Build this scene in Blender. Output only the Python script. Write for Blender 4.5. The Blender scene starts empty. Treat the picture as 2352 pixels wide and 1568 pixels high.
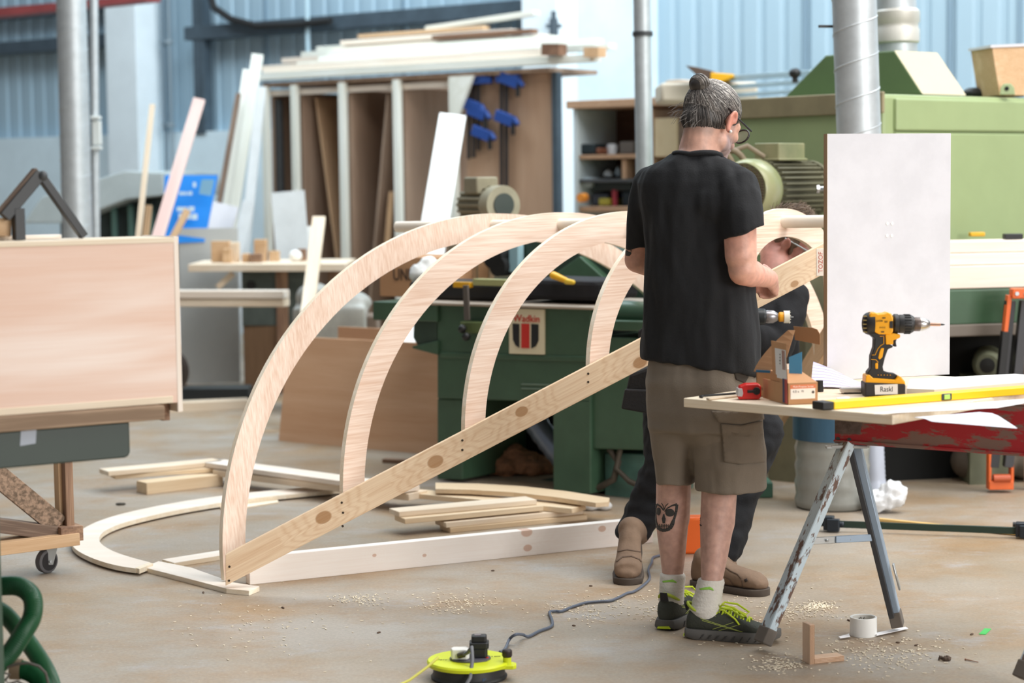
import bpy, bmesh, math, random
from math import sin, cos, pi, atan, sqrt, radians, exp
from mathutils import Vector as V, Matrix as MX, noise as NZ
random.seed(11)
S = bpy.context.scene
COL = S.collection
# ---------------------------------------------------------------- camera, sky, lights, exposure
F, CX, CY, YH, ROLL, H = 4573.0, 1176.0, 784.0, 415.0, 0.012, 1.42
TH = atan((CY - YH) / F)
RV, FV, UV = V((1, 0, 0)), V((0, cos(TH), -sin(TH))), V((0, sin(TH), cos(TH)))
CAMX = cos(ROLL) * RV - sin(ROLL) * UV
CAMU = cos(ROLL) * UV + sin(ROLL) * RV
cd = bpy.data.cameras.new('camera')
cam = bpy.data.objects.new('camera', cd)
COL.objects.link(cam)
mw = MX.Identity(4)
for i in range(3):
    mw[i][0], mw[i][1], mw[i][2] = CAMX[i], CAMU[i], -FV[i]
mw[2][3] = H
cam.matrix_world = mw
cd.sensor_width = 36.0
cd.lens = F / 2352 * 36
cd.clip_end = 200
cd.dof.use_dof = True
cd.dof.focus_distance = 6.55
cd.dof.aperture_fstop = 2.5
S.camera = cam
w = bpy.data.worlds.new('sky')
S.world = w
w.use_nodes = True
nt = w.node_tree
bg = nt.nodes['Background']
tc = nt.nodes.new('ShaderNodeTexCoord')
sp = nt.nodes.new('ShaderNodeSeparateXYZ')
rp = nt.nodes.new('ShaderNodeValToRGB')
nt.links.new(tc.outputs['Generated'], sp.inputs[0])
mr = nt.nodes.new('ShaderNodeMapRange')
mr.inputs[1].default_value = -1
nt.links.new(sp.outputs[2], mr.inputs[0])
nt.links.new(mr.outputs[0], rp.inputs[0])
rp.color_ramp.elements[0].position = 0.40
rp.color_ramp.elements[0].color = (.11, .10, .09, 1)
rp.color_ramp.elements[1].position = 1.0
rp.color_ramp.elements[1].color = (.92, .96, 1.0, 1)
e = rp.color_ramp.elements.new(0.58)
e.color = (.30, .33, .37, 1)
nt.links.new(rp.outputs[0], bg.inputs[0])
bg.inputs[1].default_value = 0.38


def area(name, loc, target, sx, sy, power, col):
    d = bpy.data.lights.new(name, 'AREA')
    d.shape = 'RECTANGLE'
    d.size, d.size_y, d.energy, d.color = sx, sy, power, col
    o = bpy.data.objects.new(name, d)
    COL.objects.link(o)
    o.location = loc
    o.rotation_euler = (V(target) - V(loc)).to_track_quat('-Z', 'Y').to_euler()
    return o


area('skylight', (1.2, 6.4, 7.0), (-.4, 7.4, 0), 3.5, 5, 220, (1, .985, .96))
area('skylight', (6.0, 6.2, 6.6), (1.0, 7.6, .3), 3, 5, 460, (1, .99, .97))
area('skylight', (-2.0, 14.0, 7.4), (-1.5, 15.5, 0), 8, 3, 560, (.78, .92, 1))
area('skylight', (4.2, 11.5, 7.0), (3.4, 13.0, 0.5), 4, 3, 300, (.92, .97, 1))
area('right_front_fill', (8.2, -2.6, 3.2), (0.3, 8.0, .8), 5.0, 4.0, 720, (1, .99, .97))  # unseen fill lamp, added to brighten faces turned to the camera and right
S.view_settings.view_transform = 'Standard'
S.view_settings.look = 'None'
S.view_settings.gamma = 1
S.view_settings.exposure = 0.2
try:
    S.view_settings.use_curve_mapping = False
except Exception:
    pass


# ---------------------------------------------------------------- helpers
def ray(x, y):
    ox, oy = x - CX, y - CY
    c, s = cos(ROLL), sin(ROLL)
    return FV * F + RV * (c * ox - s * oy) - UV * (s * ox + c * oy)


def at(x, y, Y):
    d = ray(x, y)
    return V((0, 0, H)) + d * (Y / d.y)


def fl(x, y, z=0.0):
    d = ray(x, y)
    return V((0, 0, H)) + d * ((z - H) / d.z)


def onp(x, y, p, n):
    d = ray(x, y)
    o = V((0, 0, H))
    return o + d * ((V(p) - o).dot(V(n)) / d.dot(V(n)))


def lin(h):
    h = h.lstrip('#')
    out = []
    for i in (0, 2, 4):
        c = int(h[i:i + 2], 16) / 255
        out.append(c / 12.92 if c <= .04045 else ((c + .055) / 1.055) ** 2.4)
    return tuple(out)


def frame(o, x, zhint=(0, 0, 1)):
    x = V(x).normalized()
    y = V(zhint).cross(x)
    if y.length < 1e-5:
        y = V((0, 1, 0)).cross(x)
    y.normalize()
    z = x.cross(y)
    m = MX.Identity(4)
    for i in range(3):
        m[i][0], m[i][1], m[i][2], m[i][3] = x[i], y[i], z[i], o[i]
    return m


class G:
    """collects shapes for one mesh"""

    def __init__(s):
        s.bm = bmesh.new()
        s.mi = 0

    def face(s, vs):
        try:
            f = s.bm.faces.new(vs)
            f.material_index = s.mi
            return f
        except ValueError:
            return None

    def box(s, c, size, R=None):
        c = V(c)
        R = R or MX.Identity(3)
        vs = []
        for dz in (-.5, .5):
            for dx, dy in ((-.5, -.5), (.5, -.5), (.5, .5), (-.5, .5)):
                vs.append(s.bm.verts.new(c + R @ V((dx * size[0], dy * size[1], dz * size[2]))))
        for q in ((3, 2, 1, 0), (4, 5, 6, 7), (0, 1, 5, 4), (1, 2, 6, 5), (2, 3, 7, 6), (3, 0, 4, 7)):
            s.face([vs[i] for i in q])
        return s

    def prism(s, pts, vec, mside=None):
        vec = V(vec)
        a = [s.bm.verts.new(V(p)) for p in pts]
        b = [s.bm.verts.new(V(p) + vec) for p in pts]
        m0 = s.mi
        s.face(list(reversed(a)))
        s.face(b)
        if mside is not None:
            s.mi = mside
        n = len(a)
        for i in range(n):
            s.face([a[i], a[(i + 1) % n], b[(i + 1) % n], b[i]])
        s.mi = m0
        return s

    def strip(s, outer, inner, vec, medge=None):
        """flat band between two point rows, thickened by vec"""
        vec = V(vec)
        o0 = [s.bm.verts.new(V(p)) for p in outer]
        i0 = [s.bm.verts.new(V(p)) for p in inner]
        o1 = [s.bm.verts.new(V(p) + vec) for p in outer]
        i1 = [s.bm.verts.new(V(p) + vec) for p in inner]
        n = len(outer)
        m0 = s.mi
        for k in range(n - 1):
            s.mi = m0
            s.face([o0[k], o0[k + 1], i0[k + 1], i0[k]])
            s.face([o1[k + 1], o1[k], i1[k], i1[k + 1]])
            if medge is not None:
                s.mi = medge
            s.face([o0[k + 1], o0[k], o1[k], o1[k + 1]])
            s.face([i0[k], i0[k + 1], i1[k + 1], i1[k]])
        if medge is not None:
            s.mi = medge
        s.face([o0[0], i0[0], i1[0], o1[0]])
        s.face([o0[-1], o1[-1], i1[-1], i0[-1]])
        s.mi = m0
        return s

    def rings(s, rs, cap=True, close=False):
        L = [[s.bm.verts.new(p) for p in r] for r in rs]
        n = len(L[0])
        m = len(L)
        for k in range(m if close else m - 1):
            A, B = L[k], L[(k + 1) % m]
            for i in range(n):
                s.face([A[i], A[(i + 1) % n], B[(i + 1) % n], B[i]])
        if cap and not close:
            s.face(list(reversed(L[0])))
            s.face(L[-1])
        return s

    def cyl(s, a, b, r1, r2=None, n=20, cap=True):
        return s.tube([a, b], [r1, r1 if r2 is None else r2], n, cap)

    def tube(s, pts, r, n=10, cap=True, close=False, flat=1.0, up=(0, 0, 1)):
        pts = [V(p) for p in pts]
        rr = r if isinstance(r, (list, tuple)) else [r] * len(pts)
        rs = []
        u = None
        m = len(pts)
        for k, p in enumerate(pts):
            if close:
                d = pts[(k + 1) % m] - pts[k - 1]
            else:
                d = pts[min(k + 1, m - 1)] - pts[max(k - 1, 0)]
            if d.length < 1e-9:
                d = V((0, 0, 1))
            d.normalize()
            if u is None:
                u = V(up)
                if abs(u.dot(d)) > .95:
                    u = V((1, 0, 0))
            u = (u - d * u.dot(d)).normalized()
            v = d.cross(u)
            rs.append([p + u * (rr[k] * sin(2 * pi * i / n)) + v * (rr[k] * flat * cos(2 * pi * i / n)) for i in range(n)])
        return s.rings(rs, cap, close)

    def lathe(s, prof, o, axis=(0, 0, 1), n=32, cap=True):
        fr = frame(V(o), axis, (0, 1, .001) if abs(V(axis).normalized().z) > .9 else (0, 0, 1))
        return s.rings([[fr @ V((z, r * cos(2 * pi * i / n), r * sin(2 * pi * i / n))) for i in range(n)] for r, z in prof], cap)

    def ell(s, c, rad, R=None, n=20, m=12):
        c = V(c)
        R = R or MX.Identity(3)
        rs = []
        for k in range(m + 1):
            t = -pi / 2 + pi * (.02 + .96 * k / m)
            rs.append([c + R @ V((rad[0] * cos(t) * cos(2 * pi * i / n), rad[1] * cos(t) * sin(2 * pi * i / n), rad[2] * sin(t))) for i in range(n)])
        return s.rings(rs)

    def cap_(s, a, b, r0, r1, n=16, flat=1.0, up=(0, 0, 1)):
        """tapered limb with round ends"""
        a, b = V(a), V(b)
        d = (b - a).normalized()
        P, Rr = [], []
        for k in range(5):
            t = pi / 2 * (k + .35) / 5.35
            P.append(a - d * r0 * cos(t))
            Rr.append(r0 * sin(t))
        P += [a, b]
        Rr += [r0, r1]
        for k in range(4, -1, -1):
            t = pi / 2 * (k + .35) / 5.35
            P.append(b + d * r1 * cos(t))
            Rr.append(r1 * sin(t))
        return s.tube(P, Rr, n, True, False, flat, up)

    def build(s, name, mat, parent=None, fr=None, smooth=30, bevel=0, seg=2):
        bm = s.bm
        bmesh.ops.recalc_face_normals(bm, faces=bm.faces[:])
        if fr is None:
            xs = [v.co for v in bm.verts]
            lo = V((min(p[i] for p in xs) for i in range(3)))
            hi = V((max(p[i] for p in xs) for i in range(3)))
            fr = MX.Translation(V(((lo.x + hi.x) / 2, (lo.y + hi.y) / 2, lo.z)))
        bm.transform(fr.inverted())
        me = bpy.data.meshes.new(name)
        bm.to_mesh(me)
        bm.free()
        return finish(name, me, mat, parent, fr, smooth, bevel, seg)


WM = {}


def finish(name, me, mat, parent, fr, smooth=30, bevel=0, seg=2):
    for m in (mat if isinstance(mat, (list, tuple)) else [mat]):
        me.materials.append(m)
    if smooth:
        for p in me.polygons:
            p.use_smooth = True
        if smooth < 180:
            me.set_sharp_from_angle(angle=radians(smooth))
    o = bpy.data.objects.new(name, me)
    COL.objects.link(o)
    if parent is not None:
        o.parent = parent
        o.matrix_parent_inverse = WM[parent.name].inverted()
    o.matrix_basis = fr
    WM[o.name] = fr.copy()
    if bevel:
        b = o.modifiers.new('bevel', 'BEVEL')
        b.width = bevel
        b.segments = seg
        b.limit_method = 'ANGLE'
        b.angle_limit = radians(40)
    return o


def tag(o, label, cat, group=None, kind=None):
    o['label'] = label
    o['category'] = cat
    if group:
        o['group'] = group
    if kind:
        o['kind'] = kind
    return o


def thing(name, loc, label, cat, group=None):
    o = bpy.data.objects.new(name, None)
    COL.objects.link(o)
    o.empty_display_size = .1
    o.location = loc
    WM[o.name] = MX.Translation(V(loc))
    return tag(o, label, cat, group)


def struct(o, label=None):
    o['kind'] = 'structure'
    if label:
        o['label'] = label
    return o


def board(name, p0, p1, wd, t, mat, parent=None, up=(0, 0, 1), bevel=.0015):
    """straight plank: centre line p0-p1, width wd along up, thickness t across"""
    p0, p1 = V(p0), V(p1)
    fr = frame((p0 + p1) / 2, p1 - p0, up)
    g = G()
    g.box((p0 + p1) / 2, ((p1 - p0).length, t, wd), fr.to_3x3())
    return g.build(name, mat, parent, fr, 30, bevel, 1)


def text(name, body, mat, parent, o, x, y, size, depth=.001, align='CENTER', font_w=1.0):
    cu = bpy.data.curves.new(name, 'FONT')
    cu.body = body
    cu.size = size
    cu.extrude = depth
    cu.align_x = align
    cu.align_y = 'CENTER'
    t = bpy.data.objects.new(name, cu)
    COL.objects.link(t)
    dg = bpy.context.evaluated_depsgraph_get()
    me = bpy.data.meshes.new_from_object(t.evaluated_get(dg))
    bpy.data.objects.remove(t)
    x, y = V(x).normalized(), V(y).normalized()
    z = x.cross(y).normalized()
    m = MX.Identity(4)
    for i in range(3):
        m[i][0], m[i][1], m[i][2], m[i][3] = x[i] * font_w, y[i], z[i], o[i]
    me.transform(MX.Diagonal((font_w, 1, 1, 1)))
    for i in range(3):
        m[i][0] = x[i]
    me.name = name
    return finish(name, me, mat, parent, m, 0)


def dup(root, dloc=(0, 0, 0), label=None, rotz=0):
    """copy of a thing with its parts and sub-parts, shifted by dloc"""
    r = root.copy()
    COL.objects.link(r)
    T = MX.Translation(V(dloc)) @ WM[root.name] @ MX.Rotation(rotz, 4, 'Z')
    r.matrix_basis = T
    WM[r.name] = T
    if label:
        r['label'] = label
    for ch in list(root.children):
        c = ch.copy()
        COL.objects.link(c)
        c.parent = r
        for g2 in ch.children:
            d = g2.copy()
            COL.objects.link(d)
            d.parent = c
    return r


# ---------------------------------------------------------------- organic shapes
def organic(name, g, mat, parent, voxel=.007, smooth=6, disp=None, cuts=(), tint=None, solid=0):
    """one continuous skin grown over the shapes collected in g"""
    bmesh.ops.recalc_face_normals(g.bm, faces=g.bm.faces[:])
    me = bpy.data.meshes.new(name)
    g.bm.to_mesh(me)
    g.bm.free()
    t = bpy.data.objects.new(name, me)
    COL.objects.link(t)
    md = t.modifiers.new('r', 'REMESH')
    md.mode = 'VOXEL'
    md.voxel_size = voxel
    dg = bpy.context.evaluated_depsgraph_get()
    me2 = bpy.data.meshes.new_from_object(t.evaluated_get(dg))
    bpy.data.objects.remove(t)
    bpy.data.meshes.remove(me)
    bm = bmesh.new()
    bm.from_mesh(me2)
    for _ in range(smooth):
        bmesh.ops.smooth_vert(bm, verts=bm.verts[:], factor=.5, use_axis_x=True, use_axis_y=True, use_axis_z=True)
    if disp:
        bm.normal_update()
        mv = [(v, v.normal * disp(v.co, v.normal)) for v in bm.verts]
        for v, d in mv:
            v.co += d
    for co, no, rad in cuts:
        co, no = V(co), V(no).normalized()
        fs = [f for f in bm.faces if (f.calc_center_median() - co).length < rad]
        gm = set(fs)
        for f in fs:
            gm.update(f.edges)
            gm.update(f.verts)
        bmesh.ops.bisect_plane(bm, geom=list(gm), plane_co=co, plane_no=no, dist=1e-6)
        kill = [f for f in bm.faces if (f.calc_center_median() - co).length < rad and (f.calc_center_median() - co).dot(no) > 1e-5]
        bmesh.ops.delete(bm, geom=kill, context='FACES')
    c = V((0, 0, 0))
    for v in bm.verts:
        c += v.co
    c /= max(1, len(bm.verts))
    fr = MX.Translation(c)
    if tint:
        lay = bm.verts.layers.float_color.new('tint')
        for v in bm.verts:
            k = tint(v.co)
            v[lay] = (k[0], k[1], k[2], 1)
    bm.transform(fr.inverted())
    bm.to_mesh(me2)
    bm.free()
    me2.materials.clear()
    o = finish(name, me2, mat, parent, fr, 180)
    if solid:
        s = o.modifiers.new('cloth', 'SOLIDIFY')
        s.thickness = solid
        s.offset = -1
    return o


def fbm(p, sc, seed=0):
    return NZ.fractal(V(p) * sc + V((seed * 7.1, seed * 3.3, seed)), 1.0, 2.0, 3)


# ---------------------------------------------------------------- materials
def nodes(name):
    m = bpy.data.materials.new(name)
    m.use_nodes = True
    t = m.node_tree
    return m, t, t.nodes['Principled BSDF']


def P(name, col, rough=.6, metal=0.0, var=0.0, sc=6, bump=0.0, bsc=60, stretch=(1, 1, 1), spec=.5, alpha=1, trans=0, c2=None, contrast=.25):
    m, t, b = nodes(name)
    c = lin(col) if isinstance(col, str) else col
    b.inputs['Base Color'].default_value = (*c, 1)
    b.inputs['Roughness'].default_value = rough
    b.inputs['Metallic'].default_value = metal
    b.inputs['Specular IOR Level'].default_value = spec
    b.inputs['Transmission Weight'].default_value = trans
    b.inputs['Alpha'].default_value = alpha
    N, L = t.nodes, t.links
    if var or bump or c2:
        tcn = N.new('ShaderNodeTexCoord')
        oi = N.new('ShaderNodeObjectInfo')
        mp = N.new('ShaderNodeMapping')
        mp.inputs['Scale'].default_value = stretch
        ad = N.new('ShaderNodeVectorMath')
        sm = N.new('ShaderNodeMath')
        sm.operation = 'MULTIPLY'
        sm.inputs[1].default_value = 37.0
        L.new(oi.outputs['Random'], sm.inputs[0])
        L.new(tcn.outputs['Object'], mp.inputs[0])
        L.new(mp.outputs[0], ad.inputs[0])
        L.new(sm.outputs[0], ad.inputs[1])
        if var or c2:
            nz = N.new('ShaderNodeTexNoise')
            nz.inputs['Scale'].default_value = sc
            nz.inputs['Detail'].default_value = 6
            nz.inputs['Roughness'].default_value = .62
            L.new(ad.outputs[0], nz.inputs['Vector'])
            r = N.new('ShaderNodeValToRGB')
            lo = tuple(max(0, x * (1 - var)) for x in c)
            hi = lin(c2) if c2 else tuple(min(1, x * (1 + var)) for x in c)
            r.color_ramp.elements[0].position = .5 - contrast / 2
            r.color_ramp.elements[1].position = .5 + contrast / 2
            r.color_ramp.elements[0].color = (*lo, 1)
            r.color_ramp.elements[1].color = (*hi, 1)
            L.new(nz.outputs[0], r.inputs[0])
            L.new(r.outputs[0], b.inputs['Base Color'])
        if bump:
            n2 = N.new('ShaderNodeTexNoise')
            n2.inputs['Scale'].default_value = bsc
            n2.inputs['Detail'].default_value = 4
            L.new(ad.outputs[0], n2.inputs['Vector'])
            bp = N.new('ShaderNodeBump')
            bp.inputs['Strength'].default_value = bump
            bp.inputs['Distance'].default_value = .004
            L.new(n2.outputs[0], bp.inputs['Height'])
            L.new(bp.outputs[0], b.inputs['Normal'])
    return m


def wood(name, base, dark, k=1.0, rough=.62, knots=None, ring=.5, fine=.35, axis=0, warp=1.0, knotcol='#8a5a34'):
    """grain runs along the piece's local x"""
    m, t, b = nodes(name)
    N, L = t.nodes, t.links
    b.inputs['Roughness'].default_value = rough
    b.inputs['Specular IOR Level'].default_value = .3
    tcn = N.new('ShaderNodeTexCoord')
    oi = N.new('ShaderNodeObjectInfo')
    sm = N.new('ShaderNodeMath')
    sm.operation = 'MULTIPLY'
    sm.inputs[1].default_value = 0.0 if knots else 53.0
    L.new(oi.outputs['Random'], sm.inputs[0])
    ad = N.new('ShaderNodeVectorMath')
    L.new(tcn.outputs['Object'], ad.inputs[0])
    L.new(sm.outputs[0], ad.inputs[1])
    src = ad.outputs[0]
    kmask = None
    if knots:
        spx = N.new('ShaderNodeSeparateXYZ')
        L.new(tcn.outputs['Object'], spx.inputs[0])
        acc = None
        for (kx, kz, kr) in knots:
            vs = N.new('ShaderNodeVectorMath')
            vs.operation = 'SUBTRACT'
            L.new(tcn.outputs['Object'], vs.inputs[0])
            vs.inputs[1].default_value = (kx, 0, kz)
            vm = N.new('ShaderNodeVectorMath')
            vm.operation = 'MULTIPLY'
            L.new(vs.outputs[0], vm.inputs[0])
            vm.inputs[1].default_value = (.72 / kr, 0, 1 / kr)
            ln = N.new('ShaderNodeVectorMath')
            ln.operation = 'LENGTH'
            L.new(vm.outputs[0], ln.inputs[0])
            if acc is None:
                acc = ln.outputs['Value']
            else:
                mn = N.new('ShaderNodeMath')
                mn.operation = 'SMOOTH_MIN'
                mn.inputs[2].default_value = .6
                L.new(acc, mn.inputs[0])
                L.new(ln.outputs['Value'], mn.inputs[1])
                acc = mn.outputs[0]
        kmask = acc
    mp = N.new('ShaderNodeMapping')
    mp.inputs['Scale'].default_value = (.4, 10, 13) if knots else [(.9, 10, 10), (10, .9, 10), (10, 10, .9)][axis]
    L.new(src, mp.inputs[0])
    nz = N.new('ShaderNodeTexNoise')
    nz.inputs['Scale'].default_value = k
    nz.inputs['Detail'].default_value = 3
    nz.inputs['Distortion'].default_value = .6 * warp
    L.new(mp.outputs[0], nz.inputs['Vector'])
    ph = nz.outputs[0]
    if knots:
        # grain lines swing round each knot
        ex = N.new('ShaderNodeMapRange')
        ex.inputs[1].default_value = .8
        ex.inputs[2].default_value = 6
        ex.inputs[3].default_value = .55
        ex.inputs[4].default_value = 0
        L.new(kmask, ex.inputs[0])
        a2 = N.new('ShaderNodeMath')
        L.new(ph, a2.inputs[0])
        L.new(ex.outputs[0], a2.inputs[1])
        ph = a2.outputs[0]
    mu = N.new('ShaderNodeMath')
    mu.operation = 'MULTIPLY'
    mu.inputs[1].default_value = 44 if knots else 14
    L.new(ph, mu.inputs[0])
    si = N.new('ShaderNodeMath')
    si.operation = 'SINE'
    L.new(mu.outputs[0], si.inputs[0])
    mr1 = N.new('ShaderNodeMapRange')
    mr1.inputs[1].default_value = -1
    mr1.inputs[3].default_value = 0
    mr1.inputs[4].default_value = ring
    L.new(si.outputs[0], mr1.inputs[0])
    rout = mr1.outputs[0]
    if knots:
        pw = N.new('ShaderNodeMath')
        pw.operation = 'POWER'
        pw.inputs[1].default_value = 2.2
        L.new(rout, pw.inputs[0])
        rout = pw.outputs[0]
    mp2 = N.new('ShaderNodeMapping')
    mp2.inputs['Scale'].default_value = [(4, 140, 140), (140, 4, 140), (140, 140, 4)][axis]
    L.new(src, mp2.inputs[0])
    n2 = N.new('ShaderNodeTexNoise')
    n2.inputs['Scale'].default_value = 1.2
    n2.inputs['Detail'].default_value = 3
    L.new(mp2.outputs[0], n2.inputs['Vector'])
    mr2 = N.new('ShaderNodeMapRange')
    mr2.inputs[1].default_value = .35
    mr2.inputs[2].default_value = .7
    mr2.inputs[3].default_value = 0
    mr2.inputs[4].default_value = fine
    L.new(n2.outputs[0], mr2.inputs[0])
    su = N.new('ShaderNodeMath')
    L.new(rout, su.inputs[0])
    L.new(mr2.outputs[0], su.inputs[1])
    su.use_clamp = True
    mx = N.new('ShaderNodeMix')
    mx.data_type = 'RGBA'
    mx.inputs[6].default_value = (*lin(base), 1)
    mx.inputs[7].default_value = (*lin(dark), 1)
    L.new(su.outputs[0], mx.inputs[0])
    out = mx.outputs[2]
    if knots:
        km = N.new('ShaderNodeMapRange')
        km.inputs[1].default_value = .9
        km.inputs[2].default_value = 1.1
        km.inputs[3].default_value = .72
        km.inputs[4].default_value = 0
        L.new(kmask, km.inputs[0])
        m2 = N.new('ShaderNodeMix')
        m2.data_type = 'RGBA'
        L.new(km.outputs[0], m2.inputs[0])
        L.new(out, m2.inputs[6])
        m2.inputs[7].default_value = (*lin(knotcol), 1)
        out = m2.outputs[2]
    L.new(out, b.inputs['Base Color'])
    return m


def tinted(name, rough=.5, sss=.0, bump=.1, bsc=200):
    """skin coloured by the per-point tint"""
    m, t, b = nodes(name)
    N, L = t.nodes, t.links
    a = N.new('ShaderNodeAttribute')
    a.attribute_name = 'tint'
    nz = N.new('ShaderNodeTexNoise')
    tcn = N.new('ShaderNodeTexCoord')
    L.new(tcn.outputs['Object'], nz.inputs['Vector'])
    nz.inputs['Scale'].default_value = 38
    nz.inputs['Detail'].default_value = 6
    mr1 = N.new('ShaderNodeMapRange')
    mr1.inputs[1].default_value = .3
    mr1.inputs[2].default_value = .7
    mr1.inputs[3].default_value = .84
    mr1.inputs[4].default_value = 1.14
    L.new(nz.outputs[0], mr1.inputs[0])
    mu = N.new('ShaderNodeMix')
    mu.data_type = 'RGBA'
    mu.blend_type = 'MULTIPLY'
    mu.inputs[0].default_value = 1
    L.new(a.outputs['Color'], mu.inputs[6])
    L.new(mr1.outputs[0], mu.inputs[7])
    L.new(mu.outputs[2], b.inputs['Base Color'])
    b.inputs['Roughness'].default_value = rough
    b.inputs['Subsurface Weight'].default_value = sss
    b.inputs['Subsurface Radius'].default_value = (.01, .004, .002)
    n2 = N.new('ShaderNodeTexNoise')
    n2.inputs['Scale'].default_value = bsc
    L.new(tcn.outputs['Object'], n2.inputs['Vector'])
    bp = N.new('ShaderNodeBump')
    bp.inputs['Strength'].default_value = bump
    bp.inputs['Distance'].default_value = .002
    L.new(n2.outputs[0], bp.inputs['Height'])
    L.new(bp.outputs[0], b.inputs['Normal'])
    return m


RIBPLY = wood('ribply', '#eddaca', '#cfa98f', .7, .6, ring=.22, fine=.6)
PLYEDGE = wood('plyedge', '#faf0de', '#e4cfae', 2.0, .7, ring=.4, fine=.3)
BROWNPLY = wood('brownply', '#deb592', '#c99872', .4, .6, ring=.5, fine=.3)
RACKPLY = wood('rackply', '#b59c88', '#8f7461', .5, .7, ring=.5, fine=.3, axis=2)
PALE = wood('pale', '#f0e3d0', '#dcc3a4', .8, .6, ring=.45, fine=.3)
WHITEWOOD = wood('whitewood', '#f4ebe0', '#e3cfbb', .8, .6, ring=.4, fine=.25)
OFFWHITE = wood('offwhite', '#eef0ea', '#d6d6c8', .8, .6, ring=.4, fine=.25)
PINKWOOD = wood('pinkwood', '#efd6d0', '#e2bdb6', .8, .6, ring=.4, fine=.2)
OLDWOOD = wood('oldwood', '#b08f74', '#7d6150', 1.2, .8, ring=.6, fine=.6)
GREYWOOD = wood('greywood', '#a08a78', '#6e5c50', 1.4, .85, ring=.7, fine=.8)
TANWOOD = wood('tanwood', '#d9ba97', '#bd9770', 1.0, .7, ring=.5, fine=.4)
WHITE = P('white', '#f1f1ee', .5, var=.03)
MELAMINE = P('melamine', '#d4d3d8', .45, var=.04, sc=9)
GREYBOARD = P('greyboard', '#c9cdce', .6, var=.05)
GREEN = P('green', '#3c5742', .38, var=.12, sc=9, contrast=.5)
DKGREEN = P('darkgreen', '#2c3f33', .45, var=.2, sc=7, contrast=.5)
OLIVE = P('olive', '#99a87a', .4, var=.07, sc=4, contrast=.6)
OLIVEDK = P('olivedark', '#5d6b40', .45, var=.1, sc=5, contrast=.6)
BEIGE = P('dusty_beige', '#c9bda4', .75, var=.12, sc=9, contrast=.5)
MOTOR = P('motor', '#6a6350', .6, var=.18, sc=10, contrast=.5)
STEEL = P('steel', '#c2c6c8', .32, .85, var=.1, sc=9, contrast=.5)
GALV = P('galvanised', '#c3c9cc', .5, .55, var=.09, sc=14, contrast=.4)
CHROME = P('chrome', '#d8d8d8', .2, 1)
BLACK = P('black', '#161617', .5, var=.15)
BLACKRUB = P('blackrubber', '#1e1e1f', .75)
DKGREY = P('darkgrey', '#3b3d3f', .55, var=.1)
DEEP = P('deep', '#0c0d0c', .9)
YELLOW = P('yellow', '#f2b411', .4)
LEVELYEL = P('levelyellow', '#f6c90e', .4)
ORANGE = P('orange', '#e0672c', .45, var=.08)
RED = P('red', '#cf2420', .35)
BLUE = P('blue', '#24478f', .45)
SIGNBLUE = P('signblue', '#1680d8', .45)
CARD = P('card', '#b88c66', .85, var=.05, sc=5)
CARDDK = P('carddark', '#9b7350', .85)
PAPER = P('paper', '#f3f2f4', .8)
# ================================================================ the setting
WD, WN = V((.79, -.61, 0)).normalized(), V((.61, .79, 0)).normalized()   # along the far wall, and away from it
WP = V((0, 17, 0))


def wall(x, y, off=0.0):
    return onp(x, y, WP - WN * off, WN)


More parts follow.
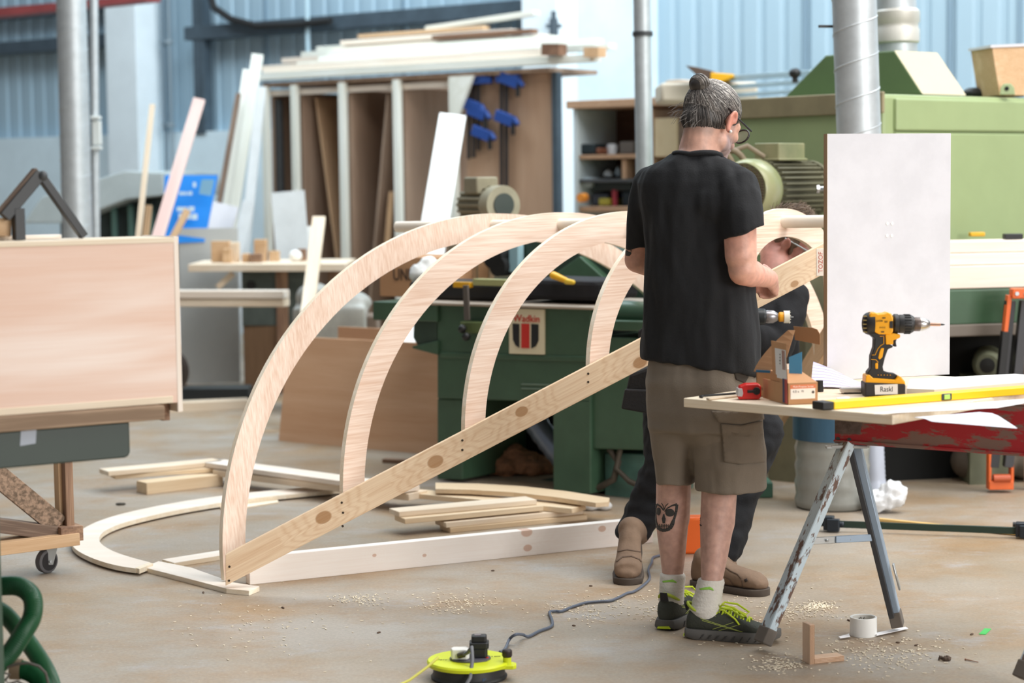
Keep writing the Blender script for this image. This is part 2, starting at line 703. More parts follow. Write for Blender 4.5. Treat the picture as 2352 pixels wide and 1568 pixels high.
def floor_mat():
    m, t, b = nodes('concrete')
    N, L = t.nodes, t.links
    tcn = N.new('ShaderNodeTexCoord')

    def ns(scale, det, st=(1, 1, 1), rough=.6):
        mp = N.new('ShaderNodeMapping')
        mp.inputs['Scale'].default_value = st
        L.new(tcn.outputs['Object'], mp.inputs[0])
        n = N.new('ShaderNodeTexNoise')
        n.inputs['Scale'].default_value = scale
        n.inputs['Detail'].default_value = det
        n.inputs['Roughness'].default_value = rough
        L.new(mp.outputs[0], n.inputs['Vector'])
        return n.outputs[0]

    def ramp(v, a, b_, ca, cb):
        r = N.new('ShaderNodeValToRGB')
        r.color_ramp.elements[0].position, r.color_ramp.elements[1].position = a, b_
        r.color_ramp.elements[0].color, r.color_ramp.elements[1].color = (*ca, 1), (*cb, 1)
        L.new(v, r.inputs[0])
        return r.outputs[0]

    def mix(f, a, b_, mode='MIX'):
        x = N.new('ShaderNodeMix')
        x.data_type = 'RGBA'
        x.blend_type = mode
        if isinstance(f, float):
            x.inputs[0].default_value = f
        else:
            L.new(f, x.inputs[0])
        L.new(a, x.inputs[6])
        L.new(b_, x.inputs[7])
        return x.outputs[2]
    base = ramp(ns(.9, 5, (.9, 1.2, 1)), .36, .66, lin('#9c8c77'), lin('#a9a095'))
    tan = ramp(ns(1.7, 6, (.8, 1.1, 1), .7), .44, .66, (0, 0, 0), (1, 1, 1))
    c = mix(tan, base, ramp(ns(5, 4), .3, .7, lin('#977a58'), lin('#a78c6e')))
    pale = ramp(ns(2.6, 7, (.8, 1.3, 1), .72), .56, .72, (0, 0, 0), (.75, .75, .75))
    c = mix(pale, c, ramp(ns(3, 2), .3, .7, lin('#aeabaa'), lin('#a5a7aa')))
    c = mix(.55, c, ramp(ns(90, 4, (1, 1, 1), .7), .25, .75, (.62, .62, .62), (1.3, 1.3, 1.3)), 'MULTIPLY')
    speck = ramp(ns(60, 2), .71, .75, (0, 0, 0), (.5, .5, .5))
    c = mix(speck, c, ramp(ns(3, 2), .3, .7, lin('#e6dccb'), lin('#ece6da')))
    stain = ramp(ns(23, 3, (.4, 1.5, 1)), .68, .78, (0, 0, 0), (.35, .35, .35))
    c = mix(stain, c, ramp(ns(3, 2), .3, .7, lin('#6e6257'), lin('#7a6b5c')))
    L.new(c, b.inputs['Base Color'])
    r = ramp(ns(3, 5), .3, .7, (.34, .34, .34), (.58, .58, .58))
    L.new(r, b.inputs['Roughness'])
    b.inputs['Specular IOR Level'].default_value = .4
    bp = N.new('ShaderNodeBump')
    bp.inputs['Strength'].default_value = .12
    bp.inputs['Distance'].default_value = .01
    L.new(ns(45, 5), bp.inputs['Height'])
    L.new(bp.outputs[0], b.inputs['Normal'])
    return m


g = G()
g.box((0, 14, -.05), (44, 34, .1))
struct(g.build('floor', floor_mat(), fr=MX.Identity(4), smooth=0), 'worn concrete workshop floor with sawdust')

BLOCK = P('blockwork', '#d8eaf3', .8, var=.04, sc=3, bump=.25, bsc=40)
BLOCKW = P('blockwhite', '#e6f1f7', .75, var=.03, sc=3, bump=.2, bsc=40)
CLAD = P('cladding', '#a3bccb', .55, var=.06, sc=2, stretch=(1, 1, .15), contrast=.5)
BEAM = P('beamsteel', '#46545f', .55, var=.12)
zb = wall(150, 313).z


def sof(x, y=300):
    return (wall(x, y) - WP).dot(WD)


s0, s1 = sof(-60) - 3, sof(2420) + 4
sp1, sp2 = sof(1250), sof(1490)
g = G()
top = 6.2
# painted blockwork: dado on the left, full-height pier beside the shelving
for a, b_, h in ((s0 - 1, sp1, zb), (sp1, sp2, top), (sp2, s1 + 1, 1.5)):
    p = WP + WD * a - WN * .04
    q = WP + WD * b_ - WN * .04
    g.prism([p, q, q + WN * .25, p + WN * .25], (0, 0, h))
# joints as shallow courses
struct(g.build('wall_back', BLOCK, smooth=0), 'pale blue painted blockwork')
g = G()
pts, per = [], .20
s = s0 - 1.2
row = []
while s < s1 + 1.2:
    for ds, dp in ((0, 0), (.05, 0), (.065, .018), (.185, .018), (.20, 0)):
        row.append((s + ds, dp))
    s += per
lo = [g.bm.verts.new(WP + WD * a + WN * (.16 - d) + V((0, 0, 1.2))) for a, d in row]
hi = [g.bm.verts.new(WP + WD * a + WN * (.16 - d) + V((0, 0, 6.6))) for a, d in row]
for i in range(len(row) - 1):
    g.face([lo[i], lo[i + 1], hi[i + 1], hi[i]])
g.mi = 1
for xx in (1825, 2158, 2318, 905, 590):
    a = WP + WD * sof(xx) + WN * .125
    g.prism([a, a + WD * .03, a + WD * .03 + WN * .03, a + WN * .03], (0, 0, 6))
CLAD = [CLAD, P('cladseam', '#7f97a8', .6)]
struct(g.build('wall_back_cladding', CLAD, smooth=0), 'corrugated blue-grey steel cladding')


def wallbox(name, x0, x1, off, dep, z0, z1, mat, label):
    a, b_ = sof(x0), sof(x1)
    p, q = WP + WD * a - WN * (off + dep), WP + WD * b_ - WN * (off + dep)
    g = G()
    g.prism([p + V((0, 0, z0)), q + V((0, 0, z0)), q + WN * dep + V((0, 0, z0)), p + WN * dep + V((0, 0, z0))], (0, 0, z1 - z0))
    return struct(g.build(name, mat, smooth=0, bevel=.006), label)


wallbox('trim_pillar', 308, 378, .02, .32, 0, 6.2, BLOCKW, 'white blockwork pier on the left')
wallbox('trim_pillar', 1254, 1334, .02, .3, 0, 6.2, BLOCKW, 'white blockwork pier behind the timber rack')
for xa, xb in ((-80, 306), (440, 1254)):
    wallbox('trim_beam', xa, xb, -.10, .17, 2.80, 2.93, BEAM, 'dark steel wall rail')
wallbox('trim_beam', -80, 306, -.10, .12, 3.16, 3.24, BEAM, 'upper dark steel wall rail')
REDB = P('redbeam', '#8b3f3f', .6, var=.1)
g = G()
g.prism([at(-30, 20, 18), at(332, -12, 17), at(332, 2, 17), at(-30, 40, 18)], WN * .18)
struct(g.build('trim_beam', REDB, smooth=0), 'dull red roof beam')
# wall bay frames and conduits between the piers
for xx, wpx in ((458, 18), (474, 8)):
    wallbox('trim_post', xx, xx + wpx * .8, -.06, .12, 1.9, 6, BEAM, 'dark steel wall post')
for k, (x, r) in enumerate(((383, .018), (396, .014), (713, .022))):
    p = wall(x, 380, .10)
    g = G()
    g.cyl(V((p.x, p.y, .3 if k < 2 else 2.4)), V((p.x, p.y, 6)), r, n=10)
    if k < 2:
        for z in (1.2, 2.0, 2.8):
            g.box(V((p.x, p.y, z)), (.06, .05, .04))
    o = g.build('conduit', P('conduit', ['#6d7f8c', '#8796a0', '#b9d3df'][k], .5), smooth=40)
    tag(o, ['dark conduit up the wall just right of the left white pier', 'thinner grey conduit up the wall, second from the left white pier', 'pale blue pipe down the cladding above the timber rack'][k], 'pipe')
g = G()
cpts = [wall(x, y, .14) for x, y in ((478, -30), (492, 18), (530, 44), (590, 60), (680, 57), (760, 48))]
g.tube(cpts, .035, 10)
tag(g.build('cable_bundle', BLACKRUB, smooth=60), 'thick dark cables sagging above the wall rail at top left', 'cable')
# valve on the second pier
p = wall(1272, 60, .36)
g = G()
g.cyl(V((p.x, p.y, p.z - .25)), V((p.x, p.y, p.z - .05)), .028, n=12)
o = thing('gas_valve', V((p.x, p.y, p.z - .5)), 'small dark valve on a blue pipe, on the white pier behind the rack', 'valve')
g2 = G()
g2.cyl(p + V((0, 0, -.12)), p + V((0, 0, .06)), .035, n=12)
g2.cyl(p + V((0, 0, .06)), p + V((0, 0, .12)), .02, n=12)
g2.box(p + V((0, 0, .0)), (.13, .03, .03))
g2.build('valve_body', BEAM, o, smooth=40)
g.build('pipe', P('tealpipe', '#5fa7b6', .5), o, smooth=40)
g = G()
q = wall(1276, 300, .5)
g.cyl(V((q.x, q.y, .5)), V((q.x, q.y, 2.3)), .03, n=12)
tag(g.build('drain_pipe', P('pipegrey', '#7c8b95', .5), smooth=40), 'grey pipe standing in front of the pier right of the clamp board', 'pipe')


# ---------------------------------------------------------------- ducts and posts
def duct(name, xt, xb, yb, Y, dia, label, pitch=.19, turns=True):
    a, b_ = at(xt, -25, Y), at(xb, yb, Y)
    a = b_ + (a - b_) * ((6.0 - b_.z) / (a.z - b_.z))
    o = thing(name, b_, label, 'duct')
    n = 40
    g = G()
    g.tube([a, b_], dia / 2, n)
    g.build('pipe', GALV, o, smooth=60)
    if turns:
        d = (a - b_).normalized()
        u = V((1, 0, 0))
        u = (u - d * u.dot(d)).normalized()
        v = d.cross(u)
        Lh = (a - b_).length
        hp = []
        k = 0
        while k * pitch / 24 < Lh:
            an = 2 * pi * k / 24
            hp.append(b_ + d * (k * pitch / 24) + (u * cos(an) + v * sin(an)) * (dia / 2))
            k += 1
        g = G()
        g.tube(hp, .0035, 6, up=d)
        g.build('spiral_seam', GALV, o, smooth=60)
    return o


duct('spiral_duct', 163, 187, 905, 13.0, .192, 'tall spiral steel duct at the far left behind the plywood box', .16)
rd_ = duct('spiral_duct', 1961, 1992, 850, 8.75, .192, 'spiral steel duct in front of the green sander, behind the white panel', .155)
a = at(1912, 60, 8.75)
board('damper_handle', a - V((.06, 0, 0)), a + V((.02, .02, 0)), .012, .012, DKGREY, rd_)
o = duct('extraction_duct', 2058, 2062, 135, 10.2, .2, 'smooth steel duct with a collar, rising from the green hood', turns=False)
g = G()
a = at(2061, 55, 10.2)
g.lathe([(.103, -.1), (.112, -.09), (.112, -.03), (.106, -.02), (.106, .0), (.113, .01), (.113, .06), (.1, .075)], a, (0, 0, 1), 40)
g.build('collar', P('collar', '#c9c6be', .5, .3, var=.06), o, smooth=40)
# post with bracket on the left
a, b_ = at(215, -25, 13.3), at(223, 905, 13.3)
a = b_ + (a - b_) * ((6.0 - b_.z) / (a.z - b_.z))
o = thing('conduit_post', b_, 'thin grey post beside the left spiral duct, with a pale bracket', 'post')
g = G()
g.tube([a, b_], .029, 14)
g.build('pole', GALV, o, smooth=60)
g = G()
p = at(223, 305, 13.26)
g.box(p, (.05, .07, .16))
g.box(p + V((0, -.02, .1)), (.06, .08, .02))
g.box(p + V((0, -.02, -.1)), (.06, .08, .02))
g.build('bracket', P('pb', '#d7dbd8', .5), o, bevel=.003)
a, b_ = at(1474, -25, 10.8), at(1483, 560, 10.8)
a = b_ + (a - b_) * ((6.0 - b_.z) / (a.z - b_.z))
o = thing('steel_post', V((b_.x, b_.y, 0)), 'galvanised steel post behind the standing man, from floor to roof', 'post')
g = G()
b2 = V((b_.x + .02, b_.y, 0))
g.tube([a, b_, b2], .047, 24)
g.build('pole', GALV, o, smooth=60)
g = G()
p = at(1476, 78, 10.8)
g.cyl(p - V((0, 0, .012)), p + V((0, 0, .012)), .055, n=24)
g.build('joint_ring', DKGREY, o, smooth=40)

# ---------------------------------------------------------------- far left: hopper machine, sign, leaning timber
HOPG = P('hoppergrey', '#a9b3b4', .55, var=.06)
o = thing('hopper_machine', at(250, 640, 15.6), 'grey sheet-metal hopper on a dark green stand, behind the left spiral duct', 'machine')
g = G()
g.prism([at(x, y, 15.2) for x, y in ((52, 512), (95, 452), (285, 392), (372, 396), (378, 448), (290, 458), (150, 512))], V((.3, .9, 0)))
g.build('hopper', HOPG, o, smooth=0, bevel=.01)
g = G()
p, q = at(140, 560, 15.4), at(392, 560, 15.4)
g.prism([V((p.x, p.y, 0)), V((q.x, q.y, 0)), V((q.x, q.y, at(0, 455, 15.4).z)), V((p.x, p.y, at(0, 505, 15.4).z))], V((0, .7, 0)))
g.build('stand', P('vdg', '#1d2a28', .6, var=.3), o, smooth=0)
for x in (262, 300, 345):
    a, b_ = at(x, 470, 15.36), at(x, 560, 15.36)
    board('rail', a, V((a.x, a.y, 0)), .04, .05, P('gp%d' % x, '#4b6a62', .5), o, up=(1, 0, 0))
# sign
o = thing('sign', at(440, 640, 14.2), 'bright blue sign board with white lettering, behind the pink plank', 'sign')
g = G()
c0, c1, c2, c3 = at(372, 560, 14.2), at(470, 556, 14.2), at(500, 402, 14.35), at(378, 402, 14.35)
g.prism([c0, c1, c2, c3], V((0, .03, 0)))
g.build('panel', SIGNBLUE, o, smooth=0, bevel=.004)
g = G()
g.prism([at(x, y, 14.17) for x, y in ((463, 412), (492, 412), (484, 450), (457, 445))], V((0, .01, 0)))
g.build('picture', P('signpic', '#7fb0cf', .5), o, smooth=0)
g = G()
for x0, x1, y0, y1 in ((443, 450, 418, 430), (412, 420, 440, 448), (422, 428, 440, 448), (431, 436, 440, 448), (437, 441, 439, 448), (406, 430, 475, 485), (433, 446, 474, 485), (410, 424, 490, 502), (426, 438, 490, 503), (440, 453, 491, 504)):
    g.prism([at(x0, y1, 14.18), at(x1, y1, 14.18), at(x1, y0, 14.18), at(x0, y0, 14.18)], V((0, .01, 0)))
g.build('lettering', P('signw', '#cfe6f5', .5), o, smooth=0)


def leaner(name, x0, y0, Y0, x1, y1, Y1, wpx, t, mat, label, group=None, cat='plank'):
    """plank leaning back: seen from (x0,y0) up to (x1,y1), carried on down to the floor"""
    a, b_ = at(x0, y0, Y0), at(x1, y1, Y1)
    d = b_ - a
    if a.z > 0:
        a = a - d * ((a.z - .01) / d.z)
    wm = wpx / F * (Y0 + Y1) / 2
    o = board(name, a, b_, t, wm, mat, None, up=(0, -1, .2))
    return tag(o, label, cat, group)


leaner('leaning_plank', 318, 540, 13.2, 350, 240, 13.5, 12, .02, PALE, 'thin pale strip of timber leaning beside the pink plank')
leaner('leaning_plank', 364, 540, 13.1, 458, 228, 13.5, 27, .03, PINKWOOD, 'long pinkish plank leaning in front of the blue sign')
leaner('leaning_offcut', 335, 540, 13.45, 342, 472, 13.5, 14, .03, TANWOOD, 'short brown offcut leaning left of the pink plank', cat='offcut')
leaner('leaning_offcut', 400, 540, 13.6, 431, 482, 13.65, 15, .03, TANWOOD, 'short brown offcut leaning right of the pink plank', cat='offcut')

# ---------------------------------------------------------------- timber rack
RZ = V((0, 14.5, 0))


def rk(x, y, off=0.0):
    return onp(x, y, RZ + WN * off, WN)


def rs(x, y=300):
    return (rk(x, y) - RZ).dot(WD)


zr = rk(783, 190).z
o = thing('timber_rack', V((rk(900, 300).x, rk(900, 300).y + .5, 0)), 'tall timber rack of open bays with sheets standing in it', 'rack')
for x in (612, 679, 789, 914, 1043):
    a = RZ + WD * rs(x)
    board('post', V((a.x, a.y, 0)), V((a.x, a.y, zr)), .055, .05, OFFWHITE, o, up=WD)
    if x < 1043:
        q = a + WN * .66
        g = G()
        q0 = a + WN * .06 + V((0, 0, .02))
        g.prism([q0 + WD * .0, q0 + WD * .02, q0 + WD * .02 + WN * 1.1, q0 + WN * 1.1], (0, 0, zr - .08))
        g.build('divider', RACKPLY, o, smooth=0)
a, b_ = RZ + WD * rs(604), RZ + WD * rs(1050)
board('top_rail', a + V((0, 0, zr - .05)) + WN * .06, b_ + V((0, 0, zr - .05)) + WN * .06, .045, .04, WHITEWOOD, o)
g = G()
g.prism([a + V((0, 0, zr)), RZ + WD * rs(1262) + V((0, 0, zr)), RZ + WD * rs(1262) + WN * .6 + V((0, 0, zr)), a + WN * 1.2 + V((0, 0, zr))], (0, 0, .03))
g.build('roof_sheet', RACKPLY, o, smooth=0)
g = G()
g.prism([a + WN * 1.18, b_ + WN * 1.18, b_ + WN * 1.2, a + WN * 1.2], (0, 0, zr))
g.build('back_panel', RACKPLY, o, smooth=0)
g = G()
e0, e1 = RZ + WD * rs(1052) + WN * .1, RZ + WD * rs(1250) + WN * .1
g.prism([e0, e1, e1 + WN * .03, e0 + WN * .03], (0, 0, zr))
g.build('clamp_board', wood('clampply', '#c4a48a', '#ae8c72', .5, .7, axis=2, ring=.4), o, smooth=0)
board('post', e1 + WD * .04, e1 + WD * .04 + V((0, 0, zr)), .05, .06, BEAM, o, up=WD)
g = G()
w0 = RZ + WD * rs(1045) + V((0, 0, zr)) - WN * .03
g.prism([w0, w0 + WD * .2, w0 - V((0, 0, .36)) + WD * .02, w0 - V((0, 0, .36))], WN * .03)
g.build('gusset', OFFWHITE, o, smooth=0)
# sheets standing in the bays


def sheet(name, pts, offs, t, mat, label, cat='sheet', group=None):
    g = G()
    q = [rk(x, y, of) for (x, y), of in zip(pts, offs)]
    nrm = (q[1] - q[0]).cross(q[3] - q[0]).normalized()
    if nrm.y < 0:
        nrm = -nrm
    g.prism(q, nrm * t)
    fr = frame(q[0], q[3] - q[0], nrm)
    return tag(g.build(name, mat, None, fr, 0, .001, 1), label, cat, group)




def bay_sheet(sb, st, d0, d1, t, mat, label, cat='sheet', zt=.10):
    """sheet standing in a bay, leaning sideways from sb at its foot to st at its top"""
    p = RZ + WD * sb + V((0, 0, .03))
    q = RZ + WD * st + V((0, 0, zr - zt))
    g = G()
    g.prism([p + WN * d0, p + WN * d1, q + WN * d1, q + WN * d0], WD * t)
    return tag(g.build('plywood_sheet', mat, None, frame(p, q - p, WN), 0, .001, 1), label, cat)


bay_sheet(rs(789) - .10, rs(679) + .10, .12, 1.0, .018, wood('ps1', '#c2a07f', '#a3805f', .5, .7), 'brown plywood sheet leaning in the second bay of the rack')
bay_sheet(rs(789) + .09, rs(914) - .18, .08, .30, .022, wood('ps2', '#ab9482', '#8f7866', .5, .7), 'grey-brown plank leaning in the third bay of the rack', 'plank')
bay_sheet(rs(789) + .24, rs(914) - .24, .36, .95, .018, wood('ps3', '#9c8672', '#826e5e', .5, .7), 'darker sheet behind the plank in the third bay of the rack')
sheet('plywood_sheet', [(950, 690), (1000, 690), (1005, 215), (945, 215)], (.2, .95, .95, .25), .02, wood('ps4', '#c1a591', '#a58a78', .5, .7), 'pinkish plywood sheet in the fourth bay of the rack')
sheet('plywood_sheet', [(876, 640), (890, 640), (905, 440), (893, 440)], (.05, .08, .12, .1), .02, TANWOOD, 'short board standing at the foot of the third bay')
sheet('plywood_sheet', [(618, 690), (655, 690), (660, 340), (645, 340)], (.2, .4, .6, .4), .02, RACKPLY, 'brown board leaning in the first bay of the rack', 'board')
g = G()
q0 = rk(648, 600, .10)
g.cyl(V((q0.x, q0.y, 0)), V((q0.x, q0.y, zr - .1)), .035, n=12)
tag(g.build('black_tube', DKGREY, smooth=40), 'dark tube standing in the first bay of the rack', 'tube')
# boards heaped on top: (left x, right x, y of middle at left, thickness px, set-back, material)
pile = [(590, 1370, 178, 17, -.05, 0), (612, 1240, 160, 17, .0, 1), (690, 1345, 150, 15, .10, 0), (655, 1245, 140, 13, .30, 1), (740, 1330, 137, 15, .20, 0),
        (600, 1000, 158, 13, .42, 1), (700, 1210, 126, 13, .30, 0), (770, 1170, 117, 13, .40, 1), (735, 1060, 113, 12, .50, 0), (790, 1085, 99, 11, .45, 1),
        (830, 1010, 84, 9, .5, 2), (985, 1118, 66, 12, .55, 0), (1000, 1150, 87, 10, .35, 3), (1090, 1378, 126, 14, .1, 0)]
where = ['lowest front board', 'second board up, its end dark brown', 'third board up', 'board set back on the left', 'fifth board up', 'board at the back left end', 'sixth board up', 'upper pale board', 'upper board, left part',
         'board near the top', 'thin brownish board at the top left', 'topmost board tilted up at the right', 'dark brown offcut near the top', 'board sticking out furthest to the right']
PM = [OFFWHITE, WHITEWOOD, TANWOOD, wood('darkoff', '#8a6a54', '#66483a', 1, .8)]
for (xa, xb, ym, tp, off, mi), wh in zip(pile, where):
    a = rk(xa, ym, off + .06)
    sb = rs(xb, 120)
    b_ = RZ + WN * (off + .06) + WD * sb
    b_ = V((b_.x, b_.y, a.z))
    if 'tilted' in wh:
        b_.z += .06
    tag(board('stacked_board', a, b_, tp / F * 14.6, .09, PM[mi], None), wh + ' of the heap on the timber rack', 'board', 'boards heaped on top of the rack')
for xa, xb, y0, y1, mi in ((1243, 1283, 100, 127, 3), (1340, 1374, 108, 131, 2)):
    g = G()
    a, b_ = rk(xa, y1, -.1), rk(xb, y1, -.1)
    g.prism([a, b_, rk(xb, y0, -.1), rk(xa, y0, -.1)], WN * .1)
    tag(g.build('wood_offcut', PM[mi], smooth=0), 'brown offcut on the heap above the %s' % ('clamp board' if xa < 1300 else 'shelving, at the far right end'), 'offcut')
# boards leaning at the rack's left end
for k, (xb, yb, xt, yt, wp, lab) in enumerate(((538, 470, 592, 125, 26, 'tallest white board leaning at the left end of the rack'), (520, 470, 566, 160, 15, 'second tallest white board leaning at the left end of the rack'),
                                               (503, 470, 548, 215, 12, 'grey-edged board leaning left of the tall white ones'), (572, 480, 600, 200, 22, 'greyish board leaning hard against the first rack post'))):
    leaner('leaning_board', xb, yb, 15.45 - .12 * k, xt, yt, 15.7 - .12 * k, wp, .025, [OFFWHITE, OFFWHITE, GREYWOOD, GREYBOARD][k], lab, 'boards leaning at the left end of the rack', 'board')
leaner('white_sheet', 485, 560, 14.75, 512, 468, 14.85, 76, .018, MELAMINE, 'square white panel leaning low at the left end of the rack', cat='panel')
leaner('white_sheet', 545, 575, 14.5, 572, 462, 14.6, 28, .018, GREYBOARD, 'narrow grey-white panel leaning next to the square white one', cat='panel')
leaner('white_sheet', 985, 600, 13.0, 1040, 264, 13.9, 62, .018, WHITE, 'long white board leaning across the fourth bay and the clamp board', cat='board')
leaner('white_sheet', 672, 585, 14.5, 661, 440, 14.58, 76, .018, GREYBOARD, 'pale grey square board leaning behind the wooden blocks', cat='board')
leaner('white_sheet', 716, 590, 14.66, 720, 520, 14.7, 34, .018, WHITE, 'small white board beside the pointed plank', cat='board')
# tool clamps hanging on the clamp board
CB = P('clampbar', '#2e2a2a', .5)


def clamp(x, yt, yb, yh, label, n=1):
    base = rk(x, yb, .05)
    o = thing('bar_clamp', base, label, 'clamp', 'bar clamps hanging on the rack')
    yt += 16
    yh = max(yh, yt + 8)
    a, b_ = rk(x, yt, .05), rk(x, yb, .05)
    board('bar', a, b_, .03, .012, CB, o, up=WD)
    g = G()
    g.box(rk(x + 10, yt + 4, .03), (.16, .05, .05), frame(V((0, 0, 0)), WD).to_3x3())
    g.build('fixed_jaw', BLUE, o, smooth=0, bevel=.006)
    g = G()
    c = rk(x + 8, yh, .02)
    g.box(c, (.17, .05, .08), frame(V((0, 0, 0)), WD + V((0, 0, -.35))).to_3x3())
    g.cyl(c + WD * .08, c + WD * .12 - V((0, 0, .05)), .02, n=10)
    g.build('sliding_jaw', BLUE, o, smooth=0, bevel=.006)
    g = G()
    c = rk(x + 26, yh + 6, .02)
    g.cyl(c - V((0, 0, .1)), c + V((0, 0, .04)), .017, n=10)
    g.build('handle', BLACK, o, smooth=40)


clamp(1077, 165, 365, 243, 'leftmost blue clamp on the clamp board')
clamp(1088, 163, 362, 258, 'second blue clamp from the left on the clamp board')
clamp(1099, 165, 345, 306, 'blue clamp with the lowest jaw on the clamp board')
clamp(1152, 162, 470, 272, 'long dark clamp hanging apart on the right of the board')
clamp(1163, 160, 470, 160, 'long clamp with its jaw at the top, right of the board')

# ---------------------------------------------------------------- shelving beyond the post
SHV = wood('shelf', '#b8967a', '#99775e', .6, .7, ring=.4)
SZ = V((1.2, 12.9, 0))


def sv(x, y, off=0.0):
    return onp(x, y, SZ + WN * off, WN)


def sbox(name, x0, x1, y0, y1, off, dep, mat, parent=None, bevel=.004):
    a, b_, c = sv(x0, y1, off), sv(x1, y1, off), sv(x0, y0, off)
    b_ = a + WD * (b_ - a).dot(WD)
    g = G()
    up = V((0, 0, c.z - a.z))
    g.prism([a, b_, b_ + up, a + up], WN * dep)
    return g.build(name, mat, parent, smooth=0, bevel=bevel)


o = thing('shelf_unit', V((sv(1430, 300).x, sv(1430, 300).y, 0)), 'wooden shelving full of tools behind the steel post', 'shelves')
a = sv(1322, 475)
sbox('side_panel', 1322, 1330, 250, 900, 0, .5, P('shelfside', '#c9d6dc', .7), o)
sbox('side_panel', 1592, 1600, 250, 900, 0, .5, SHV, o)
sbox('top_board', 1300, 1606, 232, 250, -.03, .56, wood('shelftop', '#cfae92', '#b08c70', .6, .7), o)
sbox('shelf_board', 1330, 1592, 356, 366, .02, .46, SHV, o)
sbox('shelf_board', 1330, 1592, 412, 420, .02, .46, P('shelfdark', '#3f4144', .6), o)
sbox('shelf_board', 1330, 1592, 474, 486, .02, .46, SHV, o)
sbox('back_panel', 1330, 1592, 250, 900, .47, .02, wood('shelfback', '#6b4f40', '#54392c', .6, .8), o)
sbox('divider', 1428, 1438, 366, 412, .03, .4, SHV, o)
sbox('divider', 1494, 1502, 250, 474, .0, .46, SHV, o)
sbox('drawer_front', 1503, 1556, 272, 360, -.01, .02, wood('cream', '#d9c7a6', '#c7b08c', .5, .7), o)
items = [('storage_bin', 1331, 1366, 332, 356, '#1f2d33', 'dark bin with a pale label on the upper shelf', 'bin'), ('plastic_tub', 1392, 1420, 330, 356, '#dfe6ee', 'white tub on the upper shelf of the shelving', 'tub'),
         ('storage_bin', 1422, 1455, 326, 356, '#6f6a66', 'grey bin beside the white tub on the upper shelf', 'bin'), ('storage_bin', 1368, 1380, 340, 356, '#7a4a33', 'small rusty tin on the upper shelf', 'tin'),
         ('tool_case', 1332, 1358, 408, 432, '#c9d9e2', 'pale box on the lower left of the shelving', 'box'), ('tool_case', 1362, 1450, 420, 440, '#2f3a3d', 'long dark case on the lower shelf', 'case'),
         ('white_rag', 1382, 1412, 394, 412, '#dde6ec', 'white rag heaped on the middle shelf', 'rag'), ('white_rag', 1410, 1430, 384, 412, '#c5dcea', 'pale blue roll on the middle shelf', 'roll'),
         ('tool_case', 1360, 1395, 446, 474, '#4a4f5c', 'grey power tool case at the bottom of the shelving', 'case'), ('spray_can', 1405, 1420, 430, 474, '#c64a5d', 'red-topped can at the bottom of the shelving', 'can'),
         ('storage_bin', 1374, 1398, 456, 474, '#b9b04a', 'yellow-green tub at the bottom of the shelving', 'tub'), ('storage_bin', 1428, 1455, 440, 474, '#1d2c36', 'black bin at the bottom right of the shelving', 'bin'),
         ('storage_bin', 1346, 1366, 476, 486, '#b03a4a', 'small red box at the very bottom of the shelving', 'box')]
for k, (nm, x0, x1, y0, y1, c, lab, cat) in enumerate(items):
    of = .05 + .03 * (k % 3)
    y1 -= 2
    y0 -= 1
    m = P('it%d' % k, c, .5)
    if nm in ('white_rag',):
        g = G()
        c0 = sv((x0 + x1) / 2, y1, of + .1)
        r = (x1 - x0) / F * 13 / 2
        h = (y1 - y0) / F * 13
        for dx, dz, q in ((-.4, .35, .55), (.35, .3, .6), (0, .6, .5)):
            g.ell(c0 + WD * r * dx + V((0, 0, h * dz + .012)), (r * q, r * q, h * .45), n=12, m=8)
        tag(organic(nm, g, m, None, .012, 2), lab, cat)
    elif nm in ('plastic_tub', 'spray_can'):
        g = G()
        c0 = sv((x0 + x1) / 2, y1, of + .08)
        r = (x1 - x0) / F * 13 / 2
        h = (y1 - y0) / F * 13
        g.lathe([(r * .85, 0), (r, h * .7), (r, h * .85), (r * .5, h)], c0, n=20)
        tag(g.build(nm, m, smooth=40), lab, cat)
    else:
        tag(sbox(nm, x0, x1, y0, y1, of, .2, m, None, .01), lab, cat)
g = G()
c0 = sv(1338, 454, -.04)
g.lathe([(.015, -.03), (.03, -.03), (.03, .03), (.015, .03)], c0, WN, n=24)
tag(g.build('tape_reel', P('or2', '#e8923a', .5), smooth=40), 'round orange reel hanging at the lower left of the shelving', 'reel')
# things on top of the shelving
o = thing('cream_cabinet', sv(1540, 245, .1), 'cream round-shouldered box on top of the shelving', 'box')
g = G()
g.prism([sv(x, y, .0) for x, y in ((1500, 229), (1590, 229), (1590, 186), (1560, 182), (1530, 184), (1508, 210))], WN * .35)
g.build('body', wood('creamb', '#cdbfae', '#bda995', .5, .7), o, smooth=0, bevel=.01)
g = G()
g.cyl(sv(1541, 208, -.012), sv(1541, 208, .0), .018, n=14)
g.build('knob', P('kn', '#8d8b88', .4), o, smooth=40)
o = thing('yellow_tool', at(1630, 186, 12.4), 'yellow and brown tool lying above the standing man, by the wall', 'tool')
g = G()
g.prism([at(x, y, 12.2) for x, y in ((1628, 166), (1684, 170), (1684, 178), (1652, 190), (1630, 190))], V((.05, .2, 0)))
g.build('body', YELLOW, o, smooth=0, bevel=.006)
g = G()
g.prism([at(x, y, 12.2) for x, y in ((1574, 150), (1600, 154), (1634, 162), (1634, 184), (1606, 180), (1592, 166))], V((.05, .2, 0)))
g.build('blade', P('brn', '#5a473b', .6), o, smooth=0, bevel=.004)
g = G()
g.box(at(1620, 215, 12.6), (.6, .5, .12))
tag(g.build('dust_hood', P('hood', '#c9bfae', .6), bevel=.02), 'pale sheet-metal box behind the standing man, over the shelving', 'box')
LB = P('lightbluerail', '#bcd7e4', .5, var=.05)
o = thing('conveyor_rails', at(1760, 232, 12.2), 'pale blue metal rails behind the green sander', 'rails')
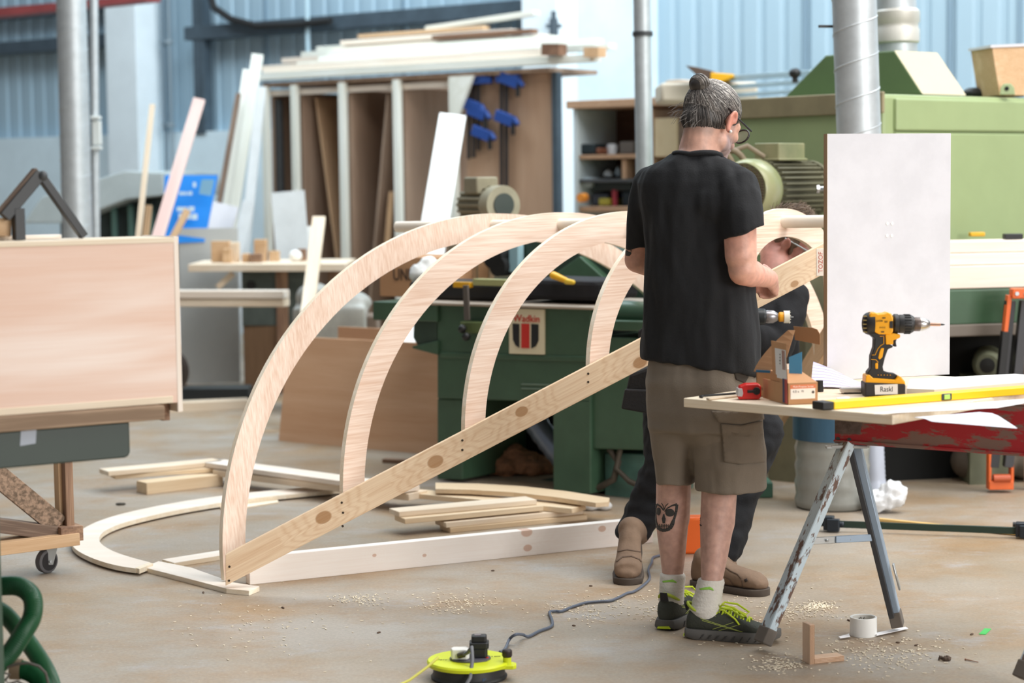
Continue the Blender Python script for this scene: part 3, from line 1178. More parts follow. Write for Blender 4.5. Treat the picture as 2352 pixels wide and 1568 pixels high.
for y, h in ((172, 12), (192, 9), (212, 8), (228, 10)):
    board('rail', at(1655, y + 9, 12.4), at(1870, y - 5, 11.6), h / F * 12, .06, LB, o)
g = G()
g.ell(at(1826, 168, 11.6), (.035, .04, .03))
g.box(at(1826, 180, 11.62), (.03, .03, .05))
g.build('knob', BLACK, o)
# ================================================================ middle distance: bench, planer, sander, drum
# ---------------------------------------------------------------- bench with wooden blocks
BY = 13.4
o = thing('work_bench', V((at(640, 700, BY).x, BY + .3, 0)), 'cluttered grey-green bench with a pale top, carrying the wooden blocks', 'bench')
zt_ = fl(600, 880).z + .80
a, b_ = at(432, 628, BY), at(800, 628, BY)
g = G()
ztop = at(600, 622, BY).z
g.prism([V((a.x, BY, ztop)), V((b_.x, BY - .2, ztop)), V((b_.x, BY + .7, ztop)), V((a.x, BY + .7, ztop))], (0, 0, .05))
g.build('bench_top', PALE, o, smooth=0, bevel=.004)
g = G()
a, b_ = at(556, 700, BY + .1), at(640, 700, BY + .1)
g.prism([V((a.x, BY + .12, .0)), V((b_.x, BY + .08, .0)), V((b_.x, BY + .62, 0)), V((a.x, BY + .62, .0))], (0, 0, .46))
g.build('cupboard', wood('cup', '#8e7258', '#6d543f', .6, .7, axis=2), o, smooth=0, bevel=.004)
g = G()
b2 = at(700, 700, BY)
g.prism([V((a.x, BY + .1, .46)), V((b2.x, BY + .06, .46)), V((b2.x, BY + .62, .46)), V((a.x, BY + .62, .46))], (0, 0, ztop - .46))
g.build('apron', P('apr', '#4d5652', .6, var=.2, sc=5), o, smooth=0, bevel=.004)
for x, m in ((770, OLDWOOD), (650, OLDWOOD)):
    p = at(x, 700, BY + .1)
    board('leg', V((p.x, p.y, 0)), V((p.x, p.y, ztop)), .08, .09, m, o, up=(1, 0, 0))
g = G()
p = at(577, 655, BY + .09)
g.cyl(p, p - V((0, .02, 0)), .03, n=14)
g.build('knob', BLACK, o, smooth=40)
board('brace', at(500, 660, BY + .05), at(535, 628, BY + .05), .04, .04, PALE, o)
blocks = [(486, 528, 572, 621, 'TAN', 'largest'), (512, 530, 590, 623, 'TAN', 'front'), (528, 548, 574, 620, 'PALE', 'paler'), (556, 572, 598, 618, 'TAN', 'short'), (584, 612, 561, 612, 'TAN', 'tall'), (574, 600, 600, 620, 'OLD', 'dark'), (618, 640, 590, 614, 'TAN', 'right-hand'), (684, 702, 584, 612, 'OLD', 'outlying')]
wh = ['biggest wooden block at the left end of the bench', 'small wooden block in front of the biggest one on the bench', 'pale wooden block right of the biggest one on the bench', 'low wooden offcut in the middle of the block heap', 'tall wooden block in the middle of the bench',
      'dark wooden block under the tall one on the bench', 'wooden block to the right of the tall one on the bench', 'brown block by the foot of the pointed plank']
for k, (x0, x1, y0, y1, mm, wn_) in enumerate(blocks):
    yb = BY + [.25, .12, .25, .2, .3, .14, .3, .3][k]
    p, q = at(x0, y1, yb), at(x1, y1, yb)
    h = (y1 - y0) / F * yb
    g = G()
    zb_ = ztop + .05
    g.prism([V((p.x, yb, zb_)), V((q.x, yb - .01, zb_)), V((q.x, yb + .1, zb_)), V((p.x, yb + .1, zb_))], (0, 0, h))
    tag(g.build('wooden_block', {'TAN': TANWOOD, 'PALE': PALE, 'OLD': OLDWOOD}[mm], smooth=0, bevel=.003), wh[k], 'block', 'wooden blocks on the bench')
g = G()
p = at(672, 585, BY + .25)
g.ell(V((p.x + .02, p.y, ztop + .09)), (.045, .04, .04))
tag(g.build('white_cloth_ball', WHITE, smooth=60), 'small white ball of cloth on the bench beside the outlying block', 'cloth')
o = leaner('pointed_plank', 712, 668, 12.2, 733, 500, 12.7, 30, .03, PALE, 'pale pointed plank leaning against the bench')
g = G()
p, q = at(415, 885, 14.15), at(552, 885, 14.15)
g.prism([V((p.x, 14.17, .01)), V((q.x, 14.15, .01)), V((q.x, 14.2, at(0, 530, 14.15).z)), V((p.x, 14.22, at(0, 530, 14.15).z))], (0, .018, 0))
tag(g.build('grey_board', P('gpan', '#b9bcbb', .55, var=.05, sc=2), smooth=0), 'large grey board standing in front of the bench, left of the brown cupboard', 'board')
# stuff seen through the arches, under the bench's right end
g = G()
p = at(715, 760, 12.6)
g.box(V((p.x, p.y, .25)), (.2, .4, .5))
tag(g.build('storage_crate', P('crg', '#aeb4b4', .6), bevel=.01), 'light grey crate on the floor behind the leftmost arch', 'crate')
g = G()
p = at(815, 730, 12.4)
g.box(V((p.x, p.y, .3)), (.3, .3, .6))
tag(g.build('machine_stand', P('mst', '#7b6a5c', .6, var=.2), bevel=.01), 'brownish stand seen between the first two arches', 'stand')
g = G()
p = at(722, 675, 12.3)
g.ell(V((p.x, p.y, .72)), (.12, .1, .09))
g.ell(V((p.x + .2, p.y, .68)), (.16, .1, .08))
g.box(V((p.x + .1, p.y, .33)), (.45, .25, .66))
tag(organic('plastic_sack', g, P('psack', '#a3a39d', .35, var=.15), None, .02, 3), 'crumpled grey plastic sack behind the leftmost arch', 'sack')

# mouldings poking out from behind the plywood box
for k, (y, lab) in enumerate(((683, 'upper of the two pale mouldings reaching right from behind the plywood box'), (702, 'lower of the two pale mouldings reaching right from behind the plywood box'))):
    Yk = 12.75 + .02 * k
    a, b_ = at(330, y - 8, Yk + .1), at(659, y + 5, Yk - .1)
    tag(board('moulding', a, V((b_.x, b_.y, a.z)), .05, .12, PALE if k else WHITEWOOD, None, bevel=.004), lab, 'moulding', 'pair of mouldings')
    if k == 1:
        o = thing('trestle', V((a.x + .15, a.y, 0)), 'trestle under the two pale mouldings, behind the plywood box', 'trestle')
        za = a.z - .02
        board('top_beam', V((a.x + .12, a.y - .25, za - .04)), V((a.x + .12, a.y + .25, za - .04)), .08, .05, OLDWOOD, o)
        for sx in (-1, 1):
            for sy in (-1, 1):
                board('leg', V((a.x + .12 + sx * .1, a.y + sy * .22, 0)), V((a.x + .12 + sx * .01, a.y + sy * .2, za - .06)), .05, .03, OLDWOOD, o, up=(1, 0, 0))
a, b_ = fl(300, 938, .03), fl(571, 926, .03)
tag(board('floor_board', a, b_, .06, .14, PALE, None), 'pale board lying on the floor behind the plywood box', 'board')
g = G()
p = at(430, 905, 12.7)
g.box(V((p.x + .12, 13.0, .05)), (.5, .2, .1))
tag(g.build('dark_plinth', P('plinth', '#2d3233', .6), bevel=.01), 'low dark plinth behind the pale floor board', 'plinth')
o = thing('grinder', V((at(380, 850, 12.5).x, 12.5, 0)), 'dark round wheel on a pedestal, just showing behind the plywood box', 'machine')
c = at(378, 852, 12.5)
g = G()
g.lathe([(.02, -.03), (.145, -.03), (.16, -.02), (.16, .02), (.145, .03), (.02, .03)], c, (-.3, -1, 0), 40)
g.build('wheel', P('whl', '#2f2621', .6), o, smooth=40)
g = G()
g.cyl(V((c.x, c.y + .08, 0)), V((c.x, c.y + .08, c.z)), .05, n=16)
g.cyl(V((c.x, c.y + .08, 0)), V((c.x, c.y + .08, .03)), .09, n=20)
g.build('pedestal', DKGREY, o, smooth=40)

# ---------------------------------------------------------------- green planer
PP = fl(1310, 1138)


def pk(x, y, off=0.0):
    return onp(x, y, PP + WN * off, WN)


def slab(name, px, off, dep, mat, parent=None, bevel=.006, smooth=0):
    g = G()
    g.prism([pk(x, y, off) for x, y in px], WN * dep)
    return g.build(name, mat, parent, smooth=smooth, bevel=bevel)


def pbox(name, x0, x1, y0, y1, off, dep, mat, parent=None, bevel=.006):
    return slab(name, [(x0, y1), (x1, y1 + (x1 - x0) * .03), (x1, y0 + (x1 - x0) * .03), (x0, y0)], off, dep, mat, parent, bevel)


o = PL = thing('planer_machine', PP + WN * .4, 'dark green planing machine with a maker plate, behind the arches', 'machine')
pbox('body', 1004, 1356, 698, 915, 0, .62, GREEN, o)
pbox('leg', 1004, 1062, 915, 1100, .02, .5, GREEN, o)
pbox('leg', 1062, 1092, 905, 1102, .2, .3, DKGREEN, o)
pbox('leg', 1270, 1356, 915, 1132, 0, .6, GREEN, o)
pbox('back_panel', 1062, 1275, 900, 1105, .56, .03, DEEP, o)  # near-black sheet puts the deep shade of the open base into colour
pbox('plinth', 1000, 1360, 1095, 1112, .3, .34, DKGREEN, o)
pbox('table', 856, 1004, 692, 735, -.02, .6, GREEN, o)
slab('table_bracket', [(950, 735), (1004, 735), (1004, 805), (962, 800), (948, 775)], .0, .3, DKGREEN, o)
slab('table_bracket', [(946, 795), (1004, 782), (1004, 815), (946, 800)], -.02, .3, GREEN, o)
pbox('table_lip', 930, 1362, 692, 699, -.03, .66, P('lip', '#a89a8a', .5), o)
pbox('fascia', 1010, 1352, 808, 822, -.008, .02, GREEN, o)
for y in (880, 890):
    pbox('vent', 1196, 1262, y, y + 4, -.006, .012, P('vent', '#6a7d6c', .5), o)
pbox('control_bracket', 1056, 1110, 738, 765, -.05, .05, OLIVEDK, o)
g = G()
for x, y in ((1062, 755), (1071, 773)):
    c = pk(x, y, -.08)
    g.ell(c, (.02, .02, .02), n=12, m=8)
g.build('knob', BLACK, o)
a, b_ = pk(1070, 655, -.08), pk(1073, 735, -.08)
board('lever', a, b_, .03, .012, P('lever', '#57504a', .5), o, up=WD)
# maker plate
o2 = pbox('maker_plate', 1169, 1249, 708, 812, -.014, .014, P('plate', '#ded3b4', .45), o, .002)
CR = P('platered', '#c62a22', .45)
CK = P('plateblk', '#16181a', .45)
pbox('emblem_bar', 1197, 1215, 743, 799, -.018, .005, CR, o2, 0)
slab('emblem_bar', [(1177, 743), (1192, 744), (1192, 798), (1184, 793), (1178, 780)], -.018, .005, CK, o2, 0)
slab('emblem_bar', [(1220, 744), (1236, 745), (1236, 782), (1230, 795), (1220, 800)], -.018, .005, CK, o2, 0)
c = pk(1209, 732, -.017)
text('lettering', 'Wadkin', CR, o2, c, WD, (0, 0, 1), .046, .001, font_w=1.05)
# right-hand infeed side
pbox('side_cabinet', 1346, 1545, 772, 1030, .02, .36, GREEN, o)
pbox('side_panel', 1356, 1378, 705, 772, .05, .3, DKGREY, o)
g = G()
a, b_ = pk(1380, 716, .12), pk(1540, 724, .12)
g.cyl(a, b_, .055, n=20)
g.build('feed_roller', P('froll', '#34503c', .35), o, smooth=40)
pbox('side_table', 1378, 1545, 735, 758, .0, .33, GREEN, o)
pbox('side_foot', 1388, 1482, 1040, 1150, .1, .4, P('teal', '#4f7267', .5, var=.2), o)
g = G()
g.tube([pk(x, y, .06) for x, y in ((1400, 1030), (1420, 1060), (1410, 1100), (1375, 1120), (1360, 1110))], .016, 8)
g.tube([pk(x, y, .05) for x, y in ((1425, 1030), (1415, 1075), (1445, 1105), (1490, 1125))], .013, 8)
g.build('cable', P('pcab', '#4b4338', .6), o, smooth=60)
g = G()
pts = []
for k in range(17):
    t = k / 16
    pts.append(pk(1212 + 8 * sin(t * 3) + 105 * t ** 1.6, 930 + 150 * t, .3))
g.tube(pts, [.055 + .004 * (k % 2) for k in range(17)], 14)
g.build('dust_hose', P('silverhose', '#8e98a8', .35, .5), o, smooth=60)
# sawdust in the open base
g = G()
c = pk(1182, 1100, .40)
for k in range(26):
    rr = random.random() ** .5 * .16
    an = random.random() * 6.28
    g.ell(c + V((rr * cos(an), rr * sin(an) * .5, max(.012, .13 - rr * .45))), (.05, .05, .045), n=8, m=6)
SAW = P('shavings', '#a8795a', .9, var=.35, sc=40, bump=1.0, bsc=80, contrast=.5)
so = organic('sawdust_heap', g, SAW, None, .012, 2, disp=lambda p, n: fbm(p, 40) * .012)
tag(so, 'heap of brown wood shavings inside the open base of the green planer', 'shavings', None, 'stuff')
# clutter on the planer
zt_p = pk(1100, 692).z
pbt = [('plastic_tray', 937, 1180, 645, 686, .12, .3, BLACK, 'long black plastic tray on the planer table', 'tray'),
       ('tool_bag', 1188, 1368, 640, 687, .1, .35, P('tbag', '#1b1a1e', .85, var=.3, bump=.8, bsc=30), 'rough black tool bag on the planer, right of the tray', 'bag')]
for nm, x0, x1, y0, y1, of, dp, m, lab, cat in pbt:
    tag(pbox(nm, x0, x1, y0, y1, of, dp, m, None, .02), lab, cat)
tag(pbox('spirit_level', 1040, 1078, 647, 660, .05, .03, P('lv2', '#d9a015', .4), None, .003), 'short yellow tool lying on the black tray', 'tool')
tag(pbox('green_rule', 1085, 1180, 640, 655, .06, .05, P('lv3', '#a3a46e', .5), None, .003), 'pale green straightedge lying along the black tray', 'rule')
o2 = thing('hammer', pk(1290, 650, .1), 'tool with a thick yellow handle on the black bag', 'hammer')
g = G()
g.cap_(pk(1271, 632, .08), pk(1300, 644, .06), .018, .013, n=12)
g.build('handle', YELLOW, o2, smooth=60)
g = G()
g.cap_(pk(1302, 646, .06), pk(1316, 648, .06), .014, .011, n=12)
g.build('grip_end', P('ylite', '#e8c338', .4), o2, smooth=60)
o2 = thing('cardboard_box', pk(930, 690, .42), 'brown cardboard box with dark capital letters, behind the leftmost arches', 'box')
pbox('carton', 872, 985, 588, 680, .4, .35, CARD, o2, .004)
text('lettering', 'UNIZ', P('ink', '#4a3a30', .8), o2, pk(930, 632, .397), WD, (0, 0, 1), .085, .001, font_w=.8)
g = G()
c = pk(972, 628, .22)
g.ell(c, (.07, .07, .055))
g.ell(c + V((.03, 0, .04)), (.05, .05, .05))
tag(organic('plastic_bag', g, P('pbag', '#eef0ee', .4), None, .01, 3, disp=lambda p, n: fbm(p, 30) * .008), 'white plastic bag bulging over the black tray', 'bag')
o2 = thing('fence_machine', pk(1270, 650, .85), 'dark green machine body with a beige motor, behind the planer', 'machine')
slab('body', [(1060, 800), (1480, 812), (1480, 640), (1395, 560), (1190, 552), (1176, 640), (1060, 640)], .8, .6, DKGREEN, o2)
slab('cover', [(1250, 645), (1400, 650), (1330, 588)], .74, .06, GREEN, o2)
pbox('side_board', 1080, 1122, 575, 650, .76, .05, TANWOOD, o2)
pbox('blue_panel', 1168, 1190, 562, 625, .74, .05, P('bpan', '#8fb0b8', .5), o2)
g = G()
for (x, y, r) in ((1130, 590, .06), (1142, 612, .05)):
    c = pk(x, y, .7)
    g.cyl(c, c + WN * .08, r, n=18)
g.build('gear', DEEP, o2, smooth=40)
# beige motor on top
MB_ = P('beigemotor', '#8d866f', .6, var=.15, sc=12, contrast=.5)
o3 = pk(1118, 470, .95)
g = G()
ax = (WD * .93 - WN * .36).normalized()
g.cyl(o3 - ax * .16, o3 + ax * .1, .085, n=28)
for k in range(18):
    an = 2 * pi * k / 18
    u = V((0, 0, 1)) * sin(an) + ax.cross(V((0, 0, 1))) * cos(an)
    g.box(o3 - ax * .03 + u * .09, (.24, .012, .02), frame(V((0, 0, 0)), ax, u).to_3x3())
g.box(o3 + V((0, 0, -.13)), (.22, .16, .1), frame(V((0, 0, 0)), ax).to_3x3())
g.box(o3 + V((0, 0, -.42)), (.3, .3, .5), frame(V((0, 0, 0)), ax).to_3x3())
g.build('motor', MB_, o2, smooth=35)
g = G()
g.lathe([(.05, .0), (.094, .0), (.1, .02), (.1, .1), (.09, .1)], o3 + ax * .07, ax, 32)
g.build('fan_cover', P('fcv', '#a39c84', .55, var=.1), o2, smooth=35)
g = G()
g.lathe([(.0, 0), (.06, .0), (.06, .01), (.0, .012)], o3 + ax * .168, ax, 24)
g.build('fan_grille', P('grl', '#3f4742', .6), o2, smooth=35)
g = G()
g.box(o3 + V((-.03, 0, .1)), (.14, .13, .09), frame(V((0, 0, 0)), ax).to_3x3())
g.build('terminal_box', MB_, o2, bevel=.01)
# brown sheets leaning against the planer's left
g = G()
p, q = fl(640, 1012), fl(1012, 1046)
hz = at(660, 772, p.y + .15).z
g.prism([p, q, q + V((.02, .15, hz)), p + V((.05, .15, hz))], V((.01, .018, 0)))
tag(g.build('plywood_sheet', BROWNPLY, None, frame(p, q - p), 0), 'reddish-brown plywood sheet standing on its long edge left of the planer', 'sheet')
g = G()
p, q = fl(772, 1012) + V((0, .1, 0)), fl(905, 1024) + V((0, .1, 0))
g.prism([p, q, q + V((.0, .15, hz + .045)), p + V((.0, .15, hz + .045))], V((.01, .018, 0)))
tag(g.build('plywood_sheet', wood('bp2', '#d3a884', '#bb8c68', .4, .6), None, frame(p, q - p), 0), 'taller plywood sheet showing above the reddish-brown one', 'sheet')
tag(board('dark_strip', fl(882, 1057, .01), fl(960, 1060, .01), .02, .05, OLDWOOD, None), 'thin dark strip of wood on the floor left of the planer leg', 'strip')

# ---------------------------------------------------------------- wide belt sander
E1, E2 = V((cos(radians(40)), sin(radians(40)), 0)), V((-sin(radians(40)), cos(radians(40)), 0))
SC = at(2026, 700, 9.35)
SC.z = 0


def fr_(x, y, off=0.0):   # point on the bright right-hand face
    return onp(x, y, SC - E2 * off, E2)


def fl_(x, y, off=0.0):   # point on the shaded left-hand face
    return onp(x, y, SC - E1 * off, E1)


zS = fr_(2060, 216).z
sd = thing('belt_sander', SC + E1 * .8 + E2 * .6, 'big olive green wide-belt sander filling the right background', 'machine')
g = G()
Lr, Ll = 2.3, 1.1
g.prism([SC, SC + E1 * Lr, SC + E1 * Lr + E2 * Ll, SC + E2 * Ll], (0, 0, zS))
g.build('body', OLIVE, sd, smooth=0, bevel=.02)
g = G()
for k in range(1):
    g.prism([SC - E1 * .02 - E2 * .015 + V((0, 0, zS - .09)), SC + E2 * Ll - E1 * .02 + V((0, 0, zS - .09)), SC + E2 * Ll - E1 * .0 + V((0, 0, zS - .09)), SC - E2 * .015 + V((0, 0, zS - .09))], (0, 0, .1))
g.build('top_rail', P('toprail', '#8d8264', .6, var=.1), sd, smooth=0, bevel=.006)
g = G()
z0, z1 = .55, fr_(2200, 306).z
a = fr_(2052, 306, .0)
g.prism([a - E2 * .02 + V((0, 0, z0 - a.z)), SC + E1 * Lr - E2 * .02 + V((0, 0, z0)), SC + E1 * Lr - E2 * .02 + V((0, 0, z1)), a - E2 * .02 + V((0, 0, z1 - a.z))], E2 * .03)
g.build('door_panel', OLIVE, sd, smooth=0, bevel=.008)
g = G()
a = fr_(2052, 225, .0)
zq = fr_(2060, 226).z
g.prism([a - E2 * .02 + V((0, 0, z1 + .01 - a.z)), SC + E1 * Lr - E2 * .02 + V((0, 0, z1 + .01)), SC + E1 * Lr - E2 * .02 + V((0, 0, zq)), a - E2 * .02 + V((0, 0, zq - a.z))], E2 * .03)
g.build('upper_panel', OLIVE, sd, smooth=0, bevel=.008)
# hood: truncated pyramid
bz = zS + .005
K = SC + E1 * .36 + E2 * .05
base = [K + E1 * .345, K, K + E2 * .92, K + E1 * .345 + E2 * .92]
topq = [K + E1 * .37 + E2 * .2, K + E1 * .03 + E2 * .2, K + E1 * .03 + E2 * .64, K + E1 * .37 + E2 * .64]
hz2 = onp(2068, 120, topq[1], FV).z
g = G()
vb = [g.bm.verts.new(V((p.x, p.y, bz))) for p in base]
vt = [g.bm.verts.new(V((p.x, p.y, hz2))) for p in topq]
g.face(vb[::-1])
g.face(vt)
for i in range(4):
    g.mi = 1 if i == 0 else 0
    g.face([vb[i], vb[(i + 1) % 4], vt[(i + 1) % 4], vt[i]])
g.build('hood', [P('hoodgreen', '#566b45', .45, var=.12, sc=3, contrast=.5), P('hooddust', '#c9bda2', .8, c2='#beb49a', sc=2.5, contrast=.6)], sd, smooth=0, bevel=.008)
# fan motor on the left face
mo = thing('fan_motor', at(1790, 470, 9.0), 'olive electric motor with a round fan cowl, in front of the sander', 'motor')
c = at(1710, 437, 8.95)
ax = V((cos(radians(52)), sin(radians(52)), 0))
R = .138
g = G()
g.lathe([(.114, -.012), (.124, -.02), (R - .004, -.008), (R + .004, .03), (R + .002, .09), (R - .012, .125), (.06, .14)], c, ax, 48)
g.build('fan_cowl', P('cowl', '#8f9c62', .3, c2='#b7ae8e', sc=4, contrast=.6), mo, smooth=50)
g = G()
g.lathe([(.0, -.005), (.118, -.012), (.118, .0), (.0, .0)], c, ax, 40)
g.build('inner_disc', P('ind', '#2a231f', .7), mo, smooth=40)
g = G()
for k in range(-9, 10):
    z = k * .0125
    hw = sqrt(max(0, .117 ** 2 - z * z))
    g.box(c - ax * .022 + V((0, 0, z)), (.003, 2 * hw, .004), frame(V((0, 0, 0)), ax).to_3x3())
for k in range(-4, 5):
    y = k * .026
    hw = sqrt(max(0, .117 ** 2 - y * y))
    g.box(c - ax * .02 + ax.cross(V((0, 0, 1))) * y, (.003, .003, 2 * hw), frame(V((0, 0, 0)), ax).to_3x3())
g.build('fan_grille', P('fgr', '#5b4a40', .5), mo, smooth=0)
MT = P('finmotor', '#6d6a54', .6, var=.15, sc=10, contrast=.5)
g = G()
g.cyl(c + ax * .12, c + ax * .56, .112, n=36)
for k in range(30):
    an = 2 * pi * k / 30
    u = V((0, 0, 1)) * sin(an) + ax.cross(V((0, 0, 1))) * cos(an)
    g.box(c + ax * .34 + u * .119, (.39, .007, .03), frame(V((0, 0, 0)), ax, u).to_3x3())
g.cyl(c + ax * .55, c + ax * .58, .135, n=36)
g.cyl(c + ax * .58, c + ax * .61, .07, n=24)
g.box(c + ax * .28 - V((0, 0, .16)), (.26, .2, .07), frame(V((0, 0, 0)), ax).to_3x3())
zz = c.z - .19
g.box(c + ax * .47 + V((0, 0, -.19 - zz / 2)), (.2, .2, zz), frame(V((0, 0, 0)), ax).to_3x3())
g.build('motor', MT, mo, smooth=35)
g = G()
Rm = frame(V((0, 0, 0)), ax).to_3x3()
g.box(c + ax * .31 + V((0, 0, .175)), (.24, .13, .075), Rm)
g.box(c + ax * .31 + V((0, 0, .137)), (.26, .15, .012), Rm)
g.build('terminal_box', P('tbx', '#7d8661', .4, c2='#a89f7c', sc=6, contrast=.5), mo, smooth=0, bevel=.012)
g = G()
for off in (.0, .05):
    cc = c + ax * (-.05 - off * .3) + V((-.05 - off, .12, .09))
    pts = [cc + V((.10 * cos(t), 0, .10 * sin(t))) for t in [pi * .05 + pi * .9 * k / 10 for k in range(11)]]
    g.tube(pts, .014, 8)
g.tube([c + ax * .17 + V((0, .0, .15)), c + ax * .12 + V((-.05, .0, .2)), c + ax * .1 + V((-.12, .05, .17)), c + ax * .05 + V((-.16, .1, .1))], .012, 8)
g.build('cable', P('mcab', '#8a7a64', .6), mo, smooth=60)
g = G()
a = at(1886, 434, 8.9)
g.cyl(a - V((.02, 0, 0)), a + V((.06, .01, 0)), .012, n=14)
g.cyl(a - V((.02, 0, 0)), a - V((.008, 0, 0)), .02, n=6)
g.build('bolt', CHROME, mo, smooth=40)
# sander bed, seen to the right of the white panel
bed = thing('sander_bed', at(2260, 900, 8.9), 'dark green machine bed below the pale planks at the right edge', 'machine')
B0 = at(2160, 745, 8.95)
g = G()
zb0, zb1 = at(2240, 748, 8.95).z, at(2240, 664, 8.95).z
BD = V((.97, .22, 0)).normalized()
BN = V((-.22, .97, 0)).normalized()
s0b = V((at(2040, 700, 8.9).x, 8.9, 0))
g.prism([s0b + V((0, 0, zb0)), s0b + BD * 1.2 + V((0, 0, zb0)), s0b + BD * 1.2 + BN * .35 + V((0, 0, zb0)), s0b + BN * .35 + V((0, 0, zb0))], (0, 0, zb1 - zb0))
g.build('table', P('bedgreen', '#355339', .45, var=.1), bed, smooth=0, bevel=.01)
g = G()
g.prism([s0b - BN * .01 + V((0, 0, zb0 - .05)), s0b + BD * 1.2 - BN * .01 + V((0, 0, zb0 - .05)), s0b + BD * 1.2 + BN * .3 + V((0, 0, zb0 - .05)), s0b + BN * .3 + V((0, 0, zb0 - .05))], (0, 0, .055))
g.build('table_rim', P('bedrim', '#6f665c', .6), bed, smooth=0, bevel=.006)
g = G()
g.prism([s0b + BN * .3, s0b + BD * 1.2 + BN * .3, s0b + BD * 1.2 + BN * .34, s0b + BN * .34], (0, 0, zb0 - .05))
g.build('gap_shade_sheet', DEEP, bed, smooth=0)  # near-black sheet stands in for the shade in the gap below the bed
g = G()
cm = at(2268, 838, 9.05)
g.lathe([(.02, -.02), (.05, -.02), (.062, 0), (.07, .06), (.07, .25)], cm, (.25, .97, 0), 32)
zz = cm.z - .06
g.box(V((cm.x + .03, cm.y + .15, zz / 2)), (.2, .24, zz))
g.build('drive_motor', P('dmot', '#6d705a', .6, var=.15), bed, smooth=40)
g = G()
g.lathe([(.0, -.03), (.034, -.025), (.034, 0)], cm, (.25, .97, 0), 24)
g.build('motor_hub', P('dhub', '#1f1f1d', .7), bed, smooth=40)
for k, (x0, x1, y1) in enumerate(((2040, 2056, 1092), (2130, 2150, 1090))):
    p = fl(x0, y1)
    board('leg', V((p.x, p.y - .1, 0)), V((p.x, p.y - .1, zb0)), .05, .05, OLIVEDK, bed, up=(1, 0, 0))
g = G()
p = fl(2045, 1090)
g.box(V((p.x + .45, p.y - .04, .05)), (.75, .1, .1))
g.build('base_rail', P('brail', '#5f7248', .5, var=.1), bed, smooth=0, bevel=.01)
g = G()
p = fl(2195, 1112)
for dx in (0, .12, .25, .36):
    g.ell(V((p.x + .1 + dx, p.y + .12, .09)), (.1, .12, .09), n=12, m=8)
tag(organic('dust_sack', g, P('dsack', '#5f554a', .85, var=.15), None, .015, 3), 'brownish dust sack slumped on the floor behind the red trestle', 'sack')
# pale planks on the bed
hs = zb1
for k, (t, lab) in enumerate(((.105, 'lowest and broadest of the pale planks on the green machine bed'), (.055, 'middle of the pale planks on the green machine bed'), (.055, 'topmost of the pale planks on the green machine bed'))):
    a = s0b + BD * (.0 - .03 * k) + BN * (.1 + .02 * k) + V((0, 0, hs + t / 2))
    tag(board('pale_plank', a, a + BD * 1.5, t - .002, .2, WHITEWOOD, None, bevel=.004), lab, 'plank', 'pale planks on the green machine bed')
    hs += t
g = G()
p = fr_(2230, 550, .03)
g.box(V((p.x, p.y, hs + .012)) + V((0, -.12, 0)), (.07, .05, .02))
tag(g.build('yellow_block', YELLOW, bevel=.003), 'small yellow block on top of the pale planks', 'block')
g = G()
p = at(2326, 546, 9.15)
g.box(V((p.x, p.y, hs + .014)), (.085, .05, .026))
tag(g.build('black_clip', BLACK, bevel=.004), 'black clip on top of the pale planks, at the right edge', 'clip')
# wooden box and dark lump on top of the sander
o = thing('wooden_box', at(2320, 222, 10.0), 'brown wooden box with a white lid, on top of the sander at the right edge', 'box')
g = G()
c0, c1, c2, c3 = at(2296, 224, 10.0), at(2375, 226, 10.1), at(2370, 106, 10.1), at(2279, 110, 10.0)
for p in (c0, c1):
    p.z = zS + .012
g.prism([c0, c1, c2, c3], V((-.05, .25, 0)))
g.build('case', TANWOOD, o, smooth=0, bevel=.003)
g = G()
g.prism([c3 - V((.01, .01, 0)), c2 - V((0, .01, 0)), c2 + V((0, -.01, .014)), c3 + V((-.01, -.01, .014))], V((-.05, .27, 0)))
g.build('lid', MELAMINE, o, smooth=0)
o2 = thing('lifting_bracket', fr_(2312, 222, .03), 'green lifting bracket on the sander top, in front of the wooden box', 'bracket')
g = G()
p = V((at(2312, 224, 9.92).x, 9.92, zS + .011))
g.prism([p + V((x, 0, z)) for x, z in ((-.035, 0), (.04, 0), (.035, .035), (.02, .055), (-.015, .055), (-.03, .035))], V((.01, .03, 0)))
g.build('plate', P('brk', '#93a376', .45), o2, smooth=0, bevel=.004)
g = G()
g.cyl(p + V((.0, -.004, .03)), p + V((.0, .0, .03)), .011, n=14)
g.build('hole_liner', DEEP, o2, smooth=40)
g = G()
for k in range(5):
    q = at(2232 + k * 12, 214, 10.25)
    g.ell(V((q.x, q.y, zS + .03)), (.05, .06, .035), n=10, m=8)
tag(organic('cable_heap', g, BLACK, None, .012, 2), 'black cable heap on the sander top left of the wooden box', 'cable', None)

# ---------------------------------------------------------------- drum, hoses, orange stand
dc = fl(1893, 1178)
dc = V((dc.x + .06, dc.y + .16, 0))
o = thing('dust_drum', dc, 'grey dust collection drum with a blue band, behind the trestle table', 'drum')
g = G()
pr = [(.145, .0), (.158, .012)]
for k in range(1, 12):
    pr.append((.159 + .004 * sin(k * 2.1), .012 + .3 * k / 12))
g.lathe(pr + [(.16, .33)], dc, n=40)
g.build('collection_bag', P('bagc', '#94958f', .22, var=.22, sc=7, bump=.8, bsc=9, contrast=.5, stretch=(1, 1, .5)), o, smooth=60)
g = G()
g.lathe([(.162, .30), (.17, .3), (.17, .50), (.16, .51), (.1, .53)], dc, n=40)
g.build('blue_drum', P('bdrum', '#24445a', .5, c2='#3d627a', sc=5, stretch=(3, 3, .3), contrast=.5), o, smooth=40)
g = G()
q = dc + V((.17, -.17, .05))
g.ell(q, (.07, .05, .05))
g.ell(q + V((.06, .0, .03)), (.06, .05, .06))
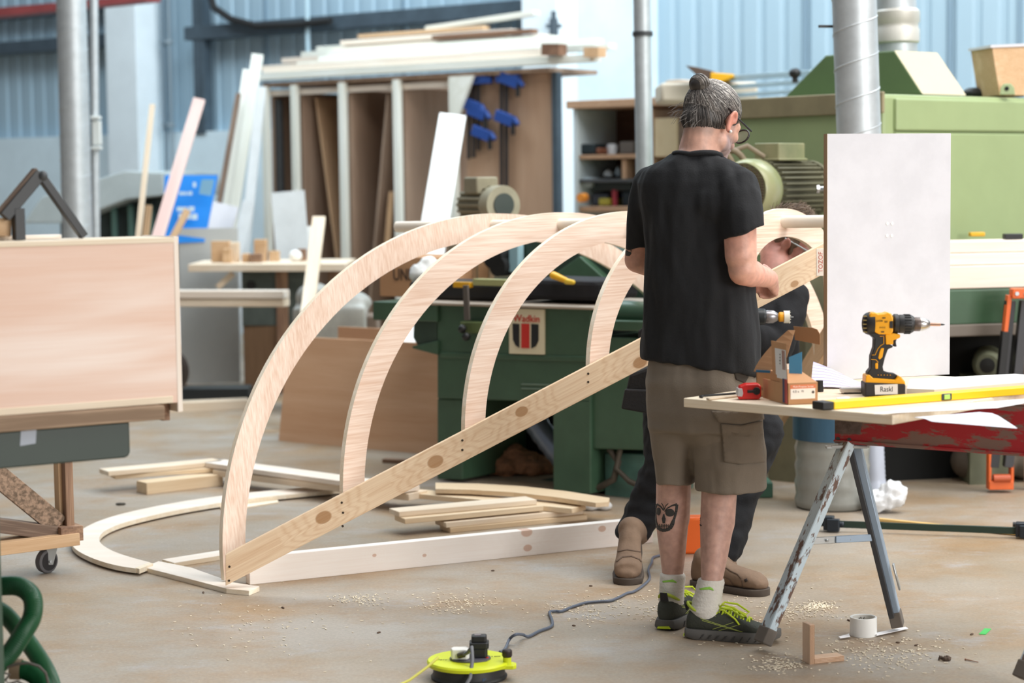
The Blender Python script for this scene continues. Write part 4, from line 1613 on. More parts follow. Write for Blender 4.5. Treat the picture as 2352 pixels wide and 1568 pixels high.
tag(organic('clear_bag', g, P('clr', '#e6e9ec', .15, var=.1, bump=.6, bsc=30), None, .01, 2, disp=lambda p, n: fbm(p, 35) * .012), 'clump of clear plastic at the foot of the dust drum', 'bag')
p = fl(2014, 1141)
p = V((p.x, p.y + .03, 0))
g = G()
pts, rr = [], []
for k in range(60):
    t = k / 59
    pts.append(p + V((-.03 * t, 0, t * .60)))
    rr.append((.046 if t > .12 else .046 + .02 * (1 - t / .12)) + .0025 * (k % 2))
g.tube(pts, rr, 18)
tag(g.build('flexible_hose', P('flexh', '#bcc3d2', .35, var=.05), smooth=60), 'pale grey flexible hose standing on the floor right of the dust drum', 'hose')
g = G()
p = fl(1742, 1144)
g.box(V((p.x, p.y + .08, .035)), (.13, .16, .07))
tag(g.build('teal_block', P('gft', '#4e7866', .5), bevel=.006), 'low teal block on the floor between the standing man and the drum', 'block')
# orange roller stand
o = thing('roller_stand', fl(2300, 1137), 'orange and black folding stand at the right edge, behind the red trestle', 'stand')
pb, ptp = fl(2299, 1130), at(2338, 690, 8.85)
pb = V((pb.x, pb.y, .015))
d = (ptp - pb)
for sx in (-.035, .03):
    board('rail', pb + V((sx, 0, .1)), pb + d * 1.0 + V((sx, 0, 0)), .04, .05, P('rl%d' % (sx > 0), '#2b2b2e' if sx < 0 else '#3c3c40', .4), o, up=(1, 0, 0))
board('slide', pb + d * .45 + V((-.055, -.02, 0)), pb + d * .84 + V((-.05, -.02, 0)), .03, .05, BLACK, o, up=(1, 0, 0))
board('arm', pb + d * .82 + V((-.05, -.01, 0)), pb + d * 1.03 + V((-.045, -.01, 0)), .018, .05, ORANGE, o, up=(1, 0, 0))
g = G()
q = pb + d * 1.04
g.box(q + V((.02, -.02, 0)), (.12, .06, .045), )
g.build('top_bracket', ORANGE, o, smooth=0, bevel=.005)
g = G()
for sx in (-.02, .02):
    g.cyl(q + V((sx, -.055, 0)), q + V((sx, -.045, 0)), .009, n=10)
g.build('bolt', STEEL, o, smooth=40)
g = G()
g.box(pb + V((-.055, 0, .09)), (.014, .05, .18))
g.box(pb + V((.045, 0, .09)), (.014, .05, .18))
g.box(pb + V((-.005, 0, .02)), (.11, .06, .04))
g.build('foot', ORANGE, o, smooth=0, bevel=.004)
g = G()
g.cyl(pb + V((-.04, -.02, .05)), pb + V((.035, -.02, .05)), .02, n=14)
g.build('roller', P('ord', '#b8522a', .4), o, smooth=40)
tag(board('pink_strip', fl(2356, 1120, .01) + V((.02, 0, 0)), at(2349, 690, 8.9) + V((.03, 0, 0)), .05, .02, PINKWOOD, None, up=(1, 0, 0)), 'pinkish strip of wood standing beside the orange stand', 'strip')
# ================================================================ the arched frame and the timber on the floor
CB_, CA_ = -.6558, .8469
CX0 = V((-.0756, 8.2593, 0))
AX = V((cos(CB_), sin(CB_), 0))           # along the ridge
RR = V((cos(CA_), sin(CA_), 0))           # across, near side is -RR
NN = V((RR.y, -RR.x, 0))                  # out of the arches' faces, towards the camera
DS, ZT, SL, WDT, EV, TL = .3433, 1.2856, .0143, .105, .7859, -.1215
RAD = [1.6104, 1.3456, 1.0741, .7864, .3579]


def ribpt(k, u, up):
    c = CX0 + AX * (DS * k) + V((0, 0, ZT + SL * DS * k))
    return c + RR * u + NN * (TL * up) + V((0, 0, up))


f1, f5 = ribpt(0, -RAD[0], -RAD[0] * EV), ribpt(4, -RAD[4], -RAD[4] * EV)
hd = V((f5.x - f1.x, f5.y - f1.y, 0)).normalized()
hn = V((hd.y, -hd.x, 0))                  # towards the camera
q1, q5 = ribpt(0, RAD[0], -RAD[0] * EV), ribpt(4, RAD[4], -RAD[4] * EV)
gd = V((q5.x - q1.x, q5.y - q1.y, 0)).normalized()
gn = V((-gd.y, gd.x, 0))
if gn.dot(RR) < 0:
    gn = -gn
PF = f1 + hn * (.03 + max((ribpt(k, -RAD[k], -RAD[k] * EV) - f1).dot(hn) for k in range(5)))
ca, cb, cc, ce = onp(518, 1345, PF, hn), onp(518, 1274, PF, hn), onp(1912, 548, PF, hn), onp(1912, 619, PF, hn)
ca.z = max(ca.z, .022)
slope = (ce.z - ca.z) / V((ce.x - ca.x, ce.y - ca.y, 0)).length


def zlow(k):
    p = ribpt(k, -RAD[k], -RAD[k] * EV)
    return ca.z + slope * (V((p.x - ca.x, p.y - ca.y, 0)).dot(hd))


FR = thing('arched_frame', V((CX0.x, CX0.y, 0)), 'large half-cone frame of five plywood arches on two sloping timber rails', 'frame')
for k in range(5):
    R_, Vv = RAD[k], RAD[k] * EV
    ze = zlow(k) + (.0 if k == 0 else .03)
    zc = ZT + SL * DS * k
    ub = ze - zc
    outer, inner = [], []
    n = 72
    oo, ii = [], []
    for j in range(n + 1):
        ph = pi * j / n
        up = Vv * sin(ph) - Vv
        if up > ub:
            oo.append((-R_ * cos(ph), up))
        up2 = (Vv - WDT) * sin(ph) - Vv
        if up2 > ub:
            ii.append((-(R_ - WDT) * cos(ph), up2))

    def close(row, ub):
        a, b_ = row[0], row[-1]
        return [(a[0], ub)] + row + [(b_[0], ub)]
    oo, ii = close(oo, ub), close(ii, ub)

    def resample(row, m):
        L = [0]
        for i in range(1, len(row)):
            L.append(L[-1] + sqrt((row[i][0] - row[i - 1][0]) ** 2 + (row[i][1] - row[i - 1][1]) ** 2))
        out = []
        i = 0
        for q in range(m + 1):
            t = L[-1] * q / m
            while i < len(L) - 2 and L[i + 1] < t:
                i += 1
            f = (t - L[i]) / max(1e-9, L[i + 1] - L[i])
            out.append((row[i][0] + (row[i + 1][0] - row[i][0]) * f, row[i][1] + (row[i + 1][1] - row[i][1]) * f))
        return out
    oo, ii = resample(oo, 84), resample(ii, 84)
    g = G()
    g.strip([ribpt(k, *p) for p in oo], [ribpt(k, *p) for p in ii], -NN * .018, 1)
    fr = MX.Identity(4)
    o3 = ribpt(k, 0, -Vv)
    gx = [RR, RR, RR, RR, RR][k]
    fr = frame(o3, gx, (0, 0, 1))
    if k == 0:
        fr = frame(o3, V((0, 0, 1)), -RR)
    o = g.build('arch', [RIBPLY, PLYEDGE], FR, fr, 25)
# ridge pole
dz = -.05


def ridge(t):
    return CX0 + AX * t + V((0, 0, ZT + SL * t + dz))


def tx(px):
    lo, hi = -1.5, 3.0
    for _ in range(50):
        m = (lo + hi) / 2
        p = ridge(m)
        d = p - V((0, 0, H))
        xx = CX + F * (d.dot(CAMX)) / d.dot(FV)
        lo, hi = (m, hi) if xx < px else (lo, m)
    return lo


g = G()
g.cyl(ridge(tx(912)), ridge(tx(1960)), .0235, n=28)
g.build('ridge_pole', P('dowel', '#f0e6d6', .5, var=.04, sc=5), FR, frame(ridge(0), AX), 40)
# screws where the pole meets the first arch
SCREW = P('screw', '#4a3f35', .5, .5)
g = G()
for k, pts in enumerate((((1112, 506), (1112, 522)),)):
    pl = ribpt(0, 0, 0)
    for x, y in pts:
        p = onp(x, y, pl + NN * .001, NN)
        g.cyl(p - NN * .004, p + NN * .001, .0038, n=10)
g.build('screw', SCREW, FR, smooth=0)
# near rail: pine plank with knots
dl = V((ce.x - ca.x, ce.y - ca.y, ce.z - ca.z)).normalized()
frr = frame((ca + cb) / 2, dl, (0, 0, 1))
kn = []
for x, y, r in ((743, 1188, .021), (1000, 1060, .021), (1198, 945, .017), (1470, 832, .019), (1825, 652, .011)):
    q = frr.inverted() @ onp(x, y, PF, hn)
    kn.append((q.x, q.z, r))
PINE = wood('pine', '#fbe1c0', '#cd9865', .9, .5, knots=kn, ring=.5, fine=.3, warp=.8, knotcol='#a8743f')
g = G()
g.prism([ca, ce, cc, cb], -hn * .028)
g.build('side_rail', PINE, FR, frr, 0, .002, 2)
for x, y in ((527, 1301), (526, 1333), (785, 1154), (788, 1177), (787, 1208), (1062, 1011), (1062, 1033), (1351, 858), (1351, 877)):
    p = onp(x, y, PF, hn)
    g = G()
    g.cyl(p - hn * .003, p + hn * .0012, .0042, n=10)
    g.build('screw', SCREW, FR, smooth=0)
p = onp(1885, 602, PF, hn) + hn * .001
tg_ = board('wood_tag', p - V((0, 0, .048)), p + V((0, 0, .048)), .03, .002, WHITEWOOD, FR, up=hd)
text('lettering', 'TOZOF', P('tagred', '#c2604e', .8), tg_, p + hn * .0014, V((0, 0, 1)), -hd, .022, .0002)
# far rail, mirrored
L2 = V((ce.x - ca.x, ce.y - ca.y, 0)).length * 1.02
s2 = (ce.z - ca.z) / L2
hgt = (cb.z - ca.z)
p0 = V((q1.x, q1.y, ca.z)) + gn * .003
p1 = p0 + gd * L2 + V((0, 0, ce.z - ca.z))
g = G()
g.prism([p0, p1, p1 + V((0, 0, hgt)), p0 + V((0, 0, hgt))], gn * .028)
g.build('side_rail', TANWOOD, FR, frame(p0, p1 - p0), 0, .002, 2)
g = G()
e0, e1 = ce - dl * .02 - hn * .02, p1 - gd * .02
g.prism([e0, e1, e1 + V((0, 0, hgt)), e0 + V((0, 0, hgt))], hd * .02)
g.build('end_block', PALE, FR, None, 0, .002, 1)

# ---------------------------------------------------------------- flat pieces lying on the floor
FT = .018


def flat(name, pts, z, t, mat, parent=None, xdir=None, medge=None, smooth=0):
    q = [fl(x, y, z + t) for x, y in pts]
    g = G()
    g.prism([p - V((0, 0, t)) for p in q], (0, 0, t), None if medge is None else 1)
    d = (q[1] - q[0]) if xdir is None else V(xdir)
    return g.build(name, mat if medge is None else [mat, medge], parent, frame(q[0], d), smooth, .001, 1)


of = thing('curved_template', fl(250, 1250), 'curved plywood arch lying flat on the floor at the left', 'frame')
outer = [(312, 1305), (268, 1298), (225, 1286), (192, 1272), (172, 1259), (164, 1245), (171, 1230), (192, 1213), (230, 1195), (290, 1177), (380, 1158), (480, 1142), (590, 1129), (700, 1119), (800, 1112)]
inner = [(345, 1291), (318, 1284), (290, 1276), (262, 1266), (240, 1254), (229, 1243), (229, 1232), (240, 1220), (268, 1206), (318, 1191), (398, 1173), (490, 1157), (600, 1142), (705, 1131), (803, 1122)]


def smooth_row(r, n=60):
    out = []
    m = len(r)
    for i in range(n + 1):
        t = (m - 1) * i / n
        k = min(int(t), m - 2)
        f = t - k
        p0_, p1_, p2_, p3_ = r[max(k - 1, 0)], r[k], r[k + 1], r[min(k + 2, m - 1)]
        out.append(tuple(.5 * (2 * p1_[j] + (p2_[j] - p0_[j]) * f + (2 * p0_[j] - 5 * p1_[j] + 4 * p2_[j] - p3_[j]) * f * f + (3 * p1_[j] - p0_[j] - 3 * p2_[j] + p3_[j]) * f ** 3) for j in (0, 1)))
    return out


g = G()
g.strip([fl(x, y, .026) - V((0, 0, .018)) for x, y in smooth_row(outer)], [fl(x, y, .026) - V((0, 0, .018)) for x, y in smooth_row(inner)], (0, 0, .018), 1)
g.build('arc', [WHITEWOOD, PLYEDGE], of, frame(fl(250, 1250), (1, 0, 0)), 25)
flat('joint_plate', [(512, 1172), (640, 1152), (634, 1140), (500, 1158)], .0, .007, PLYEDGE, of)
flat('end_plate', [(310, 1303), (320, 1306), (352, 1293), (342, 1291)], .008, .019, PLYEDGE, of)
tf = thing('flat_brace', fl(430, 1310), 'pair of flat plywood strips meeting in a point on the floor under the frame', 'frame')
flat('strip', [(330, 1302), (364, 1288), (440, 1303), (536, 1337), (596, 1346), (572, 1356), (520, 1351), (420, 1325)], .0, .018, WHITEWOOD, tf, fl(572, 1352) - fl(320, 1298), PLYEDGE)
flat('strip', [(372, 1284), (512, 1262), (512, 1274), (400, 1292)], .0, .018, WHITEWOOD, tf, None, PLYEDGE)
# the white rail standing on edge
a, b_ = fl(574, 1343), fl(1500, 1246)
dr = (b_ - a).normalized()
nr = V((-dr.y, dr.x, 0))
hr = onp(1428, 1196, a, -nr).z - .0
kr = []
fr = frame(a + V((0, 0, hr / 2)), dr)
for x, y, r in ((860, 1275, .006), (1210, 1222, .017), (1212, 1258, .013), (1383, 1214, .012), (975, 1275, .006)):
    q = fr.inverted() @ onp(x, y, a, -nr)
    kr.append((q.x, q.z, r))
g = G()
g.prism([a, b_, b_ + V((0, 0, hr)), a + V((0, 0, hr))], nr * .045)
tag(g.build('white_rail', wood('whitepine', '#fbf5ef', '#efe0d6', .5, .55, knots=kr, ring=.3, fine=.25, knotcol='#cfa48a'), None, fr, 0, .002, 2), 'long whitish timber standing on edge on the floor, running behind the standing man', 'timber')
# stacked strips at the back
PALE2 = wood('pale2', '#ead6b8', '#d3b48c', .8, .6, ring=.4, fine=.3)
st = 'strips of pale timber stacked on the floor'


def strip_(name, x0, y0, x1, y1, z, wd, t, mat, label, cat='timber', grp=st):
    a, b_ = fl(x0, y0, z + t), fl(x1, y1, z + t)
    a.z = b_.z = z + t / 2
    return tag(board(name, a, b_, t, wd, mat, None), label, cat, grp)


strip_('timber_strip', 325, 1106, 500, 1086, 0, .1, .055, PALE2, 'thick pale block of timber under the L-shaped frame at the back left')
strip_('timber_strip', 258, 1088, 505, 1070, .058, .1, .02, PALE2, 'lower strip of the left arm of the L-shaped timber')
strip_('timber_strip', 238, 1079, 500, 1055, .08, .12, .022, PALE, 'upper strip of the left arm of the L-shaped timber')
strip_('timber_strip', 492, 1058, 940, 1118, .08, .13, .022, WHITEWOOD, 'long strip running right from the corner of the L-shaped timber')
strip_('timber_strip', 510, 1075, 960, 1130, .045, .12, .03, PALE, 'strip under the right arm of the L-shaped timber')
strip_('timber_strip', 930, 1125, 1330, 1163, .045, .11, .022, PALE2, 'strip behind the fan of short strips, under the planer edge')
cs = [(1000, 1108), (1100, 1110), (1200, 1116), (1300, 1127), (1400, 1143), (1398, 1152), (1368, 1154), (1270, 1140), (1180, 1130), (1080, 1124), (1000, 1122)]
o = flat('curved_strip', cs, .075, .02, PALE2, None, fl(1400, 1143) - fl(1000, 1108))
tag(o, 'gently curved strip of timber at the foot of the planer', 'timber')
for x0, y0, x1, y1, z, m, lab in ((1022, 1208, 1335, 1178, .0, PALE2, 'lowest and nearest strip of the fan of short timber'), (1012, 1196, 1325, 1165, .022, PALE, 'second strip from the floor in the fan of short timber'),
                                  (918, 1187, 1235, 1157, .05, PALE2, 'third strip from the floor in the fan of short timber'), (905, 1171, 1220, 1143, .072, PALE, 'topmost strip of the fan of short timber')):
    strip_('timber_strip', x0, y0, x1, y1, z, .105, .021, m, lab)
g = G()
p = fl(1352, 1172)
for k in range(5):
    g.ell(p + V((.03 * k - .05, .02 * (k % 2), .02)), (.035, .03, .022), n=10, m=6)
tag(organic('paper_scrap', g, P('scrap', '#c9c9c8', .7), None, .008, 2), 'crumpled grey scrap on the floor at the end of the short timber strips', 'scrap')

# ---------------------------------------------------------------- bar clamp and strip on the floor
o = thing('sash_clamp', fl(2100, 1212), 'long dark bar clamp lying on the floor behind the trestle', 'clamp')
a, b_ = fl(1893, 1202, .03), fl(2380, 1220, .03)
SASH = P('sash', '#2d4038', .45, .3)
board('bar', a, b_, .028, .01, SASH, o)
dcl = (b_ - a).normalized()
pc = V((-dcl.y, dcl.x, 0))
for x, y in ((1904, 1203), (2345, 1218)):
    p = fl(x, y, .03)
    g = G()
    R3 = frame(V((0, 0, 0)), dcl).to_3x3()
    g.box(p + V((0, 0, .005)), (.04, .05, .055), R3)
    g.box(p + dcl * .02 - pc * .02, (.05, .03, .05), R3)
    g.cyl(p - dcl * .05, p + dcl * .06, .011, n=12)
    g.build('jaw', P('jaw%d' % x, '#232b33', .4, .2), o, smooth=0, bevel=.004)
g = G()
p = fl(2350, 1206, .03)
g.cyl(p - dcl * .04, p + dcl * .06, .012, n=12)
g.build('handle', BLACK, o, smooth=40)
tag(board('yellow_strip', fl(2010, 1192, .008), fl(2345, 1226, .008), .012, .025, P('ystrip', '#d9b572', .6), None), 'thin yellowish strip of wood on the floor beside the bar clamp', 'strip')

# ---------------------------------------------------------------- small things on the near floor
o = thing('tape_roll', fl(1983, 1462), 'roll of white tape standing flat on the floor by the trestle foot', 'tape')
c = fl(1983, 1458)
g = G()
ro, ri, hh = .0415, .036, .058
g.rings([[c + V((r * cos(2 * pi * i / 40), r * sin(2 * pi * i / 40), z)) for i in range(40)] for r, z in ((ro, 0), (ro, hh), (ri, hh), (ri, 0))], False, True)
g.build('roll', WHITE, o, smooth=35, bevel=.0006)
g = G()
r2 = ri - .0005
g.rings([[c + V((r * cos(2 * pi * i / 40), r * sin(2 * pi * i / 40), z)) for i in range(40)] for r, z in ((r2, .001), (r2, hh - .002), (r2 - .002, hh - .002), (r2 - .002, .001))], False, True)
g.build('core', P('core', '#d8d4cc', .7), o, smooth=35)
text('lettering', 'HAWLA', P('tink', '#4a4744', .8), o, c + V((-.012, .0325, .045)), (1, .0, 0), (0, 0, 1), .014, .0004)
for nm, pts in (('tail', [(1926, 1464), (1950, 1457), (1953, 1464), (1930, 1467)]), ('tail', [(2012, 1455), (2080, 1441), (2086, 1445), (2014, 1461)])):
    g = G()
    q = [fl(x, y, .004) for x, y in pts]
    g.prism([p + V((0, 0, .002)) for p in q], (0, 0, .0015))
    g.build(nm, PAPER, o, smooth=0)
o = thing('corner_block', fl(1885, 1515), 'L-shaped plywood block on the floor in front of the trestle', 'block')
pa = fl(1860, 1526)
ud = V((-.83, .56, 0))
vd = (fl(1943, 1517) - fl(1868, 1525))
vd.z = 0
vd.normalize()
PLYL = wood('plylayers', '#c99f78', '#a87c58', 3, .7, axis=0, ring=.8, fine=.4)
PF_ = wood('plyface', '#e3c7ae', '#d0ab8c', .8, .65, axis=2)
fr2 = frame(pa, vd)
for nm, (wx, wy, wz), off in (('upright', (.016, .045, .118), 0), ('foot', (.098, .045, .016), .0165)):
    g = G()
    up2 = V((-vd.y, vd.x, 0))
    g.prism([pa + vd * off, pa + vd * (off + wx), pa + vd * (off + wx) + up2 * wy, pa + vd * off + up2 * wy], (0, 0, wz))
    g.build(nm, PF_ if nm == 'foot' else PF_, o, None, 0, .0008, 1)
    g = G()
    for j in range(4):
        if nm == 'upright':
            g.box(pa + vd * (off + .002 + j * .004) + V((0, 0, wz / 2)) - up2 * .0004, (.0016, .0008, wz - .002), fr2.to_3x3())
        else:
            g.box(pa + vd * (off + wx / 2) + V((0, 0, .002 + j * .004)) - up2 * .0004, (wx - .002, .0008, .0016), fr2.to_3x3())
    g.build('ply_layers', P('plyl%s' % nm, '#9c7350', .7), o, None, 0)
o = flat('paper_tag', [(2248, 1455), (2264, 1456), (2277, 1443), (2261, 1442)], .0, .002, P('tagg', '#3fbf55', .5))
tag(o, 'small bright green tag on the floor at the right', 'tag')
g = G()
c = fl(2170, 1516)
for k in range(7):
    an = k * 2.3
    g.ell(c + V((.012 * cos(an), .008 * sin(an), .006)), (.009, .006, .007), n=8, m=6)
tag(organic('dry_leaf', g, P('leaf', '#5b4a3e', .9, var=.3), None, .003, 1, disp=lambda p, n: fbm(p, 180) * .004), 'crumpled brown leaf on the floor at the lower right', 'leaf')
o = thing('loose_screw', fl(2230, 1517), 'single screw on the floor beside the brown leaf', 'screw')
a, b_ = fl(2219, 1514, .003), fl(2247, 1520, .003)
g = G()
g.cyl(a, b_, .0022, .0012, n=8)
g.build('shank', P('scr', '#9c7358', .4, .4), o, smooth=40)
g = G()
d = (b_ - a).normalized()
g.cyl(a - d * .003, a, .0036, .0022, n=10)
g.build('screw_head', P('scr2', '#8a654e', .4, .4), o, smooth=40)
g = G()
c = fl(275, 1160)
g.ell(c + V((0, 0, .006)), (.02, .01, .006))
g.ell(c + V((.015, .005, .005)), (.012, .008, .006))
tag(organic('dark_scrap', g, P('dscr', '#4a473f', .9), None, .003, 1), 'small dark scrap on the floor behind the curved template', 'scrap')
# dark crumbs, each on its own
for k, (x, y) in enumerate(((1132, 1310), (870, 1452), (650, 1395), (1357, 1345), (2232, 1516 - 60), (1950, 1424), (2062, 1475), (2105, 1481), (467, 1360), (1318, 1436))):
    g = G()
    c = fl(x, y, .002)
    g.ell(c, (.007 + .003 * (k % 3), .004, .003), MX.Rotation(k, 3, 'Z'), 8, 5)
    tag(g.build('wood_chip', P('chip%d' % k, '#5d4a3c', .9), smooth=60), 'tiny dark wood chip lying loose on the bare floor', 'chip', 'loose dark chips on the floor')
# sawdust flecks
g = G()
spots = [((1355, 1400), 90, 30, 150), ((1060, 1385), 100, 20, 150), ((1840, 1400), 70, 18, 190), ((1880, 1390), 30, 8, 120), ((2010, 1500), 130, 35, 260), ((1790, 1525), 70, 16, 160), ((830, 1375), 50, 12, 90), ((1700, 1425), 110, 60, 120), ((1500, 1400), 60, 40, 80), ((600, 1440), 200, 60, 90)]
for (cx_, cy_), sx, sy, nn in spots:
    for _ in range(nn):
        x, y = random.gauss(cx_, sx * .6), random.gauss(cy_, sy * .6)
        if y > 1566:
            continue
        c = fl(x, y, .0012)
        an = random.random() * 3.14
        l, w_ = random.uniform(.002, .006), random.uniform(.0012, .002)
        u = V((cos(an), sin(an), 0)) * l
        v = V((-sin(an), cos(an), 0)) * w_
        g.prism([c - u - v, c + u - v, c + u + v, c - u + v], (0, 0, .0015))
c = fl(1885, 1393)
for _ in range(40):
    q = c + V((random.gauss(0, .02), random.gauss(0, .02), .002))
    g.ell(q, (.006, .003, .003), MX.Rotation(random.random() * 3, 3, 'Z'), 6, 4)
o = g.build('sawdust', P('sawd', '#e9dcc4', .9), smooth=0)
tag(o, 'pale sawdust flecks scattered over the floor', 'sawdust', None, 'stuff')

# ---------------------------------------------------------------- cable reel and its cable
rc = fl(1077, 1575)
rc = V((at(1077, 1515, rc.y + .1).x, rc.y + .1, 0))
rt = at(1077, 1512, rc.y).z
RLIME = P('lime', '#d3dd1e', .4)
o = thing('cable_reel', rc, 'lime green and black cable reel on the floor at the bottom edge', 'reel')
g = G()
g.lathe([(.108, 0), (.11, .006), (.104, .012), (.102, rt - .017), (.05, rt - .017)], rc, n=48)
g.build('drum', P('reelbody', '#2b2c2e', .5), o, smooth=35)
g = G()
g.prism([rc + V((.085 * cos(t), .085 * sin(t), 0)) + V((0, -.022, .01)) for t in [radians(-62 + 10 * k) for k in range(5)]], (0, 0, rt - .045))
g.build('side_panel', P('reelblue', '#33475f', .45), o, smooth=0)
g = G()
g.lathe([(.112, rt - .017), (.119, rt - .015), (.121, rt - .006), (.117, rt - .001), (.06, rt), (.0, rt)], rc, n=56)
g.build('lid', RLIME, o, smooth=35)
g = G()
kx = rc + V((.118, -.035, 0))
g.prism([kx + V((x, y, rt - .02)) for x, y in ((-.06, -.02), (.01, -.022), (.018, -.012), (.018, .012), (.01, .024), (-.02, .03))], (0, 0, .012))
g.cyl(kx + V((-.008, .0, rt - .01)), kx + V((-.008, 0, rt + .012)), .012, n=18)
g.build('handle_tab', RLIME, o, smooth=35, bevel=.002)
g = G()
g.lathe([(.012, rt + .012), (.0145, rt + .016), (.0145, rt + .03), (.011, rt + .034), (.0, rt + .034)], kx + V((-.008, 0, 0)), n=20)
g.build('knob', P('rk', '#2a1f1e', .5), o, smooth=35)
g = G()
g.prism([rc + V((.064 * cos(t) * (1.0 if abs(cos(t)) < .8 else .92) + .004, .05 * sin(t) - .004, rt + .0005)) for t in [2 * pi * k / 36 for k in range(36)]], (0, 0, .004))
g.build('socket_plate', P('rsock', '#55545c', .5), o, smooth=0)
g = G()
g.cyl(rc + V((.052, -.012, rt + .004)), rc + V((.052, -.012, rt + .007)), .005, n=12)
g.build('reset_button', RED, o, smooth=0)
text('lettering', 'SAFETY', P('rink', '#6b6f3a', .7), o, rc + V((-.082, -.012, rt + .0006)), (1, -.15, 0), (.15, 1, 0), .012, .0003)
text('lettering', '13 AMP', P('rink2', '#54572e', .7), o, rc + V((.075, .02, rt + .0006)), (1, .1, 0), (-.1, 1, 0), .01, .0003)
w_ = thing('mains_plug', rc + V((-.022, -.02, rt + .006)), 'white mains plug pushed into the cable reel, grey flex hanging over the front', 'plug')
g = G()
pc_ = rc + V((-.024, -.018, rt + .005))
g.prism([pc_ + V((x, y, 0)) for x, y in ((-.024, -.016), (.02, -.02), (.026, -.008), (.026, .012), (.018, .022), (-.02, .022), (-.028, .01))], (0, 0, .03))
g.build('plug_body', P('plugw', '#e8e6df', .4), w_, smooth=0, bevel=.004)
g = G()
fp = [pc_ + V((.002, -.024, .014)), pc_ + V((.022, -.03, .024)), pc_ + V((.034, -.04, .042)), pc_ + V((.036, -.07, .012)), pc_ + V((.03, -.105, -.03)), pc_ + V((.004, -.125, -.07)), pc_ + V((-.03, -.14, -.1)), pc_ + V((-.05, -.15, -.128))]
fp = [V(p) for p in smooth_row([tuple(p) for p in [(q.x, q.y) for q in fp]], 40)] if False else fp
g.tube([fp[0]] + [fp[i].lerp(fp[i + 1], t) for i in range(7) for t in (.35, .7, 1)], .0055, 10)
g.build('flex', P('flexg', '#6b6c70', .5), w_, smooth=60)
g = G()
g.cyl(pc_ + V((-.004, -.018, .012)), pc_ + V((.012, -.028, .018)), .008, n=12)
g.build('strain_relief', P('sr', '#4b4636', .6), w_, smooth=40)
ad = thing('mains_adaptor', rc + V((.028, .012, rt + .006)), 'chunky black adaptor standing up in the cable reel socket', 'plug')
g = G()
ac = rc + V((.03, .006, rt + .005))
for z0, z1, hx, hy in ((0, .026, .024, .022), (.026, .044, .028, .026), (.044, .062, .022, .019)):
    g.prism([ac + V((x * hx, y * hy, z0)) for x, y in ((-1, -.8), (-.8, -1), (.8, -1), (1, -.8), (1, .8), (.8, 1), (-.8, 1), (-1, .8))], (0, 0, z1 - z0))
g.build('adaptor_body', P('adp', '#1f2022', .45), ad, smooth=0, bevel=.004)
g = G()
g.box(ac + V((-.004, -.004, .0635)), (.018, .012, .002))
g.build('top_label', P('adl', '#8b8285', .5), ad, smooth=0)
g = G()
p = rc + V((-.085, -.065, .075))
g.tube([p, p + V((-.03, -.03, -.02)), p + V((-.08, -.06, -.05)), p + V((-.14, -.1, -.068)), p + V((-.2, -.2, -.071))], .004, 8)
tag(g.build('supply_cable', P('ycab', '#c9c456', .5), smooth=60), 'yellow cable leaving the left side of the cable reel', 'cable')
cpx = [(1148, 1497), (1160, 1490), (1170, 1468), (1184, 1457), (1200, 1457), (1214, 1461), (1238, 1449), (1266, 1438), (1268, 1425), (1262, 1406), (1275, 1403), (1290, 1403), (1315, 1393), (1345, 1384), (1375, 1381), (1402, 1379), (1424, 1370), (1440, 1362), (1456, 1358), (1476, 1345), (1492, 1328), (1489, 1308), (1497, 1292), (1502, 1279), (1540, 1270)]
cz = [.02] + [.006] * 2 + [.02, .022, .006] + [.006] * 20
g = G()
row = smooth_row(cpx, 120)
g.tube([fl(x, y, .006 + (.03 * exp(-((x - 1185) / 14) ** 2))) for x, y in row], .0048, 8)
tag(g.build('extension_lead', P('lead', '#5b6270', .5), smooth=60), 'grey flex snaking over the floor from the cable reel to the crouching man', 'cable')
# ================================================================ trestle, table top and what lies on it
zT = .785
A_, B_ = fl(1570, 914, zT), fl(2050, 953, zT)
tu = (B_ - A_)
tu.z = 0
tw = tu.length
tu.normalize()
tv = V((-tu.y, tu.x, 0))
TT = wood('tabletop', '#efe0ca', '#dcc19c', .5, .55, ring=.35, fine=.25)
g = G()
D_ = A_ + tv * 1.0
C_ = B_ + tv * 1.0
g.prism([p - V((0, 0, .026)) for p in (A_, B_, C_, D_)], (0, 0, .026), 1)
o = g.build('table_board', [TT, PLYEDGE], None, frame(A_, tu), 0, .0015, 1)
tag(o, 'thick pale plywood board laid across the red trestle as a table', 'board')
# trestle
ts = thing('trestle', (1.3, 5.95, 0), 'steel trestle with a scratched red beam and pale blue folding legs', 'trestle')
bd = V((.82, -.572, 0)).normalized()
bn = V((.572, .82, 0)).normalized()
b0 = at(1917, 1000, 6.05)
zb0, zb1 = .608, .758
m, t, bs = nodes('redbeam_worn')
N, L = t.nodes, t.links
tcn = N.new('ShaderNodeTexCoord')
mp = N.new('ShaderNodeMapping')
mp.inputs['Scale'].default_value = (5, 14, 14)
nz = N.new('ShaderNodeTexNoise')
nz.inputs['Scale'].default_value = 1.3
nz.inputs['Detail'].default_value = 8
nz.inputs['Roughness'].default_value = .65
r = N.new('ShaderNodeValToRGB')
r.color_ramp.elements[0].position, r.color_ramp.elements[1].position = .50, .55
r.color_ramp.elements[0].color, r.color_ramp.elements[1].color = (*lin('#a01f28'), 1), (*lin('#7a5f56'), 1)
L.new(tcn.outputs['Object'], mp.inputs[0])
L.new(mp.outputs[0], nz.inputs['Vector'])
L.new(nz.outputs[0], r.inputs[0])
L.new(r.outputs[0], bs.inputs['Base Color'])
bs.inputs['Roughness'].default_value = .5
REDW = m
m, t, bs = nodes('leg_worn')
N, L = t.nodes, t.links
